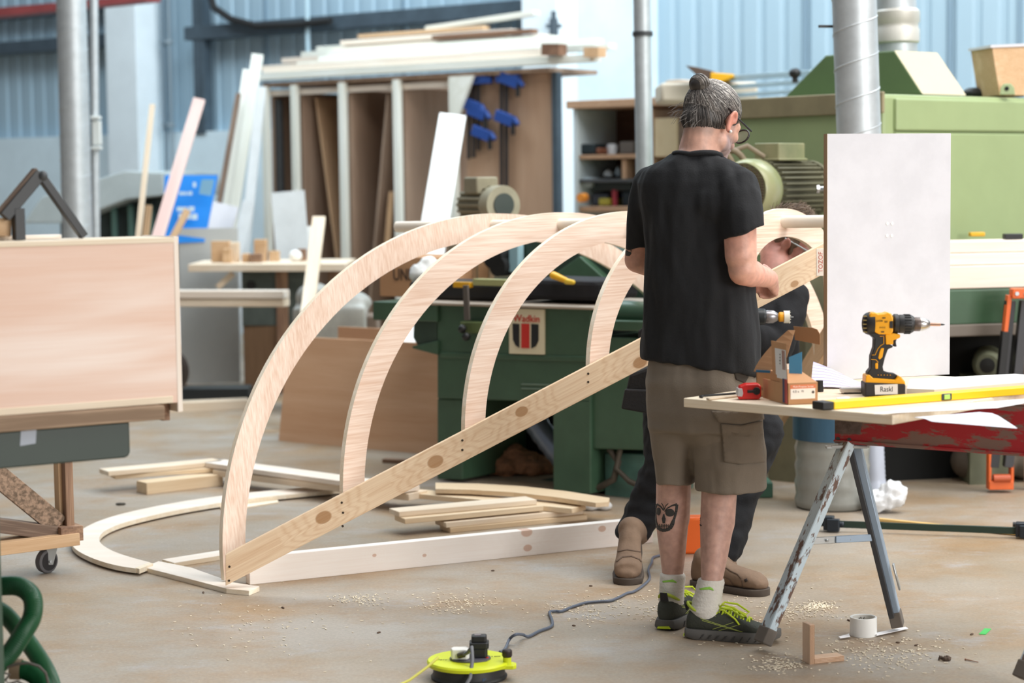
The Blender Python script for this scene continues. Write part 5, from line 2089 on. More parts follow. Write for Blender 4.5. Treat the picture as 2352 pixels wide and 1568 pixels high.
tcn = N.new('ShaderNodeTexCoord')
mp = N.new('ShaderNodeMapping')
mp.inputs['Scale'].default_value = (14, 40, 40)
nz = N.new('ShaderNodeTexNoise')
nz.inputs['Scale'].default_value = 1.0
nz.inputs['Detail'].default_value = 9
nz.inputs['Roughness'].default_value = .7
r = N.new('ShaderNodeValToRGB')
r.color_ramp.elements[0].position, r.color_ramp.elements[1].position = .52, .56
r.color_ramp.elements[0].color, r.color_ramp.elements[1].color = (*lin('#c3d3dc'), 1), (*lin('#6b5247'), 1)
L.new(tcn.outputs['Object'], mp.inputs[0])
L.new(mp.outputs[0], nz.inputs['Vector'])
L.new(nz.outputs[0], r.inputs[0])
L.new(r.outputs[0], bs.inputs['Base Color'])
bs.inputs['Roughness'].default_value = .45
LEGW = m
LEGP = P('legplain', '#9fb1c4', .4, .2, var=.06)
LEGD = P('legdark', '#3c3d40', .5)
BL = .96
g = G()
c0 = V((b0.x, b0.y, 0))
g.prism([c0 + V((0, 0, zb0)), c0 + bd * BL + V((0, 0, zb0)), c0 + bd * BL + V((0, 0, zb1)), c0 + V((0, 0, zb1))], bn * .006)
g.prism([c0 + V((0, 0, zb1 - .006)), c0 + bd * BL + V((0, 0, zb1 - .006)), c0 + bd * BL + bn * .07 + V((0, 0, zb1 - .006)), c0 + bn * .07 + V((0, 0, zb1 - .006))], (0, 0, .006))
g.prism([c0 + bn * .064 + V((0, 0, zb0)), c0 + bd * BL + bn * .064 + V((0, 0, zb0)), c0 + bd * BL + bn * .064 + V((0, 0, zb1)), c0 + bn * .064 + V((0, 0, zb1))], bn * .006)
g.prism([c0 + V((0, 0, zb0)), c0 + bd * BL + V((0, 0, zb0)), c0 + bd * BL - bn * .008 + V((0, 0, zb0 + .006)), c0 - bn * .008 + V((0, 0, zb0 + .006))], (0, 0, .006))
g.build('beam', REDW, ts, frame(c0 + V((0, 0, zb0)), bd), 0, .001, 1)
g = G()
g.cyl(c0 + bd * .012 - bn * .004 + V((0, 0, zb0 + .014)), c0 + bd * .012 + bn * .002 + V((0, 0, zb0 + .014)), .006, n=12)
g.cyl(c0 + bd * .05 - bn * .004 + V((0, 0, zb0 + .014)), c0 + bd * .05 + bn * .002 + V((0, 0, zb0 + .014)), .006, n=12)
g.build('rivet', DKGREY, ts, smooth=40)
g = G()
g.prism([c0 + bd * .002 - bn * .003 + V((0, 0, zb0 + .03)), c0 + bd * .085 - bn * .003 + V((0, 0, zb0 + .034)), c0 + bd * .105 - bn * .003 + V((0, 0, zb1 - .002)), c0 + bd * .002 - bn * .003 + V((0, 0, zb1 - .002))], bn * .004)
g.build('end_plate', P('endp', '#5a4c48', .6, var=.4, sc=30, contrast=.3), ts, smooth=0)


def leg(top, foot, w_, d_, up, matA, rubber=True, brace=None):
    o = board('leg', top, foot, w_, d_, matA, ts, up=up, bevel=.003)
    dd = (foot - top).normalized()
    if rubber:
        g = G()
        R3 = frame(V((0, 0, 0)), dd, up).to_3x3()
        g.box(foot - dd * .022, (.05, d_ + .006, w_ + .006), R3)
        g.build('rubber_foot', P('rub', '#6d655d', .8), o, smooth=0, bevel=.004)
    return o


apex = c0 + bd * .035 + bn * .03 + V((0, 0, zb0 + .004))
fA, fB = fl(1752, 1493), fl(2062, 1452)
fA, fB = V((fA.x, fA.y, .024)), V((fB.x, fB.y, .024))
la = leg(apex + V((-.008, -.02, 0)), fA, .045, .032, (.5, -.6, .3), LEGW)
lb = leg(apex + V((.02, .02, 0)), fB, .032, .04, (.9, -.3, .3), LEGP)
g = G()
dd = (fB - apex).normalized()
side = V((-.95, -.25, 0)).normalized()
p, q = apex + V((.02, .02, 0)), fB
board('leg_channel', p + side * .022 + V((0, -.012, 0)), q + side * .022 + V((0, -.012, .03)), .016, .038, LEGD, lb, up=(.9, -.3, .3))
mA, mB = apex.lerp(fA, .50), apex.lerp(fB, .52)
board('spreader', mA, mA.lerp(mB, .5), .022, .006, STEEL, ts)
board('spreader', mA.lerp(mB, .42) + V((0, -.006, .002)), mB + V((-.01, -.02, .004)), .022, .006, LEGP, ts)
g = G()
for f in (.02, .3, .62):
    c = mA.lerp(mB, f) + V((0, -.006, 0))
    g.cyl(c - V((0, .006, 0)), c, .004, n=8)
g.build('rivet', STEEL, ts, smooth=40)
pl0, pl1 = apex.lerp(fB, .66), apex.lerp(fB, .80)
board('slide_lock', pl0 + V((.034, -.012, 0)), pl1 + V((.034, -.012, 0)), .006, .02, STEEL, ts, up=(.9, -.3, .3))
g = G()
g.cyl(apex - V((.06, .03, .012)), apex + V((.05, -.035, -.012)), .006, n=10)
g.box(apex + V((-.03, -.02, -.014)), (.09, .03, .008))
g.box(apex + V((.035, .0, -.014)), (.05, .03, .01))
g.build('hinge', GALV, ts, smooth=0, bevel=.002)
sh = bd * .81
leg(apex + sh + V((-.008, -.02, 0)), fA + sh, .045, .032, (.5, -.6, .3), LEGW)
leg(apex + sh + V((.02, .02, 0)), fB + sh, .032, .04, (.9, -.3, .3), LEGP)

# ---------------------------------------------------------------- standing panel and slab
pd = V((.945, .327, 0)).normalized()
pn = V((-.327, .945, 0)).normalized()
pa = fl(1900, 874, zT)
hp = onp(1900, 308, pa, -pn).z - zT
wp = 0
lo, hi = .1, 1.2
for _ in range(40):
    md = (lo + hi) / 2
    q = pa + pd * md - V((0, 0, H))
    xx = CX + F * q.dot(CAMX) / q.dot(FV)
    lo, hi = (md, hi) if xx < 2181 else (lo, md)
wp = lo
sp_ = thing('standing_panel', pa + pd * wp / 2, 'tall white board standing upright at the back of the table, with four screw holes', 'panel')
g = G()
z0_ = V((0, 0, .001))
g.prism([pa + z0_, pa + pd * wp + z0_, pa + pd * wp + pn * .022 + z0_, pa + pn * .022 + z0_], (0, 0, hp))
g.build('panel', MELAMINE, sp_, None, 0)
g = G()
g.prism([pa - pd * .0012 + z0_, pa + z0_, pa + pn * .022 + z0_, pa - pd * .0012 + pn * .022 + z0_], (0, 0, hp))
g.build('raw_edge', P('rawedge', '#a98f6e', .8, var=.05), sp_, None, 0)
HOLE = P('holew', '#f2efea', .6)
for x, y in ((2038, 513), (2049, 513), (2037, 541), (2048, 541)):
    c = onp(x, y, pa, -pn)
    g = G()
    g.lathe([(.0022, -.0012), (.005, -.0012), (.0056, .0), (.002, .0004)], c, pn, 16)
    g.build('screw_hole', HOLE, sp_, None, 30)
sq = [fl(2083, 892, zT + .02), fl(2146, 894, zT + .02), fl(2470, 868, zT + .02), fl(2330, 858, zT + .02), fl(2090, 870, zT + .02)]
g = G()
g.prism([p - V((0, 0, .0195)) for p in sq], (0, 0, .0195), 1)
o = g.build('white_slab', [P('slabtop', '#efeeea', .45), P('slabedge', '#cfc8ba', .7)], None, None, 0)
tag(o, 'thick white-topped board lying flat on the table, right of the yellow drill', 'board')

# ---------------------------------------------------------------- yellow drill
DY = fl(2035, 908, zT).y
sc_ = DY / F


def dp(x, y, dy=0.0):
    return at(x, y, DY + dy)


dr_ = thing('power_drill', V((at(2034, 908, DY).x, DY, zT)), 'yellow and black cordless drill standing on its battery on the table', 'drill')
DY1 = P('drillyellow', '#eda60f', .4)
DB1 = P('drillblack', '#1d1c1d', .5)
dax = (dp(2130, 747) - dp(2000, 745)).normalized()
c = dp(2022, 743)
g = G()
pr = []
for x, r in ((1981, 12), (1983, 19), (1988, 24), (1996, 26.5), (2006, 27)):
    pr.append((r * sc_, (x - 2022) * sc_))
g.lathe(pr, c, dax, 32)
g.build('rear_cap', DB1, dr_, smooth=35)
g = G()
for j in range(5):
    y = 726 + j * 9
    p = dp(1985.5 + abs(j - 2) * .6, y, -.022)
    g.box(p, (.010, .012, .0022))
g.build('vent', P('ventg', '#8f7a3c', .5), dr_, smooth=0)
g = G()
g.prism([dp(x, y, -.026) for x, y in ((1997, 722), (2002, 717.5), (2012, 718), (2018, 721), (2032, 720), (2040, 717), (2048, 720), (2052, 730), (2052, 762), (2046, 768), (2020, 768), (2012, 764), (1997, 752))], (0, .052, 0))
g.build('motor_housing', DY1, dr_, smooth=0, bevel=.006, seg=3)
g = G()
g.prism([dp(x, y, -.0285) for x, y in ((2044, 738), (2051, 737), (2051, 754), (2044, 753))], (0, .004, 0))
for x0, x1, y in ((2027, 2034, 730), (2024, 2031, 762)):
    g.prism([dp(x0, y - 1.2, -.0285), dp(x1, y - 1.2, -.0285), dp(x1, y + 1.2, -.0285), dp(x0, y + 1.2, -.0285)], (0, .004, 0))
for j in range(7):
    g.box(dp(2001.5, 734 + j * 3, -.027), (.004, .004, .0016))
g.build('slot', DB1, dr_, smooth=0)
DINK = P('drillink', '#5f4d1c', .6)
text('lettering', 'XR LI-ION', DINK, dr_, dp(2016, 737, -.0268), (1, 0, 0), (0, 0, 1), .0085, .0003, font_w=.75)
text('lettering', '18V', DINK, dr_, dp(2035, 739, -.0268), (1, 0, 0), (0, 0, 1), .0085, .0003, font_w=.8)
text('lettering', '0-4-5-2', DINK, dr_, dp(2027, 752, -.0268), (1, 0, 0), (0, 0, 1), .007, .0003, font_w=.8)
g = G()
pr = [(20 * sc_, (2050 - 2022) * sc_), (23 * sc_, (2053 - 2022) * sc_), (23 * sc_, (2061 - 2022) * sc_), (20.5 * sc_, (2063 - 2022) * sc_), (21.5 * sc_, (2066 - 2022) * sc_), (21.5 * sc_, (2092 - 2022) * sc_), (18 * sc_, (2098 - 2022) * sc_), (15 * sc_, (2098.5 - 2022) * sc_)]
g.lathe(pr, c, dax, 36)
g.build('clutch_collar', DB1, dr_, smooth=35)
g = G()
for j in range(18):
    an = 2 * pi * j / 18
    u = V((0, 0, 1)) * cos(an) + V((0, 1, 0)) * sin(an)
    g.box(c + dax * (2083 - 2022) * sc_ + u * 21.8 * sc_, (.018, .003, .003), frame(V((0, 0, 0)), dax, u).to_3x3())
g.build('grip_rib', BLACKRUB, dr_, smooth=0)
g = G()
pr = [(14.5 * sc_, (2098 - 2022) * sc_), (15.5 * sc_, (2101 - 2022) * sc_), (15.8 * sc_, (2118 - 2022) * sc_), (13 * sc_, (2127 - 2022) * sc_), (8 * sc_, (2135 - 2022) * sc_), (4 * sc_, (2137 - 2022) * sc_)]
g.lathe(pr, c, dax, 36)
g.build('chuck', P('chuck', '#b9b4ae', .28, .9, var=.1), dr_, smooth=35)
g = G()
g.lathe([(16.0 * sc_, (2099 - 2022) * sc_), (16.3 * sc_, (2100 - 2022) * sc_), (16.3 * sc_, (2112 - 2022) * sc_), (15.9 * sc_, (2113 - 2022) * sc_)], c, dax, 36)
g.build('chuck_sleeve', P('chsl', '#5c4f49', .4, .4), dr_, smooth=35)
g = G()
g.lathe([(3.4 * sc_, (2134 - 2022) * sc_), (3.4 * sc_, (2137 - 2022) * sc_), (4 * sc_, (2138 - 2022) * sc_), (4 * sc_, (2160 - 2022) * sc_), (3 * sc_, (2161 - 2022) * sc_)], c, dax, 16)
g.build('bit_holder', P('bith', '#c9a08c', .3, .6), dr_, smooth=35)
g = G()
g.lathe([(2.4 * sc_, (2161 - 2022) * sc_), (2.2 * sc_, (2166 - 2022) * sc_), (.6 * sc_, (2171 - 2022) * sc_)], c, dax, 10)
g.build('screw_bit', DKGREY, dr_, smooth=35)
g = G()
g.prism([dp(x, y, -.019) for x, y in ((1990, 762), (2012, 764), (2028, 768), (2035, 776), (2034, 790), (2050, 793), (2052, 797), (2040, 802), (2034, 818), (2028, 842), (2030, 852), (2042, 856), (2056, 858), (2062, 862), (2054, 872), (2010, 871), (1994, 862), (1992, 856), (2000, 846), (2001, 818), (2008, 798), (2009, 778), (2002, 772))], (0, .038, 0))
g.build('handle', DB1, dr_, smooth=0, bevel=.006, seg=3)
g = G()
g.prism([dp(x, y, -.0225) for x, y in ((2034, 768), (2052, 765), (2068, 768), (2068, 775), (2060, 779), (2052, 781), (2052, 791), (2035, 791))], (0, .045, 0))
g.prism([dp(x, y, -.0215) for x, y in ((2024, 799), (2031, 799), (2027, 820), (2021, 826), (2017, 822), (2020, 808))], (0, .008, 0))
g.prism([dp(x, y, -.0215) for x, y in ((2010, 835), (2014, 832), (2017, 834), (2017, 847), (2011, 847))], (0, .008, 0))
g.build('grip_insert', DY1, dr_, smooth=0, bevel=.002)
g = G()
for pts in (((2021, 772), (2030, 772), (2030, 789), (2023, 793), (2016, 801), (2010, 815), (2003, 815)), ((2001, 825), (2012, 826), (2017, 832))):
    g.tube([dp(x, y, -.0195) for x, y in pts], .0011, 6)
g.build('trim_line', DY1, dr_, smooth=60)
g = G()
g.prism([dp(x, y, -.011) for x, y in ((2053, 779), (2060, 778), (2058, 786), (2060, 796), (2053, 796))], (0, .022, 0))
g.build('trigger', DB1, dr_, smooth=0, bevel=.002)
g = G()
g.prism([dp(x, y, -.029) for x, y in ((1989, 862), (1997, 860), (2006, 868), (2056, 872), (2064, 862), (2071, 866), (2079, 876), (2081, 886), (2009, 884), (2006, 888), (1988, 880))], (0, .058, 0))
g.build('battery_top', DY1, dr_, smooth=0, bevel=.004)
g = G()
zbat = zT + .001
q0, q1, q2, q3 = dp(1987, 908, -.034), dp(2080, 908, -.034), dp(2081, 882, -.034), dp(1986, 878, -.034)
dzz = zbat - q0.z
g.prism([q0 + V((0, 0, dzz)), V((q1.x, q1.y, zbat)), q2, q3], (0, .07, 0))
g.build('battery', P('batt', '#211c1f', .5), dr_, smooth=0, bevel=.005)
g = G()
g.prism([dp(x, y, -.0365) for x, y in ((2010, 906), (2062, 905), (2062, 882), (2009, 884))], (0, .003, 0))
lb_ = g.build('name_label', P('nlab', '#e3dfdc', .6), dr_, smooth=0)
text('lettering', 'Raskl', DB1, lb_, dp(2036, 894, -.0368), (1, 0, 0), (0, 0, 1), .021, .0004, font_w=.85)
g = G()
for j in range(5):
    g.box(dp(2017 + j * 7, 861, -.0195), (.0028, .003, .0016))
g.build('charge_light', DY1, dr_, smooth=0)

# ---------------------------------------------------------------- spirit level, papers
a, b_ = fl(1890, 943, zT), fl(2440, 900, zT)
ld = (b_ - a).normalized()
ln_ = V((-ld.y, ld.x, 0))
lv = thing('spirit_level', a.lerp(b_, .4), 'long yellow spirit level lying on the table in front of the drill', 'level')
hl = .022
g = G()
a1 = a + ld * .038
g.prism([a1 + V((0, 0, .001)), b_ + V((0, 0, .001)), b_ + V((0, 0, hl)), a1 + V((0, 0, hl))], ln_ * .05)
g.build('body', LEVELYEL, lv, None, 0, .002)
g = G()
g.prism([a + V((0, 0, .0005)), a1 + V((0, 0, .0005)), a1 + V((0, 0, hl + .0008)), a + V((0, 0, hl + .0008))], ln_ * .0505)
g.build('end_cap', BLACK, lv, None, 0, .003)
vc = onp(2174, 914, a, -ln_)
g = G()
R3 = frame(V((0, 0, 0)), ld).to_3x3()
vc.z = zT + hl / 2 + .001
g.box(vc + ln_ * .004, (.037, .012, .019), R3)
g.build('vial_holder', DKGREY, lv, None, 0, .002)
g = G()
g.box(vc - ln_ * .003, (.021, .002, .0135), R3)
g.build('vial', P('vial', '#b4d96a', .2), lv, None, 0, .001)


def sheetpaper(name, pts, mat, label, parent=None, th=.0008):
    g = G()
    top = [V(p) for p in pts]
    g.prism([p - V((0, 0, th)) for p in top], (0, 0, th))
    o = g.build(name, mat, parent, smooth=0)
    if label:
        tag(o, label, 'paper')
    return o


def curved(name, rows, mat, label, th=.001, cat='paper'):
    g = G()
    for sgn in (0,):
        up = [[g.bm.verts.new(V(p)) for p in r] for r in rows]
        dn = [[g.bm.verts.new(V(p) - V((0, 0, th))) for p in r] for r in rows]
        n, m2 = len(rows), len(rows[0])
        for i in range(n - 1):
            for j in range(m2 - 1):
                g.face([up[i][j], up[i + 1][j], up[i + 1][j + 1], up[i][j + 1]])
                g.face([dn[i][j], dn[i][j + 1], dn[i + 1][j + 1], dn[i + 1][j]])
        for i in range(n - 1):
            g.face([up[i][0], dn[i][0], dn[i + 1][0], up[i + 1][0]])
            g.face([up[i][-1], up[i + 1][-1], dn[i + 1][-1], dn[i][-1]])
        for j in range(m2 - 1):
            g.face([up[0][j], up[0][j + 1], dn[0][j + 1], dn[0][j]])
            g.face([up[-1][j], dn[-1][j], dn[-1][j + 1], up[-1][j + 1]])
    o = g.build(name, mat, smooth=60)
    return tag(o, label, cat)


PAP2 = P('paperblue', '#e9edf8', .8)
rows = []
for i in range(9):
    t = i / 8
    r = []
    for j in range(9):
        s = j / 8
        x = 2005 + (2290 - 2005) * t * (1 - s) + (2120 - 2005) * s + (2450 - 2120) * t * s
        y = 950 + (934 - 950) * s - 14 * t * (1 - s) - 26 * t * s
        z = zT + .0035 + (.006 * sin(t * 6 + s * 3) if t > .4 else 0) * .5 + .003
        r.append(fl(x, y, z))
    rows.append(r)
curved('drawing_sheet', rows, PAPER, 'large white drawing sheet spread on the table in front of the spirit level')
rows = []
for i in range(9):
    t = i / 8
    r = []
    for j in range(7):
        s = j / 6
        p0_ = fl(2100, 958, zT + .0011).lerp(fl(2250, 946, zT + .0011), t)
        p1_ = at(2205, 968, 5.72).lerp(at(2304, 971, 5.66), t) if False else fl(2140, 962, zT + .002).lerp(fl(2300, 950, zT + .002), t)
        q = p0_.lerp(p1_, s)
        over = max(0, s * 1.0 - .35) * (.25 + .75 * t)
        q = q + V((.03 * t * s, -.05 * s * t, -.055 * max(0, over - .06)))
        r.append(q)
    rows.append(r)
curved('drawing_sheet', rows, PAP2, 'bluish white sheet whose corner hangs over the near edge of the table')
rows = []
for i in range(11):
    t = i / 10
    r = []
    for j in range(7):
        s = j / 6
        b0_ = fl(1862, 893, zT).lerp(fl(1986, 893, zT), t)
        t0_ = fl(1868, 872, zT).lerp(fl(1990, 880, zT), t)
        q = b0_.lerp(t0_, s)
        q.z = zT + .003 + .055 * (1 - t) ** 1.3 * s ** .8 + .004 * sin(t * 5)
        r.append(q)
    rows.append(r)
m, t, bs = nodes('ruledpaper')
N, L = t.nodes, t.links
tcn = N.new('ShaderNodeTexCoord')
wv = N.new('ShaderNodeTexWave')
wv.inputs['Scale'].default_value = 9
wv.bands_direction = 'Y'
L.new(tcn.outputs['Object'], wv.inputs['Vector'])
r_ = N.new('ShaderNodeValToRGB')
r_.color_ramp.elements[0].position, r_.color_ramp.elements[1].position = .02, .06
r_.color_ramp.elements[0].color, r_.color_ramp.elements[1].color = (*lin('#6d6090'), 1), (*lin('#d9d0e8'), 1)
L.new(wv.outputs['Fac'], r_.inputs[0])
L.new(r_.outputs[0], bs.inputs['Base Color'])
curved('ruled_sheet', rows, m, 'lilac ruled paper curling up behind the cardboard box and the drill')

# ---------------------------------------------------------------- boxes, tape measure, small things
cb = thing('screw_box', fl(1830, 928, zT), 'brown cardboard screw box with an orange and white label, flap standing up', 'box')
f0, f1, f2_ = fl(1783, 922, zT), fl(1811, 930, zT), fl(1878, 927, zT)
bx = (f2_ - f1)
bx.z = 0
bxl = bx.length
bx.normalize()
by = V((-bx.y, bx.x, 0))
hb_ = .081
CARD2 = P('card2', '#b98a60', .8, var=.04)
g = G()
g.prism([p + V((0, 0, .001)) for p in (f1, f1 + bx * bxl, f1 + bx * bxl + by * .13, f1 + by * .13)], (0, 0, hb_ - .022))
g.prism([f1 + V((0, 0, hb_ - .022)), f1 + bx * bxl + V((0, 0, hb_ - .022)), f1 + bx * bxl * .97 + by * .13 + V((0, 0, hb_ + .004)), f1 + by * .13 + V((0, 0, hb_ + .004))], (0, 0, .002))
g.prism([f1 + V((0, 0, hb_ - .022)), f1 + by * .13 + V((0, 0, hb_ - .022)), f1 + by * .13 + V((0, 0, hb_ + .004))], bx * .002)
g.prism([f1 + bx * (bxl - .002) + V((0, 0, hb_ - .022)), f1 + bx * (bxl - .002) + by * .13 + V((0, 0, hb_ - .022)), f1 + bx * (bxl - .002) + by * .13 + V((0, 0, hb_ + .004))], bx * .002)
g.build('carton', CARD2, cb, None, 0)
lu = V((0, 0, 1))


def lab(nm, u0, u1, v0, v1, mat, off=.0012, par=None):
    g = G()
    p = f1 + bx * u0 + lu * v0 - by * off
    g.prism([p, p + bx * (u1 - u0), p + bx * (u1 - u0) + lu * (v1 - v0), p + lu * (v1 - v0)], by * .0011)
    return g.build(nm, mat, par or cb, None, 0)


ow = lab('label', .006, bxl - .008, .016, .045, P('labw', '#ece3d8', .7))
oo_ = lab('label_band', .005, bxl - .006, .045, .056, P('labo', '#d97a4e', .7))
LINK = P('labink', '#5a504c', .8)
text('lettering', 'Multi-Purpose Screw', P('labwt', '#f5e3d8', .8), oo_, f1 + bx * (bxl / 2) + lu * .0505 - by * .0014, bx, lu, .0078, .0002, font_w=.95)
text('lettering', '4.0 x', LINK, ow, f1 + bx * .022 + lu * .037 - by * .0014, bx, lu, .01, .0002)
text('lettering', '70', LINK, ow, f1 + bx * .042 + lu * .037 - by * .0014, bx, lu, .008, .0002)
g = G()
p = f1 + bx * .074 + lu * .034 - by * .0013
g.cyl(p, p - by * .0004, .0042, n=12)
g.build('lamp_symbol', LINK, ow, None, 0)
# tall narrow flap with label and stripes
g = G()
e0, e1 = f0, f1 + by * .0 - bx * .002
ed = (e1 - e0)
ed.z = 0
en = V((ed.y, -ed.x, 0)).normalized()
hf = .172
g.prism([e0 + V((0, 0, .001)), e1 + V((0, 0, .001)), e1 + by * .1 + V((0, 0, .001)), e0 + by * .1 + V((0, 0, .001))], (0, 0, hb_ - .024))
g.prism([e0 + V((0, 0, hb_ - .024)), e1 + V((0, 0, hb_ - .024)), e1 + by * .012 + V((0, 0, hf)), e0 + by * .012 + V((0, 0, hf))], by * .025)
g.build('tall_flap', P('card3', '#bd9269', .8, var=.04), cb, None, 0)


def flab(nm, u0, u1, v0, v1, mat):
    g = G()
    sl_ = lambda v: by * (.012 * max(0, v - hb_ + .024) / (hf - hb_ + .024))
    o_ = e0 + en * .0022
    g.prism([o_ + ed * u0 + lu * v0 + sl_(v0), o_ + ed * u1 + lu * v0 + sl_(v0), o_ + ed * u1 + lu * v1 + sl_(v1), o_ + ed * u0 + lu * v1 + sl_(v1)], -en * .0016)
    return g.build(nm, mat, cb, None, 0)


fw = flab('flap_label', .06, .96, .070, .153, P('labw2', '#dde0e0', .7))
flab('flap_band', .66, .94, .097, .151, P('labo2', '#dd8a64', .7))
flab('stripe', .62, .8, .004, .072, P('strb', '#3d4463', .7))
flab('stripe', .8, .98, .004, .072, P('strr', '#b04a44', .7))
text('lettering', '4 8 0 2', LINK, fw, e0 + ed * .48 + lu * .125 + by * .004 + en * .0036, lu, -ed, .011, .0002)
text('lettering', 'screwfix', LINK, fw, e0 + ed * .55 + lu * .092 + by * .002 + en * .0036, ed, lu, .006, .0002) if False else None
# open box behind
ob = thing('open_carton', fl(1780, 905, zT), 'open cardboard carton with blue outside, behind the tape measure and screw box', 'box')
g0 = fl(1737, 910, zT)
g1 = fl(1792, 914, zT)
ox_ = (g1 - g0).normalized()
ox_.z = 0
oy_ = V((-ox_.y, ox_.x, 0))
BLUEC = P('cardblue', '#2f6f93', .6)
g = G()
z_ = V((0, 0, .001))
w0_, d0_ = .085, .10
hq = .072
g.prism([g0 + z_, g0 + ox_ * w0_ + z_, g0 + ox_ * w0_ + oy_ * .003 + z_, g0 + oy_ * .003 + z_], (0, 0, hq))
g.prism([g0 + z_, g0 + oy_ * d0_ + z_, g0 + oy_ * d0_ + ox_ * .003 + z_, g0 + ox_ * .003 + z_], (0, 0, hq))
g.prism([g0 + oy_ * d0_ + z_, g0 + ox_ * w0_ + oy_ * d0_ + z_, g0 + ox_ * w0_ + oy_ * (d0_ + .003) + z_, g0 + oy_ * (d0_ + .003) + z_], (0, 0, hq))
g.prism([g0 + z_, g0 + ox_ * w0_ + z_, g0 + ox_ * w0_ + oy_ * d0_ + z_, g0 + oy_ * d0_ + z_], (0, 0, .002))
g.build('tray', P('tray2', '#c39a6d', .8, var=.04), ob, None, 0)
g = G()
g.prism([g0 - oy_ * .001 + V((0, 0, hq - .001)), g0 + ox_ * w0_ - oy_ * .001 + V((0, 0, hq - .001)), g0 + ox_ * w0_ - oy_ * .001 + V((0, 0, hq + .006)), g0 - oy_ * .001 + V((0, 0, hq + .006))], oy_ * .003)
g.build('blue_edge', BLUEC, ob, None, 0)
# raised lid: curved brown inside
rows = []
for i in range(9):
    t = i / 8
    z = hq + .12 * t
    xs_ = .08 * (t ** 1.6)
    rows.append([g0 + ox_ * (-.012 + xs_) + oy_ * (.004 + .06 * t) + V((0, 0, z)), g0 + ox_ * .085 + oy_ * (.004 + .07 * t) + V((0, 0, z))])
g = G()
for i in range(8):
    g.prism([rows[i][0], rows[i][1], rows[i + 1][1], rows[i + 1][0]], oy_ * .002)
g.build('lid', CARDDK, ob, None, 0)
g = G()
p = g0 + ox_ * .075 + oy_ * .09 + V((0, 0, hq + .09))
pts = [p + ox_ * x + V((0, 0, z)) for x, z in ((0.0, 0), (.085, -.01), (.085, .02), (.075, .034), (.06, .038), (-.005, .04), (-.003, .03))]
g.prism(pts, oy_ * .002)
g.build('lid_flap', CARDDK, ob, None, 0)
g = G()
p = at(1811, 858, f1.y + .13)
pts = [at(x, y, f1.y + .1) for x, y in ((1812, 905), (1842, 905), (1841, 808), (1812, 820))]
g.prism(pts, oy_ * .002)
g.build('blue_side', BLUEC, ob, None, 0)
text('lettering', 'FRAGILE', LINK, ob, g0 + ox_ * .036 + lu * .022 - oy_ * .0012, ox_, lu, .011, .0003)
tm = thing('tape_measure', fl(1718, 920, zT), 'red tape measure on the left of the table', 'tape measure')
c = fl(1722, 919, zT) + V((0, .025, .0))
g = G()
x0_ = V((-.03, 0, 0))
g.prism([c + V((x, -.022, z)) for x, z in ((-.032, .002), (.026, .001), (.034, .008), (.034, .04), (.026, .047), (-.01, .046), (-.026, .04), (-.032, .03))], (0, .044, 0))
g.build('case', RED, tm, None, 0, .005, 3)
g = G()
g.prism([c + V((x, -.0235, z)) for x, z in ((-.035, .012), (-.021, .01), (-.018, .02), (-.021, .034), (-.033, .034))], (0, .047, 0))
g.build('front_plate', P('tmg', '#b9b6b6', .4), tm, None, 0, .002)
g = G()
g.cyl(c + V((.02, -.0245, .026)), c + V((.02, -.02, .026)), .011, n=20)
g.box(c + V((.006, -.0235, .025)), (.024, .003, .008))
g.build('side_button', BLACK, tm, None, 40, .001)
pt = thing('pencil_bar', fl(1650, 910, zT), 'slim black bar lying on the table left of the tape measure', 'bar')
a, b_ = fl(1613, 909, zT + .006), fl(1690, 903, zT + .008)
board('shaft', a, b_, .006, .009, BLACK, pt)
board('tip', a, a + V((-.006, -.01, -.002)), .006, .012, BLACK, pt)
tag(board('flat_strip', fl(1625, 916, zT + .004), fl(1700, 908, zT + .004), .006, .014, P('fst', '#c9b79f', .6), None), 'pale flat strip lying beside the slim black bar', 'strip')
g = G()
p = fl(1886, 902, zT) + V((0, .03, .0))
g.cyl(p + V((0, 0, .001)), p + V((0, 0, .016)), .012, n=16)
g.cyl(p + V((0, 0, .016)), p + V((0, 0, .034)), .0105, n=16)
tag(g.build('black_stopper', BLACK, smooth=40), 'small black knob-shaped thing beside the screw box', 'knob')
mb = thing('metal_tin', fl(1962, 908, zT), 'small silvery tin left of the drill battery', 'tin')
c = fl(1962, 905, zT) + V((0, .02, 0))
g = G()
g.box(c + V((0, 0, .011)), (.075, .04, .016))
g.build('tin', P('tin', '#c9c5c2', .3, .5), mb, None, 0, .004)
g = G()
g.box(c + V((.0, -.001, .003)), (.06, .038, .005))
g.build('dark_base', BLACK, mb, None, 0, .001)
g = G()
c = fl(1935, 918, zT)
g.ell(c + V((0, 0, .004)), (.02, .012, .004))
g.ell(c + V((.012, .006, .005)), (.012, .01, .004))
tag(organic('tissue', g, PAPER, None, .003, 1), 'scrap of white tissue on the table behind the level end', 'tissue')
# ================================================================ left foreground: green bench, plywood box, trolley, hoses
ud_ = V((.84, .54, 0)).normalized()
un = V((-.54, .84, 0)).normalized()
rp_ = at(300, 1050, 5.0)
bn0 = V((rp_.x, rp_.y, 0))


def gp(x, y, off=0.0):
    return onp(x, y, bn0 + un * off, un)


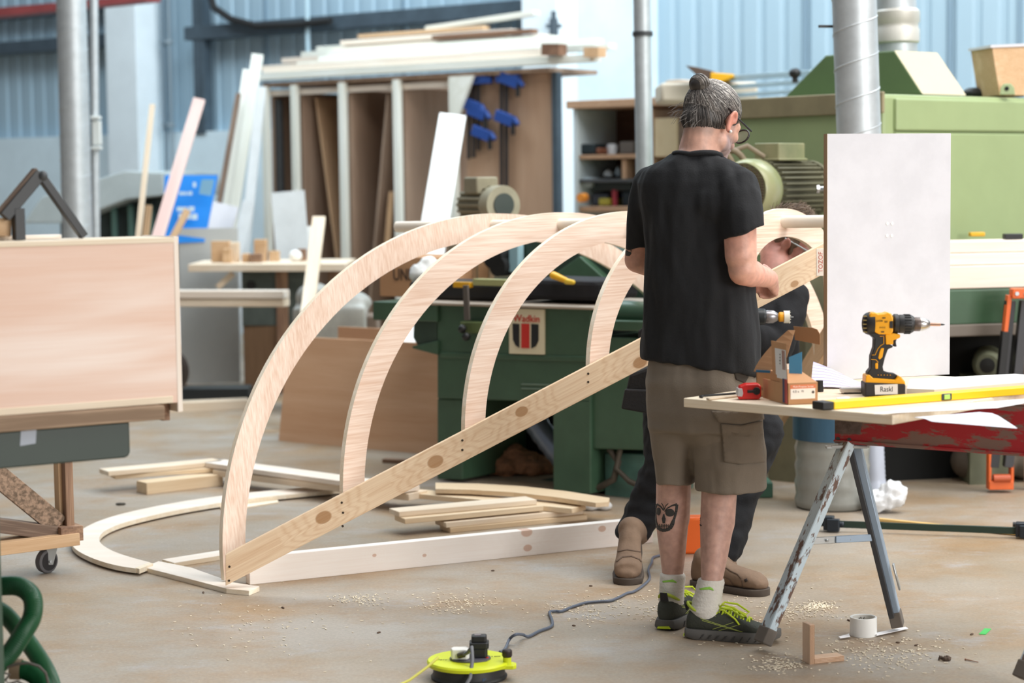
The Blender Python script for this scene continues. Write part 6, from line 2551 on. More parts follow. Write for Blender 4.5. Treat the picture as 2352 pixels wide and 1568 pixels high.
gb = thing('green_bench', bn0 - ud_ * .4 + un * .3, 'dark green metal bench with a worn wooden top, at the left edge', 'bench')
zl, zh = gp(300, 1050).z, gp(300, 968).z
g = G()
p, q = bn0 - ud_ * 1.3, bn0
rad = .014
prof = [(0, zl), (-rad, zl)] 
g.prism([p + V((0, 0, zl)), q - ud_ * rad + V((0, 0, zl)), q - ud_ * rad * .3 + V((0, 0, zl + rad * .3)), q + V((0, 0, zl + rad)), q + V((0, 0, zh)), p + V((0, 0, zh))], un * .5)
g.build('apron', P('bgreen', '#2e3d33', .4, c2='#28342e', sc=3, contrast=.6), gb, smooth=0, bevel=.004)
g = G()
a = gp(2, 1100)
lp = V((a.x, a.y, 0)) - ud_ * .005
g.prism([lp - ud_ * .09, lp, lp + un * .12, lp - ud_ * .09 + un * .12], (0, 0, zl))
g.build('leg', P('bleg', '#3c4f40', .45), gb, smooth=0, bevel=.006)
zw0, zw1 = zh + .001, gp(380, 926, .0).z
zw1 = zw0 + .036
g = G()
a = gp(372, 950)
tq = V((a.x, a.y, 0))
p = bn0 - ud_ * 1.3
o_ = -un * .02
WT = wood('benchtop', '#b59c82', '#86705c', 1.4, .8, ring=.7, fine=.7)
for k in range(4):
    y0, y1 = o_ + un * (.13 * k), o_ + un * (.13 * k + .128)
    g.prism([p + y0 + V((0, 0, zw0)), tq + y0 + V((0, 0, zw0)), tq + y1 + V((0, 0, zw0)), p + y1 + V((0, 0, zw0))], (0, 0, zw1 - zw0))
g.build('bench_top', WT, gb, frame(p + V((0, 0, zw0)), ud_), 0, .003)
g = G()
c0, c1, c2, c3 = gp(46, 1024, -.001), gp(82, 1018, -.001), gp(84, 985, -.001), gp(48, 990, -.001)
g.prism([c0, c1, c2, c3], un * .001)
g.build('white_label', P('wlab', '#a9b0bb', .6), gb, smooth=0)
# plywood box: shallow tray standing on its edge
pz = zw1 + .001
pb0 = bn0 + un * .012


def bp(x, y, off=0.0):
    return onp(x, y, pb0 + un * off, un)


bx0, bx1 = -1.25, (bp(404, 745) - pb0).dot(ud_)
ztp = bp(400, 545).z
px_ = thing('plywood_box', pb0 - ud_ * .3 + V((0, 0, pz)), 'shallow pinkish plywood box standing on edge on the green bench', 'box')
Pq = lambda s, off, z: pb0 + ud_ * s + un * off + V((0, 0, z))
g = G()
g.prism([Pq(bx0, .002, pz), Pq(bx1, .002, pz), Pq(bx1, .002, ztp - .001), Pq(bx0, .002, ztp - .001)], un * .012)
g.build('panel', wood('panelply', '#efddd1', '#dfbaa4', .3, .6, ring=.7, fine=.15, warp=5), px_, frame(Pq(0, .002, pz), ud_), 0)
LIPW = wood('lip', '#efe2cf', '#dccaae', .8, .6)
for nm, pts in (('top_edge', [Pq(bx0, 0, ztp - .013), Pq(bx1, 0, ztp - .013), Pq(bx1, 0, ztp), Pq(bx0, 0, ztp)]), ('bottom_edge', [Pq(bx0, 0, pz), Pq(bx1 - .013, 0, pz), Pq(bx1 - .013, 0, pz + .018), Pq(bx0, 0, pz + .018)])):
    g = G()
    g.prism(pts, un * .2)
    g.build(nm, LIPW, px_, frame(pts[0], ud_), 0, .001, 1)
g = G()
zlo = bp(412, 946).z
g.prism([Pq(bx1, .001, zlo), Pq(bx1 + .0135, .001, zlo), Pq(bx1 + .0135, .001, ztp + .002), Pq(bx1, .001, ztp + .002)], un * .21)
g.build('side_edge', WHITEWOOD, px_, frame(Pq(bx1, 0, pz), (0, 0, 1), un), 0, .001, 1)
g = G()
g.box(Pq(bx1 - .012, .1, pz - .028), (.022, .1, .045), frame(V((0, 0, 0)), ud_).to_3x3())
g.build('corner_block', OLDWOOD, px_, None, 0, .002)
# folding black bracket on the top edge
fb = thing('folding_bracket', Pq(bx1 - .36, .1, ztp), 'black metal folding bracket standing on top of the plywood box', 'bracket')
FBK = P('fbk', '#141619', .45)
o1 = .1
b0_, b1_ = bp(8, 498, o1), bp(92, 398, o1)
board('arm', b0_, b1_, .028, .03, FBK, fb, up=un)
board('wooden_strip', b0_ + V((-.012, 0, .012)), b1_ + V((-.012, 0, .012)), .03, .006, GREYWOOD, fb, up=un)
s0_ = bp(41, 478, o1)
board('upright', V((s0_.x, s0_.y, ztp + .001)), s0_, .03, .026, FBK, fb, up=un)
e0 = bp(192, 545, o1)
board('strut', V((e0.x, e0.y, ztp + .006)), bp(92, 402, o1), .026, .02, FBK, fb, up=un)
g = G()
g.ell(bp(98, 404, o1 - .01), (.013, .013, .013), n=12, m=8)
g.build('pivot', DKGREY, fb)
tag(board('pale_block', bp(-20, 520, .14), bp(19, 522, .14), .045, .05, TANWOOD, None), 'pale block of wood at the extreme left on top of the plywood box', 'block')
tag(board('pale_batten', Pq(bx1 - .45, .17, ztp + .006), Pq(bx1 - .24, .17, ztp + .006), .01, .03, WHITEWOOD, None), 'thin whitish batten lying on the plywood box behind the black bracket', 'batten')

# wooden trolley on castors
ty = fl(105, 1318)
tz = lambda x, y, off=0.0: onp(x, y, V((ty.x, ty.y + off, 0)), un)
tr = thing('wooden_trolley', ty - ud_ * .4, 'rough wooden trolley on castors under the green bench', 'trolley')
p0 = tz(148, 1214)
zt2 = .62
board('post', V((p0.x - .015, p0.y + .02, p0.z)), V((p0.x - .015, p0.y + .02, zt2)), .03, .05, TANWOOD, tr, up=ud_)
board('post', V((p0.x + .013, p0.y, p0.z)), V((p0.x + .013, p0.y, zt2)), .03, .06, OLDWOOD, tr, up=ud_)
MESHW = P('osb', '#a58a74', .85, c2='#6b5949', sc=60, contrast=.2, bump=.6, bsc=90)
board('brace', tz(-30, 1072, -.01), tz(134, 1206, -.01), .078, .03, MESHW, tr, up=(0, 0, 1))
a, b_ = tz(-60, 1198, .0), tz(138, 1224, .0)
board('rail', a, b_, .05, .07, GREYWOOD, tr)
g = G()
q = tz(140, 1224, -.02)
g.box(q + V((.018, .02, .0)), (.085, .11, .055), frame(V((0, 0, 0)), ud_).to_3x3())
g.build('corner_block', OLDWOOD, tr, None, 0, .002)
a, b_ = tz(-60, 1262, -.01), tz(169, 1232, -.01)
board('base_plank', a, b_, .045, .13, TANWOOD, tr)
cw = ty + V((0, .02, .045))
wax = (RV * .8 + V((0, -.6, 0))).normalized()
ca_ = thing
g = G()
g.lathe([(.012, -.015), (.036, -.016), (.043, -.012), (.0445, 0), (.043, .012), (.036, .016), (.012, .015)], cw, wax, 40)
wh_ = g.build('castor', P('tyre', '#5d5c5f', .6), tr, smooth=40)
g = G()
g.lathe([(.0, -.017), (.034, -.0165), (.034, .0165), (.0, .017)], cw, wax, 32)
g.build('wheel_hub', P('hub', '#232226', .5), wh_, smooth=40)
g = G()
for sg in (-1, 1):
    of_ = wax * (.021 * sg)
    g.prism([cw + of_ + V((x, 0, z)) for x, z in ((-.008, -.012), (.008, -.012), (.026, .05), (-.014, .05))], wax * .003)
g.box(cw + V((.006, 0, .055)), (.07, .07, .008))
g.cyl(cw - wax * .026, cw + wax * .026, .006, n=10)
g.build('fork', GALV, wh_, smooth=0, bevel=.001)

# green corrugated hoses
HOSE = P('hose', '#184d2d', .4, var=.1)


def hose(pts, r, name, label, mat, grp='green hoses'):
    row = []
    m = len(pts)
    N_ = 170
    for i in range(N_ + 1):
        t = (m - 1) * i / N_
        k = min(int(t), m - 2)
        f = t - k
        a0, a1, a2, a3 = pts[max(k - 1, 0)], pts[k], pts[k + 1], pts[min(k + 2, m - 1)]
        row.append(a1 * 1.0 + (a2 - a0) * (.5 * f) + (2 * a0 - 5 * a1 + 4 * a2 - a3) * (.5 * f * f) + (3 * a1 - a0 - 3 * a2 + a3) * (.5 * f ** 3))
    g = G()
    g.tube(row, [r * (1 + .07 * (i % 2)) for i in range(N_ + 1)], 16)
    return tag(g.build(name, mat, smooth=50), label, 'hose', grp)


HY = 5.0
hose([at(x, y, HY + dy) for x, y, dy in ((-40, 1352, .1), (10, 1345, .06), (48, 1348, .03), (74, 1372, .0), (74, 1415, -.02), (52, 1455, -.04), (22, 1500, -.05), (-10, 1530, -.06), (-50, 1540, -.06))], .0235, 'vacuum_hose', 'green corrugated hose making a loop at the left edge', HOSE)
hose([at(x, y, HY + .07 + dy) for x, y, dy in ((-40, 1385, .0), (8, 1408, .0), (45, 1450, .0), (82, 1500, .0), (108, 1545, .0), (122, 1590, .02), (125, 1650, .02))], .0225, 'vacuum_hose', 'green corrugated hose running down to the bottom edge at the left', HOSE)
hose([at(x, y, HY - .03 + dy) for x, y, dy in ((40, 1536, .0), (62, 1541, .0), (85, 1556, .0), (105, 1590, .0), (118, 1650, .0))], .0225, 'vacuum_hose', 'short green hose with a clamped end at the bottom left corner', HOSE)
g = G()
a = at(36, 1535, HY - .03)
g.cyl(a - V((.012, 0, 0)), a + V((.014, 0, -.002)), .027, n=20)
tag(g.build('hose_clamp', P('hclamp', '#7d6a55', .5, .3), smooth=40), 'brownish clamp on the end of the short green hose', 'clamp')
g = G()
g.tube([at(x, y, HY - .07) for x, y in ((15, 1532), (40, 1524), (65, 1522), (90, 1530), (105, 1545), (112, 1575), (110, 1620))], .0035, 8)
g.tube([at(x, y, HY - .075) for x, y in ((10, 1545), (22, 1548), (12, 1562), (20, 1570), (40, 1564), (70, 1580))], .003, 8)
tag(g.build('thin_cable', P('thinc', '#4f4740', .6), smooth=60), 'thin dark cable curling round the hoses at the bottom left corner', 'cable')
# ================================================================ people
from mathutils.bvhtree import BVHTree

SKINM = tinted('skin', .5, .12, .12, 240)
SK, SKR, SKD = lin('#d2a38f'), lin('#d58b78'), lin('#b98f80')
TEE = P('tee', '#17181b', .9, var=.25, sc=5, bump=.25, bsc=220, contrast=.6)
SHORTS = P('shorts', '#7d7265', .9, var=.1, sc=6, bump=.3, bsc=260, contrast=.5)
SOCK = P('sock', '#d6d0c6', .95, var=.06, sc=14, bump=.5, bsc=160)
NAVY = P('workblack', '#131418', .9, var=.3, sc=6, bump=.25, bsc=200, contrast=.6)
TATT = P('tattoo', '#33312f', .6)


def mixc(a, b_, t):
    t = max(0, min(1, t))
    return tuple(a[i] * (1 - t) + b_[i] * t for i in range(3))


def sst(a, b_, x):
    t = max(0, min(1, (x - a) / (b_ - a)))
    return t * t * (3 - 2 * t)


def decal(name, polys, target, mat, parent, off=.0012, step=3.5, th=.0):
    """patch that follows the surface of target; outlines in photograph pixels"""
    me = target.data
    M_ = WM[target.name]
    bvh = BVHTree.FromPolygons([M_ @ v.co for v in me.vertices], [tuple(p.vertices) for p in me.polygons])
    bm = bmesh.new()
    for poly in polys:
        b2 = bmesh.new()
        f = b2.faces.new([b2.verts.new((x, y, 0)) for x, y in poly])
        bmesh.ops.triangulate(b2, faces=b2.faces[:])
        for _ in range(5):
            es = [e for e in b2.edges if e.calc_length() > step]
            if not es:
                break
            bmesh.ops.subdivide_edges(b2, edges=es, cuts=1)
            bmesh.ops.triangulate(b2, faces=[f for f in b2.faces if len(f.verts) > 3])
        mp_ = {}
        for v in b2.verts:
            o = V((0, 0, H))
            loc, no, _, _ = bvh.ray_cast(o, ray(v.co.x, v.co.y).normalized())
            if loc is not None:
                mp_[v] = bm.verts.new(loc + no * off)
        for f in b2.faces:
            if all(v in mp_ for v in f.verts):
                bm.faces.new([mp_[v] for v in f.verts])
        b2.free()
    g = G()
    g.bm.free()
    g.bm = bm
    o = g.build(name, mat, parent, None, 60)
    s = o.modifiers.new('cloth', 'SOLIDIFY')
    s.thickness = th or off * .9
    s.offset = -1
    return o


def ering(c, rx, ry, rgt, fwd, n=28, pw=1.0):
    out = []
    for i in range(n):
        t = 2 * pi * i / n
        cx_, sx_ = cos(t), sin(t)
        out.append(c + rgt * (rx * math.copysign(abs(cx_) ** pw, cx_)) + fwd * (ry * math.copysign(abs(sx_) ** pw, sx_)))
    return out


def hand(g, wrist, d, side, up, curl=1.0, s=1.0):
    """palm, four bent fingers and a thumb; d runs along the hand, side towards the little finger"""
    d, side, up = d.normalized(), side.normalized(), up.normalized()
    pc = wrist + d * .05 * s
    R3 = MX((side, up, d)).transposed()
    g.ell(pc, (.041 * s, .017 * s, .052 * s), R3, 16, 10)
    g.cap_(wrist - d * .02, pc, .026 * s, .026 * s, flat=.75)
    for i in range(4):
        o = (-.030 + .0200 * i) * s
        ln = [.9, 1.0, .95, .78][i] * s
        r = .0080 * s
        p = wrist + d * (.092 - .004 * abs(i - 1)) * s + side * o
        ang = 0
        for L_, a in ((.042, .75), (.027, .95), (.021, .7)):
            ang += a * curl
            q = p + (d * cos(ang) - up * sin(ang)) * L_ * ln
            g.cap_(p, q, r, r * .93, n=10)
            p, r = q, r * .92
    t0 = wrist + d * .022 * s - side * .03 * s
    t1 = t0 + (d * .75 - side * .55 - up * .35 * curl).normalized() * .04 * s
    t2 = t1 + (d * .8 + side * .25 - up * .6 * curl).normalized() * .032 * s
    g.cap_(t0, t1, .0125 * s, .011 * s, n=10)
    g.cap_(t1, t2, .011 * s, .0085 * s, n=10)


def headshape(g, C, hr, hf, hu, s=1.0):
    R3 = MX((hr, hf, hu)).transposed()

    def e(r_, f_, u_, a, b_, c):
        g.ell(C + hr * r_ * s + hf * f_ * s + hu * u_ * s, (a * s, b_ * s, c * s), R3, 22, 14)
    e(0, 0, .0, .076, .098, .088)
    e(0, .03, -.045, .064, .066, .06)
    e(0, .048, -.085, .05, .05, .042)
    e(0, .088, -.112, .024, .02, .02)       # chin
    e(0, .075, -.02, .058, .024, .03)       # brow
    for sg in (-1, 1):
        e(.03 * sg, .08, -.05, .024, .02, .02)     # cheek
        e(.052 * sg, .02, -.095, .016, .035, .025)   # jaw corner
        g.cap_(C + (hr * .012 * sg + hf * .094 - hu * .022) * s, C + (hr * .045 * sg + hf * .078 - hu * .022) * s, .008 * s, .008 * s)
        # ear: rim, bowl, lobe
        E0 = C + (hr * .076 * sg - hu * .035 - hf * .005) * s
        pts = []
        for k in range(9):
            t = radians(-75 + 255 * k / 8)
            pts.append(E0 + (hr * sg * (.012 + .006 * sin(t)) + hf * (-.016 * cos(t) * .9) + hu * .031 * sin(t)) * s)
        for k in range(8):
            g.cap_(pts[k], pts[k + 1], .0058 * s, .0058 * s, n=8)
        g.ell(E0 + hr * sg * .004 * s, (.008 * s, .014 * s, .026 * s), R3, 12, 8)
        g.ell(E0 + (hr * sg * .008 - hu * .032 + hf * .002) * s, (.006 * s, .008 * s, .009 * s), R3, 10, 8)
    g.cap_(C + (hf * .098 - hu * .022) * s, C + (hf * .121 - hu * .06) * s, .010 * s, .0135 * s)   # nose
    for sg in (-1, 1):
        g.ell(C + (hf * .108 + hr * .011 * sg - hu * .063) * s, (.008 * s, .01 * s, .008 * s), R3, 10, 8)
    g.cap_(C + (hf * .099 - hr * .018 - hu * .086) * s, C + (hf * .099 + hr * .018 - hu * .086) * s, .0075 * s, .0075 * s)
    g.cap_(C + (hf * .097 - hr * .015 - hu * .096) * s, C + (hf * .097 + hr * .015 - hu * .096) * s, .0075 * s, .0075 * s)


def eyes(C, hr, hf, hu, parent, s=1.0):
    g = G()
    for sg in (-1, 1):
        g.ell(C + (hr * .031 * sg + hf * .083 - hu * .034) * s, (.0125 * s, .0125 * s, .0125 * s), None, 14, 10)
    g.build('eyes', P('eyewhite', '#cfc6bf', .25), parent, smooth=60)


# ---------------------------------------------------------------- standing man
YM = 6.15
fw = V((.42, .907, 0)).normalized()
rt_ = V((fw.y, -fw.x, 0))
m1 = thing('person', V((at(1600, 1460, 6.15).x, 6.15, 0)), 'man standing with his back turned, hair in a bun, black t-shirt, brown cargo shorts', 'person')
hf = V((.64, .66, -.40)).normalized()
hr = hf.cross(V((0, 0, 1))).normalized()
hu = hr.cross(hf).normalized()
HC = at(1638, 258, 6.2)
TR = [(338, 1602, 40, .06), (352, 1600, 52, .075), (372, 1596, 84, .09), (392, 1594, 112, .103), (420, 1594, 128, .115), (470, 1597, 127, .126), (520, 1601, 121, .128), (580, 1604, 119, .126), (650, 1606, 123, .126), (720, 1608, 128, .128), (780, 1608, 130, .131), (850, 1608, 131, .133), (890, 1608, 131, .133)]


def trings(sc, rows, y0=0, y1=2000):
    out = []
    for y, cx_, hw, ry in rows:
        if y0 <= y <= y1:
            a = hw / F * YM * sc
            ry = ry * sc
            rx = sqrt(max(.0004, a * a - (ry * .42) ** 2)) / .907
            out.append(ering(at(cx_, y, YM), rx, ry, rt_, fw, 32, .9))
    return out


j = at
g = G()
g.rings(trings(.86, TR, 0, 730))
HIPS = [(700, 1606, 98, .09), (780, 1608, 98, .09), (860, 1610, 100, .095), (930, 1612, 104, .1), (960, 1615, 92, .09)]
g.rings(trings(1, HIPS))
# legs
hipL, hipR = j(1556, 930, 6.24), j(1664, 930, 6.16)
knL, knR = j(1548, 1100, 6.24), j(1653, 1112, 6.14)
caL, caR = j(1545, 1190, 6.25), j(1648, 1200, 6.14)
anL, anR = j(1545, 1335, 6.25), j(1633, 1350, 6.09)
for hp_, kn_, cal, an, sd in ((hipL, knL, caL, anL, -1), (hipR, knR, caR, anR, 1)):
    g.cap_(hp_, kn_, .07, .055)
    g.cap_(kn_, cal, .056, .055)
    g.cap_(cal + fw * -.006, cal.lerp(an, .55), .054, .042)
    g.cap_(cal.lerp(an, .5), an, .043, .031)
    g.cap_(kn_, an, .05, .030)
heelR, heelL = fl(1580, 1462), fl(1527, 1447)
dR, dL = V((.955, -.29, 0)).normalized(), V((.45, .89, 0)).normalized()
for an, hl_, d in ((anR, heelR, dR), (anL, heelL, dL)):
    g.cap_(an, hl_ + d * .07 + V((0, 0, .07)), .031, .032)
    g.cap_(hl_ + d * .05 + V((0, 0, .055)), hl_ + d * .17 + V((0, 0, .035)), .028, .016)
# arms
shR, shL = j(1694, 432, 6.04), j(1492, 430, 6.26)
elR, elL = j(1706, 622, 5.99), j(1464, 596, 6.33)
wrR, wrL = j(1767, 640, 6.22), j(1560, 640, 6.54)
g.cap_(shR, elR, .056, .044)
g.cap_(j(1697, 520, 6.01), j(1700, 590, 5.99), .048, .046)
g.cap_(elR, wrR, .044, .029)
g.cap_(elR, elR.lerp(wrR, .35), .044, .042)
g.cap_(shL, elL, .055, .042)
g.cap_(elL, wrL, .042, .028)
hand(g, wrR, (wrR - elR + V((-.02, .02, -.05))), V((.2, .3, -.95)), V((.9, -.3, .1)), 1.05)
hand(g, wrL, (wrL - elL), V((0, .3, -.9)), V((-.8, .4, 0)), .8)
# neck and head
g.cap_(j(1602, 372, 6.16), HC - hu * .06 - hf * .025, .068, .058)
g.cap_(j(1602, 372, 6.14), HC - hu * .05 - hf * .045, .055, .05)
headshape(g, HC, hr, hf, hu, 1.0)


def tint1(p):
    q = p - HC
    c = SK
    if q.length < .2:
        f_, u_, r_ = q.dot(hf), q.dot(hu), q.dot(hr)
        if u_ > -.2:
            b_ = sst(-.05, -.075, u_) * sst(.01, .03, f_) * sst(-.15, -.125, u_)
            sb = sst(.0, .02, f_) * sst(.055, .04, f_) * sst(-.08, -.02, u_) * sst(.03, .0, u_) * .6
            c = mixc(c, lin('#8f8083'), max(b_ * .8, sb))
            if abs(r_) > .075 and u_ > -.08:
                c = mixc(c, SKR, .8)
            c = mixc(c, lin('#7a6a60'), sst(-.02, -.05, f_) * sst(-.12, -.085, u_) * .55)
    elif p.z > 1.32:
        c = mixc(SK, SKR, .35)
    elif p.z < .62:
        n_ = fbm(p, 60) * .5 + .5
        c = mixc(lin('#c9a091'), lin('#a98072'), n_ * .5)
    else:
        c = mixc(SK, SKR, .25 + .3 * fbm(p, 9))
    return c


b1 = organic('body', g, SKINM, m1, .0046, 3, tint=tint1)
eyes(HC, hr, hf, hu, m1)

# t-shirt
g = G()
rows = [r for r in TR if 352 <= r[0] < 800]
rr_ = trings(1.0, rows)
for y, dzr in ((812, .012), (836, .018), (841, .018)):
    q = trings(1.0, [(y, 1608, 131, .133)])[0]
    rr_.append([p - V((0, 0, (p.x - j(1608, 836, YM).x) * .14)) for p in q])
g.rings(rr_)
def sleeve(rows, nrm_end):
    rs_ = []
    m_ = len(rows)
    for k, (x, y, Yd, r) in enumerate(rows):
        c = j(x, y, Yd)
        p_, q_ = j(*rows[max(k - 1, 0)][:3]), j(*rows[min(k + 1, m_ - 1)][:3])
        d = (q_ - p_).normalized()
        if k >= m_ - 2:
            d = V(nrm_end).normalized()
        u = V((0, 1, 0))
        u = (u - d * u.dot(d)).normalized()
        v = d.cross(u)
        rs_.append([c + u * (r * cos(2 * pi * i / 24)) + v * (r * sin(2 * pi * i / 24)) for i in range(24)])
    g.rings(rs_)


sl0 = j(1688, 425, 6.05)
sleeve([(1672, 410, 6.07, .05), (1690, 425, 6.05, .068), (1700, 455, 6.03, .070), (1706, 495, 6.01, .068), (1709, 528, 6.0, .068), (1709.5, 536, 6.0, .068)], (.31, -.05, -.95))
g.cap_(j(1650, 398, 6.1), sl0, .05, .062, n=20)
k0 = j(1500, 425, 6.25)
sleeve([(1515, 410, 6.24, .05), (1499, 428, 6.25, .066), (1489, 465, 6.26, .064), (1482, 515, 6.28, .058), (1478, 556, 6.3, .056), (1477.5, 566, 6.3, .056)], (.2, .05, -1))
g.cap_(j(1545, 398, 6.2), k0, .05, .06, n=20)
g.cap_(j(1560, 470, 6.17), j(1650, 470, 6.1), .11, .11, n=20)


def folds(p, n):
    # soft creases: vertical down the back, diagonal across the waist
    d = .009 * fbm(V((p.x * 1.6, p.y * 1.6, p.z * .55)), 7, 1)
    d += .009 * NZ.noise(V(((p.x + .45 * p.z) * 16, p.y * 5, (p.z - .3 * p.x) * 4))) * sst(.95, .75, p.z)
    d += .005 * NZ.noise(V((p.x * 26, p.y * 12, p.z * 5.5)))
    return d


hem = j(1608, 836, YM)
TSH = organic('t_shirt', g, TEE, m1, .0058, 4, disp=folds)
# collar rib
g = G()
cc_ = j(1602, 362, 6.142)
ringp = []
for k in range(28):
    t = 2 * pi * k / 28
    ringp.append(cc_ + rt_ * .072 * cos(t) + fw * .07 * sin(t) + V((0, 0, -.014 * sin(t) - .004 + .012 * abs(cos(t)))))
g.tube(ringp, .0085, 8, close=True)
g.build('collar', TEE, m1, None, 60)
# shorts
g = G()
SH = [(770, 1608, 112, .108), (815, 1609, 117, .114), (842, 1609, 121, .122), (880, 1612, 126, .134), (940, 1615, 128, .14), (985, 1618, 128, .138)]
g.rings(trings(1.0, SH))


def legloft(rows):
    rs_ = []
    for x, y, Yd, rx, ry in rows:
        rs_.append(ering(j(x, y, Yd), rx, ry, rt_, fw, 28, .9))
    g.rings(rs_)


legloft([(1560, 930, 6.2, .09, .12), (1556, 1000, 6.21, .082, .11), (1554, 1060, 6.22, .066, .092), (1553, 1103, 6.22, .055, .082), (1553, 1110, 6.22, .055, .082)])
legloft([(1664, 930, 6.17, .105, .125), (1668, 1000, 6.16, .113, .122), (1675, 1060, 6.15, .111, .118), (1680, 1117, 6.15, .109, .113), (1681, 1124, 6.15, .109, .113)])


def sfold(p, n):
    d = .008 * NZ.noise(V(((p.x - .35 * p.z) * 14, p.y * 6, (p.z + .5 * p.x) * 7)))
    d += .004 * NZ.noise(V((p.x * 9, p.y * 9, p.z * 22)))
    d += .003 * NZ.noise(V((p.x * 34, p.y * 20, p.z * 12)))
    return d


g.cap_(j(1590, 960, 6.18), j(1640, 960, 6.12), .1, .1)
SHO = organic('shorts', g, SHORTS, m1, .006, 3, disp=sfold)
SH2 = P('pocket', '#766b5e', .9, var=.08, sc=9, bump=.3, bsc=260)
decal('pocket_flap', [[(1633, 943), (1700, 944), (1745, 938), (1748, 962), (1700, 972), (1652, 968)]], SHO, SH2, m1, .006, 8, .005)
decal('cargo_pocket', [[(1656, 972), (1700, 976), (1746, 966), (1752, 1062), (1700, 1066), (1664, 1060)]], SHO, SH2, m1, .004, 8, .003)
decal('back_pocket', [[(1683, 846), (1712, 842), (1718, 866), (1710, 880), (1690, 872)]], SHO, P('pockin', '#3d362f', .95), m1, .002, 6, .0015)
# hair and bun
HAIRD, HAIRM, HAIRL = P('hairdark', '#35312f', .5), P('hairmid', '#6f6863', .45), P('hairlight', '#c9c3bb', .4)
R3 = MX((hr, hf, hu)).transposed()
HAC = HC - hf * .006 + hu * .008
HR_ = (.082, .1005, .0895)
g = G()
g.ell(HAC, HR_, R3, 28, 18)
g.ell(HC - hf * .060 - hu * .048, (.056, .045, .050), R3, 20, 12)
g.ell(HC - hf * .035 - hu * .045, (.070, .05, .042), R3, 20, 12)
BUN = HC - hf * .094 + hu * .05
g.ell(HC - hf * .075 + hu * .045, (.034, .03, .03), R3)
hair = organic('hair', g, P('hairbase', '#211e1d', .6, c2='#4d4743', sc=30, contrast=.4, stretch=(1, 1, 1)), m1, .006, 3)
bdir = (-hf * .094 + hu * .055).normalized()
bl = V((bdir.dot(hr) / 1, bdir.dot(hf), bdir.dot(hu))).normalized()
u1 = bl.orthogonal().normalized()
u2 = bl.cross(u1)
for mi, (m_, nn, rr) in enumerate(((HAIRD, 330, .0011), (HAIRM, 420, .0011), (HAIRL, 420, .0010))):
    g = G()
    for q in range(nn):
        ph = random.random() * 6.283
        # lighter hair at the front and temples
        dirf = (u1 * cos(ph) + u2 * sin(ph))
        frontness = dirf.y * .6 + dirf.z * .0
        if mi == 2 and frontness < .1 and random.random() < .75:
            continue
        if mi == 0 and frontness > .2 and random.random() < .7:
            continue
        amax = radians(random.uniform(85, 165))
        a0 = radians(random.uniform(4, 50))
        wob = random.uniform(-.25, .25)
        pts = []
        for k in range(10):
            a = a0 + (amax - a0) * k / 9
            d = bl * cos(a) + (u1 * cos(ph + wob * k / 9) + u2 * sin(ph + wob * k / 9)) * sin(a)
            # hairline
            if d.y > .80 and d.z < .35:
                break
            if d.z < -.86 or (d.y > -.1 and d.z < -.28):
                break
            lift = 1.008 + .008 * random.random()
            pts.append(HAC + hr * (d.x * HR_[0] * lift) + hf * (d.y * HR_[1] * lift) + hu * (d.z * HR_[2] * lift))
        if len(pts) > 3:
            n_ = len(pts)
            g.tube(pts, [rr * (1 - .6 * k / n_) for k in range(n_)], 4)
    g.build('hair_strands', m_, hair, None, 60)
g = G()
for q in range(190):
    t0 = random.random() * 6.28
    tilt = random.uniform(-.9, .9)
    pts = []
    r0 = random.uniform(.024, .034)
    for k in range(9):
        t = t0 + k * .32
        v_ = (hr * cos(t) + (hu * .8 - hf * .6) * sin(t)) * r0
        pts.append(BUN + v_ * cos(tilt) + (-hf * .8 - hu * .6) * (.026 * sin(tilt)))
    g.tube(pts, .0022, 4)
bun = g.build('bun', P('bunhair', '#3f3a37', .45, c2='#8a837c', sc=60, contrast=.3), hair, None, 60)
g = G()
g.ell(BUN, (.031, .029, .026), R3)
g.build('bun_core', HAIRD, bun, None, 60)
# combed strands over the lower back of the head
_M = WM[hair.name]
_pts = [_M @ v.co for v in hair.data.vertices]
_bv = BVHTree.FromPolygons(_pts, [tuple(p.vertices) for p in hair.data.polygons])
_low = [p for p in _pts if (p - HC).dot(hu) < .005 and (p - HC).dot(hf) < .02]
for m_, nn in ((HAIRD, 420), (HAIRM, 260)):
    g = G()
    for q in range(nn):
        p = random.choice(_low)
        row_ = []
        for k in range(9):
            loc, no, _, _ = _bv.find_nearest(p)
            if loc is None:
                break
            row_.append(loc + no * .0012)
            d = (BUN - p).normalized() + hr * random.uniform(-.12, .12)
            d = (d - no * d.dot(no)).normalized()
            p = loc + d * .0085
        if len(row_) > 3:
            g.tube(row_, [.0006] + [.0012] * (len(row_) - 2) + [.0005], 4)
    g.build('hair_strands', m_, hair, None, 60)
# flyaway strands at the nape
g = G()
for q in range(60):
    b0_ = HC - hf * .085 + hr * random.uniform(-.06, .04) - hu * random.uniform(.0, .06)
    pts = [b0_]
    d = (-hf * .5 - hu * .8 - hr * .3 + V((random.uniform(-.5, .3), 0, random.uniform(-.3, .5)))).normalized()
    for k in range(5):
        pts.append(pts[-1] + d * .009)
        d = (d + V((random.uniform(-.3, .3), 0, random.uniform(-.3, .1)))).normalized()
    g.tube(pts, .0005, 3)
g.build('loose_hair', HAIRM, hair, None, 60)
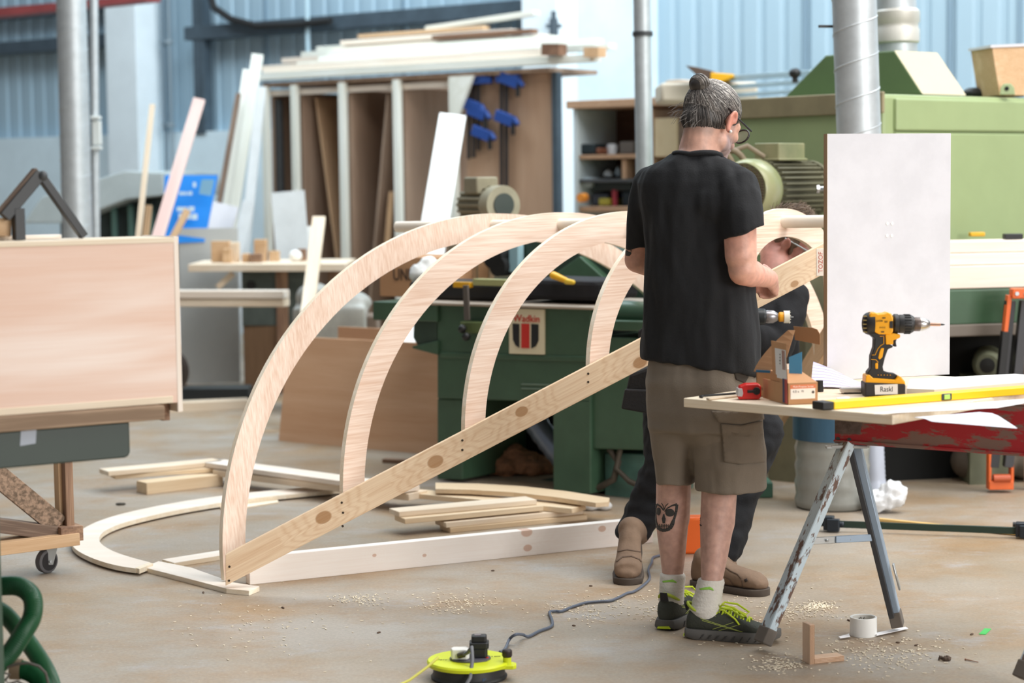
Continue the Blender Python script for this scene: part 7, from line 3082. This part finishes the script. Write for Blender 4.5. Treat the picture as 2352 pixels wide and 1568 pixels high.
# glasses
gl_ = None
GLF = P('glassframe', '#1f1b1e', .35)
g = G()
for sg in (1, -1):
    g.tube([HC + hr * sg * .083 - hf * .03 - hu * .002, HC + hr * sg * .083 + hf * .01 - hu * .012, HC + hr * sg * .08 + hf * .06 - hu * .014, HC + hr * sg * .074 + hf * .112 - hu * .016], .0028, 8)
gl_ = g.build('glasses', GLF, m1, None, 60)
g = G()
for sg in (1, -1):
    cc2 = HC + hr * sg * .038 + hf * .116 - hu * .030
    pts = []
    for k in range(20):
        t = 2 * pi * k / 20
        pts.append(cc2 + (hr + hf * -.12 * sg).normalized() * .031 * cos(t) + hu * .021 * sin(t) * (1 if sin(t) > 0 else 1.1))
    g.tube(pts, .003, 6, close=True)
g.cyl(HC + hr * .008 + hf * .122 - hu * .036, HC - hr * .008 + hf * .122 - hu * .036, .002, n=8)
g.build('frame', GLF, gl_, None, 60)
g = G()
for sg in (1, -1):
    cc2 = HC + hr * sg * .038 + hf * .116 - hu * .030
    x_ = (hr + hf * -.12 * sg).normalized()
    g.prism([cc2 + x_ * .030 * cos(2 * pi * k / 20) + hu * .02 * sin(2 * pi * k / 20) for k in range(20)], hf * .0015)
g.build('lens', P('lens', (.75, .8, .78), .05, trans=.9), gl_, None, 0)
g = G()
g.ell(HC + hr * .092 - hu * .069 + hf * -.004, (.005, .005, .005), n=12, m=8)
g.build('earring', P('earr', '#e6e2dc', .3), m1, None, 60)
# tattoos
def stroke(pts, ws):
    out = []
    for k in range(len(pts) - 1):
        (x0, y0), (x1, y1) = pts[k], pts[k + 1]
        L_ = max(1e-6, sqrt((x1 - x0) ** 2 + (y1 - y0) ** 2))
        nx, ny = -(y1 - y0) / L_, (x1 - x0) / L_
        w0_, w1_ = (ws[k] / 2, ws[k + 1] / 2) if isinstance(ws, list) else (ws / 2, ws / 2)
        out.append([(x0 + nx * w0_, y0 + ny * w0_), (x1 + nx * w1_, y1 + ny * w1_), (x1 - nx * w1_, y1 - ny * w1_), (x0 - nx * w0_, y0 - ny * w0_)])
    return out


tp_ = [[(1513 + 5 * cos(t), 1174 + 9 * sin(t)) for t in [2 * pi * k / 14 for k in range(14)]],
       [(1539 + 10.5 * cos(t), 1177 + 9 * sin(t)) for t in [2 * pi * k / 16 for k in range(16)]]]
tp_ += stroke([(1525, 1180), (1525, 1191)], [2, 8]) + stroke([(1525, 1190), (1525, 1201)], [9, 5])
tp_ += stroke([(1520, 1155), (1524, 1162), (1526, 1170)], 1.6) + stroke([(1535, 1156), (1529, 1162), (1526, 1170)], 1.6)
tp_ += stroke([(1525, 1172), (1518, 1163), (1509, 1157), (1506, 1172), (1507, 1188), (1507, 1200), (1511, 1211), (1520, 1217), (1530, 1217), (1539, 1213), (1544, 1204), (1549, 1190), (1553, 1175), (1555, 1158), (1545, 1160), (1534, 1166), (1527, 1174)],
              [2.5, 3, 3, 2.5, 2.5, 5, 7, 7, 7, 8, 9, 5, 5, 6, 3, 2.5, 2.5])
tp_ += [[(1514.5 + 4 * k, 1203), (1515.7 + 4 * k, 1203), (1515.7 + 4 * k, 1213), (1514.5 + 4 * k, 1213)] for k in range(6)] + stroke([(1512, 1208), (1537, 1207)], 1.3)
decal('tattoo', tp_, b1, TATT, m1, .0008, 3)
decal('tattoo', stroke([(1604, 1180), (1608, 1192), (1603, 1206), (1601, 1222), (1603, 1246)], [8, 3, 5, 2, 3]) + stroke([(1599, 1207), (1606, 1205), (1612, 1207)], [2, 6, 2]), b1, TATT, m1, .0008, 3)
decal('tattoo', [[(1437, 577), (1440, 574), (1444, 578), (1450, 579), (1450, 583), (1446, 588), (1438, 587)]] + stroke([(1440, 569), (1444, 566), (1449, 571), (1450, 577)], 1.6), b1, TATT, m1, .0008, 3)
# socks
for nm, an, top_, hl_, d in (('sock', anR, j(1634, 1329, 6.1), heelR, dR), ('sock', anL, j(1545, 1316, 6.25), heelL, dL)):
    g = G()
    rs_ = []
    b_ = hl_ + d * .055 + V((0, 0, .085))
    prof = [(0, .0405), (.12, .0395), (.3, .039), (.5, .038), (.68, .038), (.85, .0385), (1.0, .037)]
    for t, r in prof:
        c_ = top_.lerp(b_, t)
        rs_.append(ering(c_, r, r * (1.0 + .25 * t), V((d.y, -d.x, 0)), d, 26))
    rs_.append(ering(b_ + d * .02 - V((0, 0, .03)), .030, .045, V((d.y, -d.x, 0)), d, 26))
    g.rings(rs_)
    so = organic(nm, g, SOCK, m1, .0045, 3, disp=lambda p, n: .0007 * sin(p.z * 520 + 5 * NZ.noise(p * 18)) + .0025 * NZ.noise(V((p.x * 20, p.y * 20, p.z * 45))) + .0015)
    gx = 1539 if hl_ is heelL else 1624
    gy = 1333 if hl_ is heelL else 1350
    decal('green_mark', [[(gx - 17, gy + 1), (gx + 6, gy - 3), (gx + 14, gy + 2), (gx + 15, gy + 6), (gx + 5, gy + 3), (gx - 16, gy + 5)]], so, P('sockg', '#8fc24f', .9), so, .001, 4)


def trainer(hl_, d, sc=1.0, lace=True, bootmat=None):
    x, y = d, V((-d.y, d.x, 0))
    U = P('upper', '#3d3f36', .8, var=.18, sc=12, bump=.4, bsc=150)
    SO = P('sole', '#5d5a56', .7, var=.15, sc=14, contrast=.5)
    pt = lambda a, b_, c: hl_ + x * (a * sc) + y * (b_ * sc) + V((0, 0, c * sc))
    sec = [(-.004, .018, .028, .062), (.004, .029, .024, .092), (.03, .036, .022, .108), (.06, .038, .022, .100), (.09, .039, .022, .088), (.125, .040, .022, .094), (.155, .042, .022, .088), (.19, .045, .022, .072), (.225, .047, .022, .06), (.26, .044, .022, .052), (.288, .033, .022, .045), (.304, .014, .025, .036)]
    g = G()
    rs_ = []
    for a, hw, z0, z1 in sec:
        r = []
        for i in range(22):
            t = 2 * pi * i / 22
            r.append(pt(a, hw * math.copysign(abs(cos(t)) ** .75, cos(t)), (z0 + z1) / 2 + (z1 - z0) / 2 * sin(t)))
        rs_.append(r)
    g.rings(rs_)
    sh = g.build('shoe', U, m1, frame(hl_, x), 60)
    sh.modifiers.new('sub', 'SUBSURF').render_levels = 1
    g = G()
    rs_ = []
    for zz, ex, lift in ((.0, .002, 0), (.012, .006, 0), (.026, .004, .0), (.034, .0, .002)):
        r = []
        outl = [(-.008, .012), (-.002, .028), (.03, .038), (.07, .037), (.12, .038), (.17, .045), (.22, .05), (.26, .047), (.29, .034), (.308, .012)]
        full = [(a, b_) for a, b_ in outl] + [(a, -b_) for a, b_ in reversed(outl)]
        for a, b_ in full:
            toe = max(0, (a - .22) / .09) ** 2 * .018 if zz < .02 else max(0, (a - .22) / .09) ** 2 * .010
            hel = max(0, (.02 - a) / .03) ** 2 * .012 if zz < .005 else 0
            r.append(pt(a, b_ + math.copysign(ex, b_), zz + toe + hel))
        rs_.append(r)
    g.rings(rs_)
    s2 = g.build('sole', SO, sh, frame(hl_, x), 50, .002)
    g = G()
    for i in range(9):
        a = .05 + i * .026
        for sg in (-1, 1):
            b_ = sg * (.036 + .012 * (i / 8) ** .8 + .0075)
            g.prism([pt(a, b_, .006), pt(a + .004, b_, .006), pt(a + .014, b_, .022), pt(a + .010, b_, .022)], y * (.002 * sg))
    g.build('sole_groove', P('groove', '#3f3d3a', .8), s2, None, 0)
    LIME2 = P('laces', '#c8da2a', .7)
    g = G()
    tp = [(.098, .094), (.118, .096), (.137, .094), (.157, .089), (.177, .080), (.197, .071)]
    for i, (a, z) in enumerate(tp):
        g.tube([pt(a, -.026, z - .016), pt(a + .004, -.012, z + .001), pt(a + .008, 0, z + .004), pt(a + .012, .012, z + .001), pt(a + .016, .026, z - .018)], .0032, 6)
        g.tube([pt(a + .012, -.026, z - .018), pt(a + .008, 0, z + .006), pt(a, .026, z - .016)], .0032, 6)
    for sg in (-1, 1):
        g.tube([pt(.1, 0, .1), pt(.12, .02 * sg, .118), pt(.16, .03 * sg, .112), pt(.2, .032 * sg, .086), pt(.19, .024 * sg, .08), pt(.15, .012 * sg, .1), pt(.11, 0, .103)], .003, 6)
        g.tube([pt(.1, 0, .1), pt(.13, .034 * sg, .1), pt(.165, .042 * sg, .078), pt(.18, .046 * sg, .06)], .0028, 6)
    g.build('laces', LIME2, sh, None, 60)
    g = G()
    cl = []
    for k in range(24):
        t = 2 * pi * k / 24
        cl.append(pt(.052 + .052 * cos(t), .033 * sin(t), .098 + .012 * cos(t) ** 2 - .016 * (1 - abs(cos(t))) + (.006 if cos(t) < 0 else .0)))
    g.tube(cl, .005, 8, close=True)
    g.build('collar', P('trim', '#a9b83a', .8), sh, None, 60)
    g = G()
    g.prism([pt(-.004, -.014, .092), pt(-.004, .014, .092), pt(-.012, .012, .122), pt(-.012, -.012, .122)], x * .006)
    g.build('heel_tab', P('htab', '#211f1f', .8), sh, None, 0, .002)
    g = G()
    g.prism([pt(.085, -.02, .09), pt(.085, .02, .09), pt(.083, .02, .128), pt(.083, -.02, .128)], x * .006)
    g.build('tongue', P('tongue', '#20222a', .8), sh, None, 0, .003)
    g = G()
    for sg in (-1, 1):
        for (a0, z0, a1, z1) in ((.05, .072, .19, .036), (.055, .066, .2, .032), (.09, .038, .16, .066), (.11, .034, .18, .06), (.05, .082, .10, .08)):
            pts = []
            for k in range(7):
                f = k / 6
                a, z = a0 + (a1 - a0) * f, z0 + (z1 - z0) * f
                # lie on the side of the upper
                for i in range(len(sec) - 1):
                    if sec[i][0] <= a <= sec[i + 1][0]:
                        q = (a - sec[i][0]) / (sec[i + 1][0] - sec[i][0])
                        hw = sec[i][1] + (sec[i + 1][1] - sec[i][1]) * q
                        zt0 = sec[i][3] + (sec[i + 1][3] - sec[i][3]) * q
                zc_, hh_ = (.022 + zt0) / 2, (zt0 - .022) / 2
                s_ = max(-.98, min(.98, (z - zc_) / hh_))
                c_ = sqrt(1 - s_ * s_)
                pts.append(pt(a, sg * (hw * c_ ** .75 - .0002), z))
            g.tube(pts, .0009, 5)
    g.build('piping', P('piping', '#aab45a', .7), sh, None, 60)
    g = G()
    g.prism([pt(-.011, -.024, .008), pt(-.011, .022, .006), pt(-.0105, .02, .012), pt(-.0105, -.018, .016)], x * .003)
    g.build('heel_flash', LIME2, sh, None, 0)
    return sh


trainer(heelR, dR, .94)
trainer(heelL, dL)

# ---------------------------------------------------------------- crouching man behind the frame
m2 = thing('person', V((at(1600, 1350, 7.0).x, 7.0, 0)), 'man in black work clothes and tan boots bending behind the frame, safety glasses on', 'person')
kf = V((.90, -.05, -.42)).normalized()
kr_ = kf.cross(V((0, 0, 1))).normalized()
ku = kr_.cross(kf).normalized()
KC = at(1812, 545, 7.74)
g = G()
hpL2, hpR2 = j(1535, 850, 7.42), j(1585, 860, 7.28)
kL2, kR2 = j(1528, 1065, 7.2), j(1752, 985, 7.12)
aL2, aR2 = j(1464, 1222, 7.2), j(1662, 1290, 6.98)
pel = j(1560, 840, 7.36)
chest = j(1745, 705, 7.6)
g.cap_(pel, chest, .12, .13)
g.cap_(hpL2, kL2, .07, .05)
g.cap_(kL2, aL2, .048, .035)
g.cap_(hpR2, kR2, .07, .05)
g.cap_(kR2, aR2, .048, .035)
tL2, tR2 = fl(1442, 1338), fl(1722, 1358)
g.cap_(aL2, V((tL2.x, tL2.y + .08, .06)), .03, .02)
hR2 = fl(1600, 1350)
g.cap_(aR2, hR2 + V((.05, -.03, .08)), .033, .03)
sR2, sL2 = j(1815, 690, 7.52), j(1800, 670, 7.8)
eR2, eL2 = j(1782, 800, 7.42), j(1800, 800, 7.8)
wR2, wL2 = j(1690, 745, 7.3), j(1720, 760, 7.55)
for s_, e_, w2 in ((sR2, eR2, wR2), (sL2, eL2, wL2)):
    g.cap_(s_, e_, .052, .042)
    g.cap_(e_, w2, .042, .028)
hand(g, wR2, (wR2 - eR2), V((0, 0, -1)), V((.3, -.9, 0)), 1.1)
hand(g, wL2, (wL2 - eL2), V((0, 0, -1)), V((.3, .9, 0)), .9)
g.cap_(j(1785, 655, 7.64), KC - ku * .06 - kf * .03, .068, .058)
headshape(g, KC, kr_, kf, ku, 1.02)


def tint2(p):
    q = p - KC
    c = lin('#c58f80')
    if q.length < .2:
        f_, u_ = q.dot(kf), q.dot(ku)
        c = mixc(lin('#c99a8a'), lin('#b98478'), sst(-.02, -.06, q.dot(kr_) * -1))
        c = mixc(c, lin('#8a675a'), sst(-.055, -.08, u_) * sst(.0, .04, f_) * .5)
    return c


b2_ = organic('body', g, SKINM, m2, .0065, 4, tint=tint2)
eyes(KC, kr_, kf, ku, m2, 1.02)
# shirt
g = G()
g.cap_(pel, chest, .145, .15, n=22)
g.cap_(j(1640, 840, 7.42), j(1775, 725, 7.58), .12, .12, n=22)
g.cap_(sR2, eR2, .075, .066, n=18)
g.cap_(eR2, eR2.lerp(wR2, .85), .062, .048, n=18)
g.cap_(sL2, eL2, .07, .062, n=18)
g.cap_(eL2, eL2.lerp(wL2, .85), .06, .046, n=18)
g.cap_(chest, sR2, .12, .075)
g.cap_(chest, sL2, .12, .075)
organic('work_shirt', g, NAVY, m2, .0085, 4, disp=lambda p, n: .009 * NZ.noise(V(((p.x + p.z) * 14, p.y * 5, (p.z - p.x) * 6))) + .004 * NZ.noise(p * 30))
# trousers
g = G()
g.ell(pel, (.17, .16, .14))
g.cap_(hpL2, kL2, .098, .078, n=20)
g.cap_(kL2, aL2 + V((.0, 0, .02)), .078, .066, n=20)
g.ell(aL2 + V((-.01, -.01, .005)), (.07, .068, .045))
g.cap_(hpR2, kR2, .098, .075, n=20)
g.cap_(kR2, aR2 + V((.0, 0, .03)), .072, .06, n=20)
g.ell(aR2 + V((.0, .0, .03)), (.062, .062, .05))
TRZ = organic('work_trousers', g, NAVY, m2, .0085, 3, disp=lambda p, n: .012 * NZ.noise(V((p.x * 9, p.y * 9, p.z * 24))) + .005 * NZ.noise(p * 34))
# tool pouch
g = G()
g.prism([j(x, y, 7.14) for x, y in ((1446, 858), (1492, 842), (1500, 950), (1428, 937))], V((.02, .11, 0)))
po = g.build('tool_pouch', P('pouch', '#19191b', .85, bump=.4, bsc=120), m2, None, 0, .012)
g = G()
g.prism([j(x, y, 7.128) for x, y in ((1436, 893), (1500, 896), (1500, 952), (1427, 939))], V((.0, .02, 0)))
g.build('pouch_pocket', P('pouch2', '#202022', .85, bump=.4, bsc=120), po, None, 0, .006)
g = G()
g.prism([j(x, y, 7.2) for x, y in ((1464, 760), (1500, 735), (1500, 790), (1466, 792))], V((.02, .05, 0)))
g.build('belt_loop', P('pouch', '#19191b', .85), po, None, 0, .006)
# hair
HB, HB2 = P('brownhair', '#5a493d', .5, c2='#7d6a58', sc=40, contrast=.4), P('brownhair2', '#8a7663', .5)
R3b = MX((kr_, kf, ku)).transposed()
g = G()
HKC = KC - kf * .008 + ku * .016
g.ell(HKC, (.083, .1, .092), R3b, 26, 16)
g.ell(KC + ku * .075 + kf * .03, (.06, .06, .03), R3b)
g.cap_(KC + kr_ * .075 + kf * .02 + ku * .02, KC + kr_ * .073 + kf * .022 - ku * .055, .014, .009)
hair2 = organic('hair', g, HB, m2, .007, 2, disp=lambda p, n: .006 * NZ.noise(p * 45))
for m_, nn in ((HB, 260), (HB2, 260)):
    g = G()
    for q in range(nn):
        th, ph = random.uniform(0, 1.25), random.random() * 6.283
        d = V((sin(th) * cos(ph), sin(th) * sin(ph), cos(th)))
        if d.y > .75 and d.z < .4:
            continue
        p = HKC + kr_ * d.x * .082 + kf * d.y * .099 + ku * d.z * .1
        out = (kr_ * d.x + kf * (d.y * .6 + .5) + ku * (d.z * .5 + .1)).normalized()
        pts = [p]
        for k in range(5):
            out = (out + V((random.uniform(-.35, .35), random.uniform(-.35, .35), random.uniform(-.45, .2)))).normalized()
            pts.append(pts[-1] + out * .0085)
        g.tube(pts, [.0016, .0015, .0013, .0011, .0008, .0004], 4)
    g.build('hair_strands', m_, hair2, None, 60)
# safety glasses
g = G()
g.tube([KC + kr_ * .085 - kf * .02 - ku * .01, KC + kr_ * .085 + kf * .05 - ku * .016, KC + kr_ * .076 + kf * .095 - ku * .022], .003, 8)
g.tube([KC - kr_ * .085 - kf * .02 - ku * .01, KC - kr_ * .085 + kf * .05 - ku * .016, KC - kr_ * .076 + kf * .095 - ku * .022], .003, 8)
sg_ = g.build('safety_glasses', P('sgf', '#b9c4c8', .25), m2, None, 60)
rows = []
g = G()
for k in range(13):
    t = radians(-80 + 160 * k / 12)
    c_ = KC + kf * (.055 + .065 * cos(t)) + kr_ * .079 * sin(t)
    rows.append([c_ - ku * .010, c_ - ku * .052 + kf * -.006])
for k in range(12):
    g.prism([rows[k][0], rows[k + 1][0], rows[k + 1][1], rows[k][1]], kf * .0015)
g.build('lens', P('sglens', (.85, .9, .9), .03, trans=.92), sg_, None, 0)
# boots
BOOT = P('boot', '#7d6653', .85, var=.2, sc=14, bump=.3, bsc=90, contrast=.5)
BSOLE = P('bootsole', '#4a4038', .8, var=.1)


def boot(heel, d, an, pitch=0.0):
    """heel: ground point under the heel; d: toe direction; pitch raises the heel"""
    d = d.normalized()
    y = V((-d.y, d.x, 0))
    cp, sp2 = cos(pitch), sin(pitch)
    toe = heel + d * .285

    def pt(a, b_, c):
        q = a - .26
        ax_, cz_ = (q * cp + c * sp2, -q * sp2 + c * cp)
        if a > .26:
            ax_, cz_ = q, c
        return heel + d * (.26 + ax_) + y * b_ + V((0, 0, cz_))
    g = G()
    sec = [(-.002, .022, .02, .09), (.02, .036, .016, .13), (.06, .04, .016, .14), (.10, .041, .016, .125), (.14, .043, .016, .102), (.18, .047, .016, .088), (.22, .051, .016, .08), (.25, .05, .016, .075), (.275, .04, .018, .062), (.291, .018, .024, .045)]
    rs_ = []
    for a, hw, z0, z1 in sec:
        rs_.append([pt(a, hw * math.copysign(abs(cos(t)) ** .8, cos(t)), (z0 + z1) / 2 + (z1 - z0) / 2 * sin(t)) for t in [2 * pi * i / 22 for i in range(22)]])
    g.rings(rs_)
    g.cap_(pt(.05, 0, .1), an, .046, .05, n=18)
    o = organic('boot', g, BOOT, m2, .006, 2, disp=lambda p, n: .002 * NZ.noise(p * 26))
    g = G()
    outl = [(-.006, .018), (.01, .036), (.06, .04), (.12, .04), (.17, .047), (.22, .054), (.26, .05), (.285, .034), (.298, .012)]
    full = outl + [(a, -b_) for a, b_ in reversed(outl)]
    g.rings([[pt(a, b_ * (1 + e_), z) for a, b_ in full] for z, e_ in ((.0, .0), (.006, .04), (.018, .04), (.024, -.02))])
    g.build('sole', BSOLE, o, None, 40, .002)
    return o


bR = boot(fl(1594, 1345), V((.78, -.6, 0)), aR2 + V((0, 0, -.02)))
decal('dark_scuff', [[(1709, 1331), (1716, 1328), (1718, 1334), (1712, 1337)]], bR, P('scuff', '#2b211c', .8), bR, .001, 4)
toeL = fl(1441, 1343)
dl2 = V((-.12, -.99, 0)).normalized()
bLf = boot(V((toeL.x, toeL.y, 0)) - dl2 * .285, dl2, aL2, .34)
SEAM = P('seam', '#5d4a3b', .85)
decal('seam', stroke([(1663, 1300), (1680, 1312), (1694, 1318), (1704, 1330), (1706, 1350)], 2.5) + stroke([(1652, 1318), (1676, 1330), (1690, 1350)], 2), bR, SEAM, bR, .001, 4)
decal('seam', stroke([(1416, 1290), (1430, 1279), (1450, 1277), (1468, 1284), (1478, 1296)], 2.5) + stroke([(1412, 1268), (1440, 1262), (1476, 1268)], 2), bLf, SEAM, bLf, .001, 4)
# his drill with a hole saw
d2 = thing('hole_saw_drill', j(1700, 760, 7.27), 'black cordless drill with an orange and white hole saw, held behind the standing man', 'drill')
ax2 = (j(1800, 728, 7.27) - j(1700, 727, 7.27)).normalized()
c2 = j(1740, 727, 7.27)
k2 = 7.27 / F
g = G()
g.lathe([(16 * k2, -75 * k2), (21 * k2, -66 * k2), (21 * k2, -20 * k2), (18 * k2, -17 * k2), (19 * k2, -14 * k2), (19 * k2, 16 * k2), (16 * k2, 19 * k2)], c2, ax2, 32)
g.prism([j(x, y, 7.245) for x, y in ((1684, 735), (1712, 738), (1704, 800), (1728, 806), (1726, 832), (1672, 828), (1676, 800))], (0, .05, 0))
g.build('drill_body', P('d2b', '#1d2327', .4), d2, None, 35, .003)
g = G()
g.lathe([(15 * k2, 18 * k2), (16 * k2, 22 * k2), (15.5 * k2, 36 * k2), (9 * k2, 46 * k2)], c2, ax2, 32)
g.build('chuck', P('d2c', '#8f8d90', .3, .8), d2, None, 35)
g = G()
g.lathe([(3 * k2, 45 * k2), (11 * k2, 50 * k2), (11.5 * k2, 51 * k2), (11.5 * k2, 62 * k2), (10 * k2, 62 * k2)], c2, ax2, 28)
g.build('arbor', P('d2o', '#e8a21f', .4), d2, None, 35)
g = G()
g.rings([[c2 + ax2 * (a * k2) + V((0, 0, 1)) * (r * k2 * cos(t)) + ax2.cross(V((0, 0, 1))) * (r * k2 * sin(t)) for t in [2 * pi * i / 28 for i in range(28)]] for a, r in ((60, 10), (60, 14.5), (73, 14.5), (73, 13), (62, 13))], False)
for k in range(10):
    t = 2 * pi * k / 10
    g.box(c2 + ax2 * (74 * k2) + (V((0, 0, 1)) * cos(t) + ax2.cross(V((0, 0, 1))) * sin(t)) * 13.8 * k2, (.003, .003, .003))
g.build('hole_saw', P('d2w', '#d9d6c8', .4), d2, None, 35)
g = G()
g.cyl(c2 + ax2 * 60 * k2, c2 + ax2 * 83 * k2, .002, .001, n=10)
g.build('pilot_bit', STEEL, d2, None, 35)
g = G()
q = fl(1583, 1282)
g.box(V((q.x + .02, q.y + .12, .07)), (.16, .08, .14))
tag(g.build('orange_case', P('ocase', '#e8661f', .45), bevel=.01), 'bright orange case on the floor behind the standing man\'s calves', 'case')
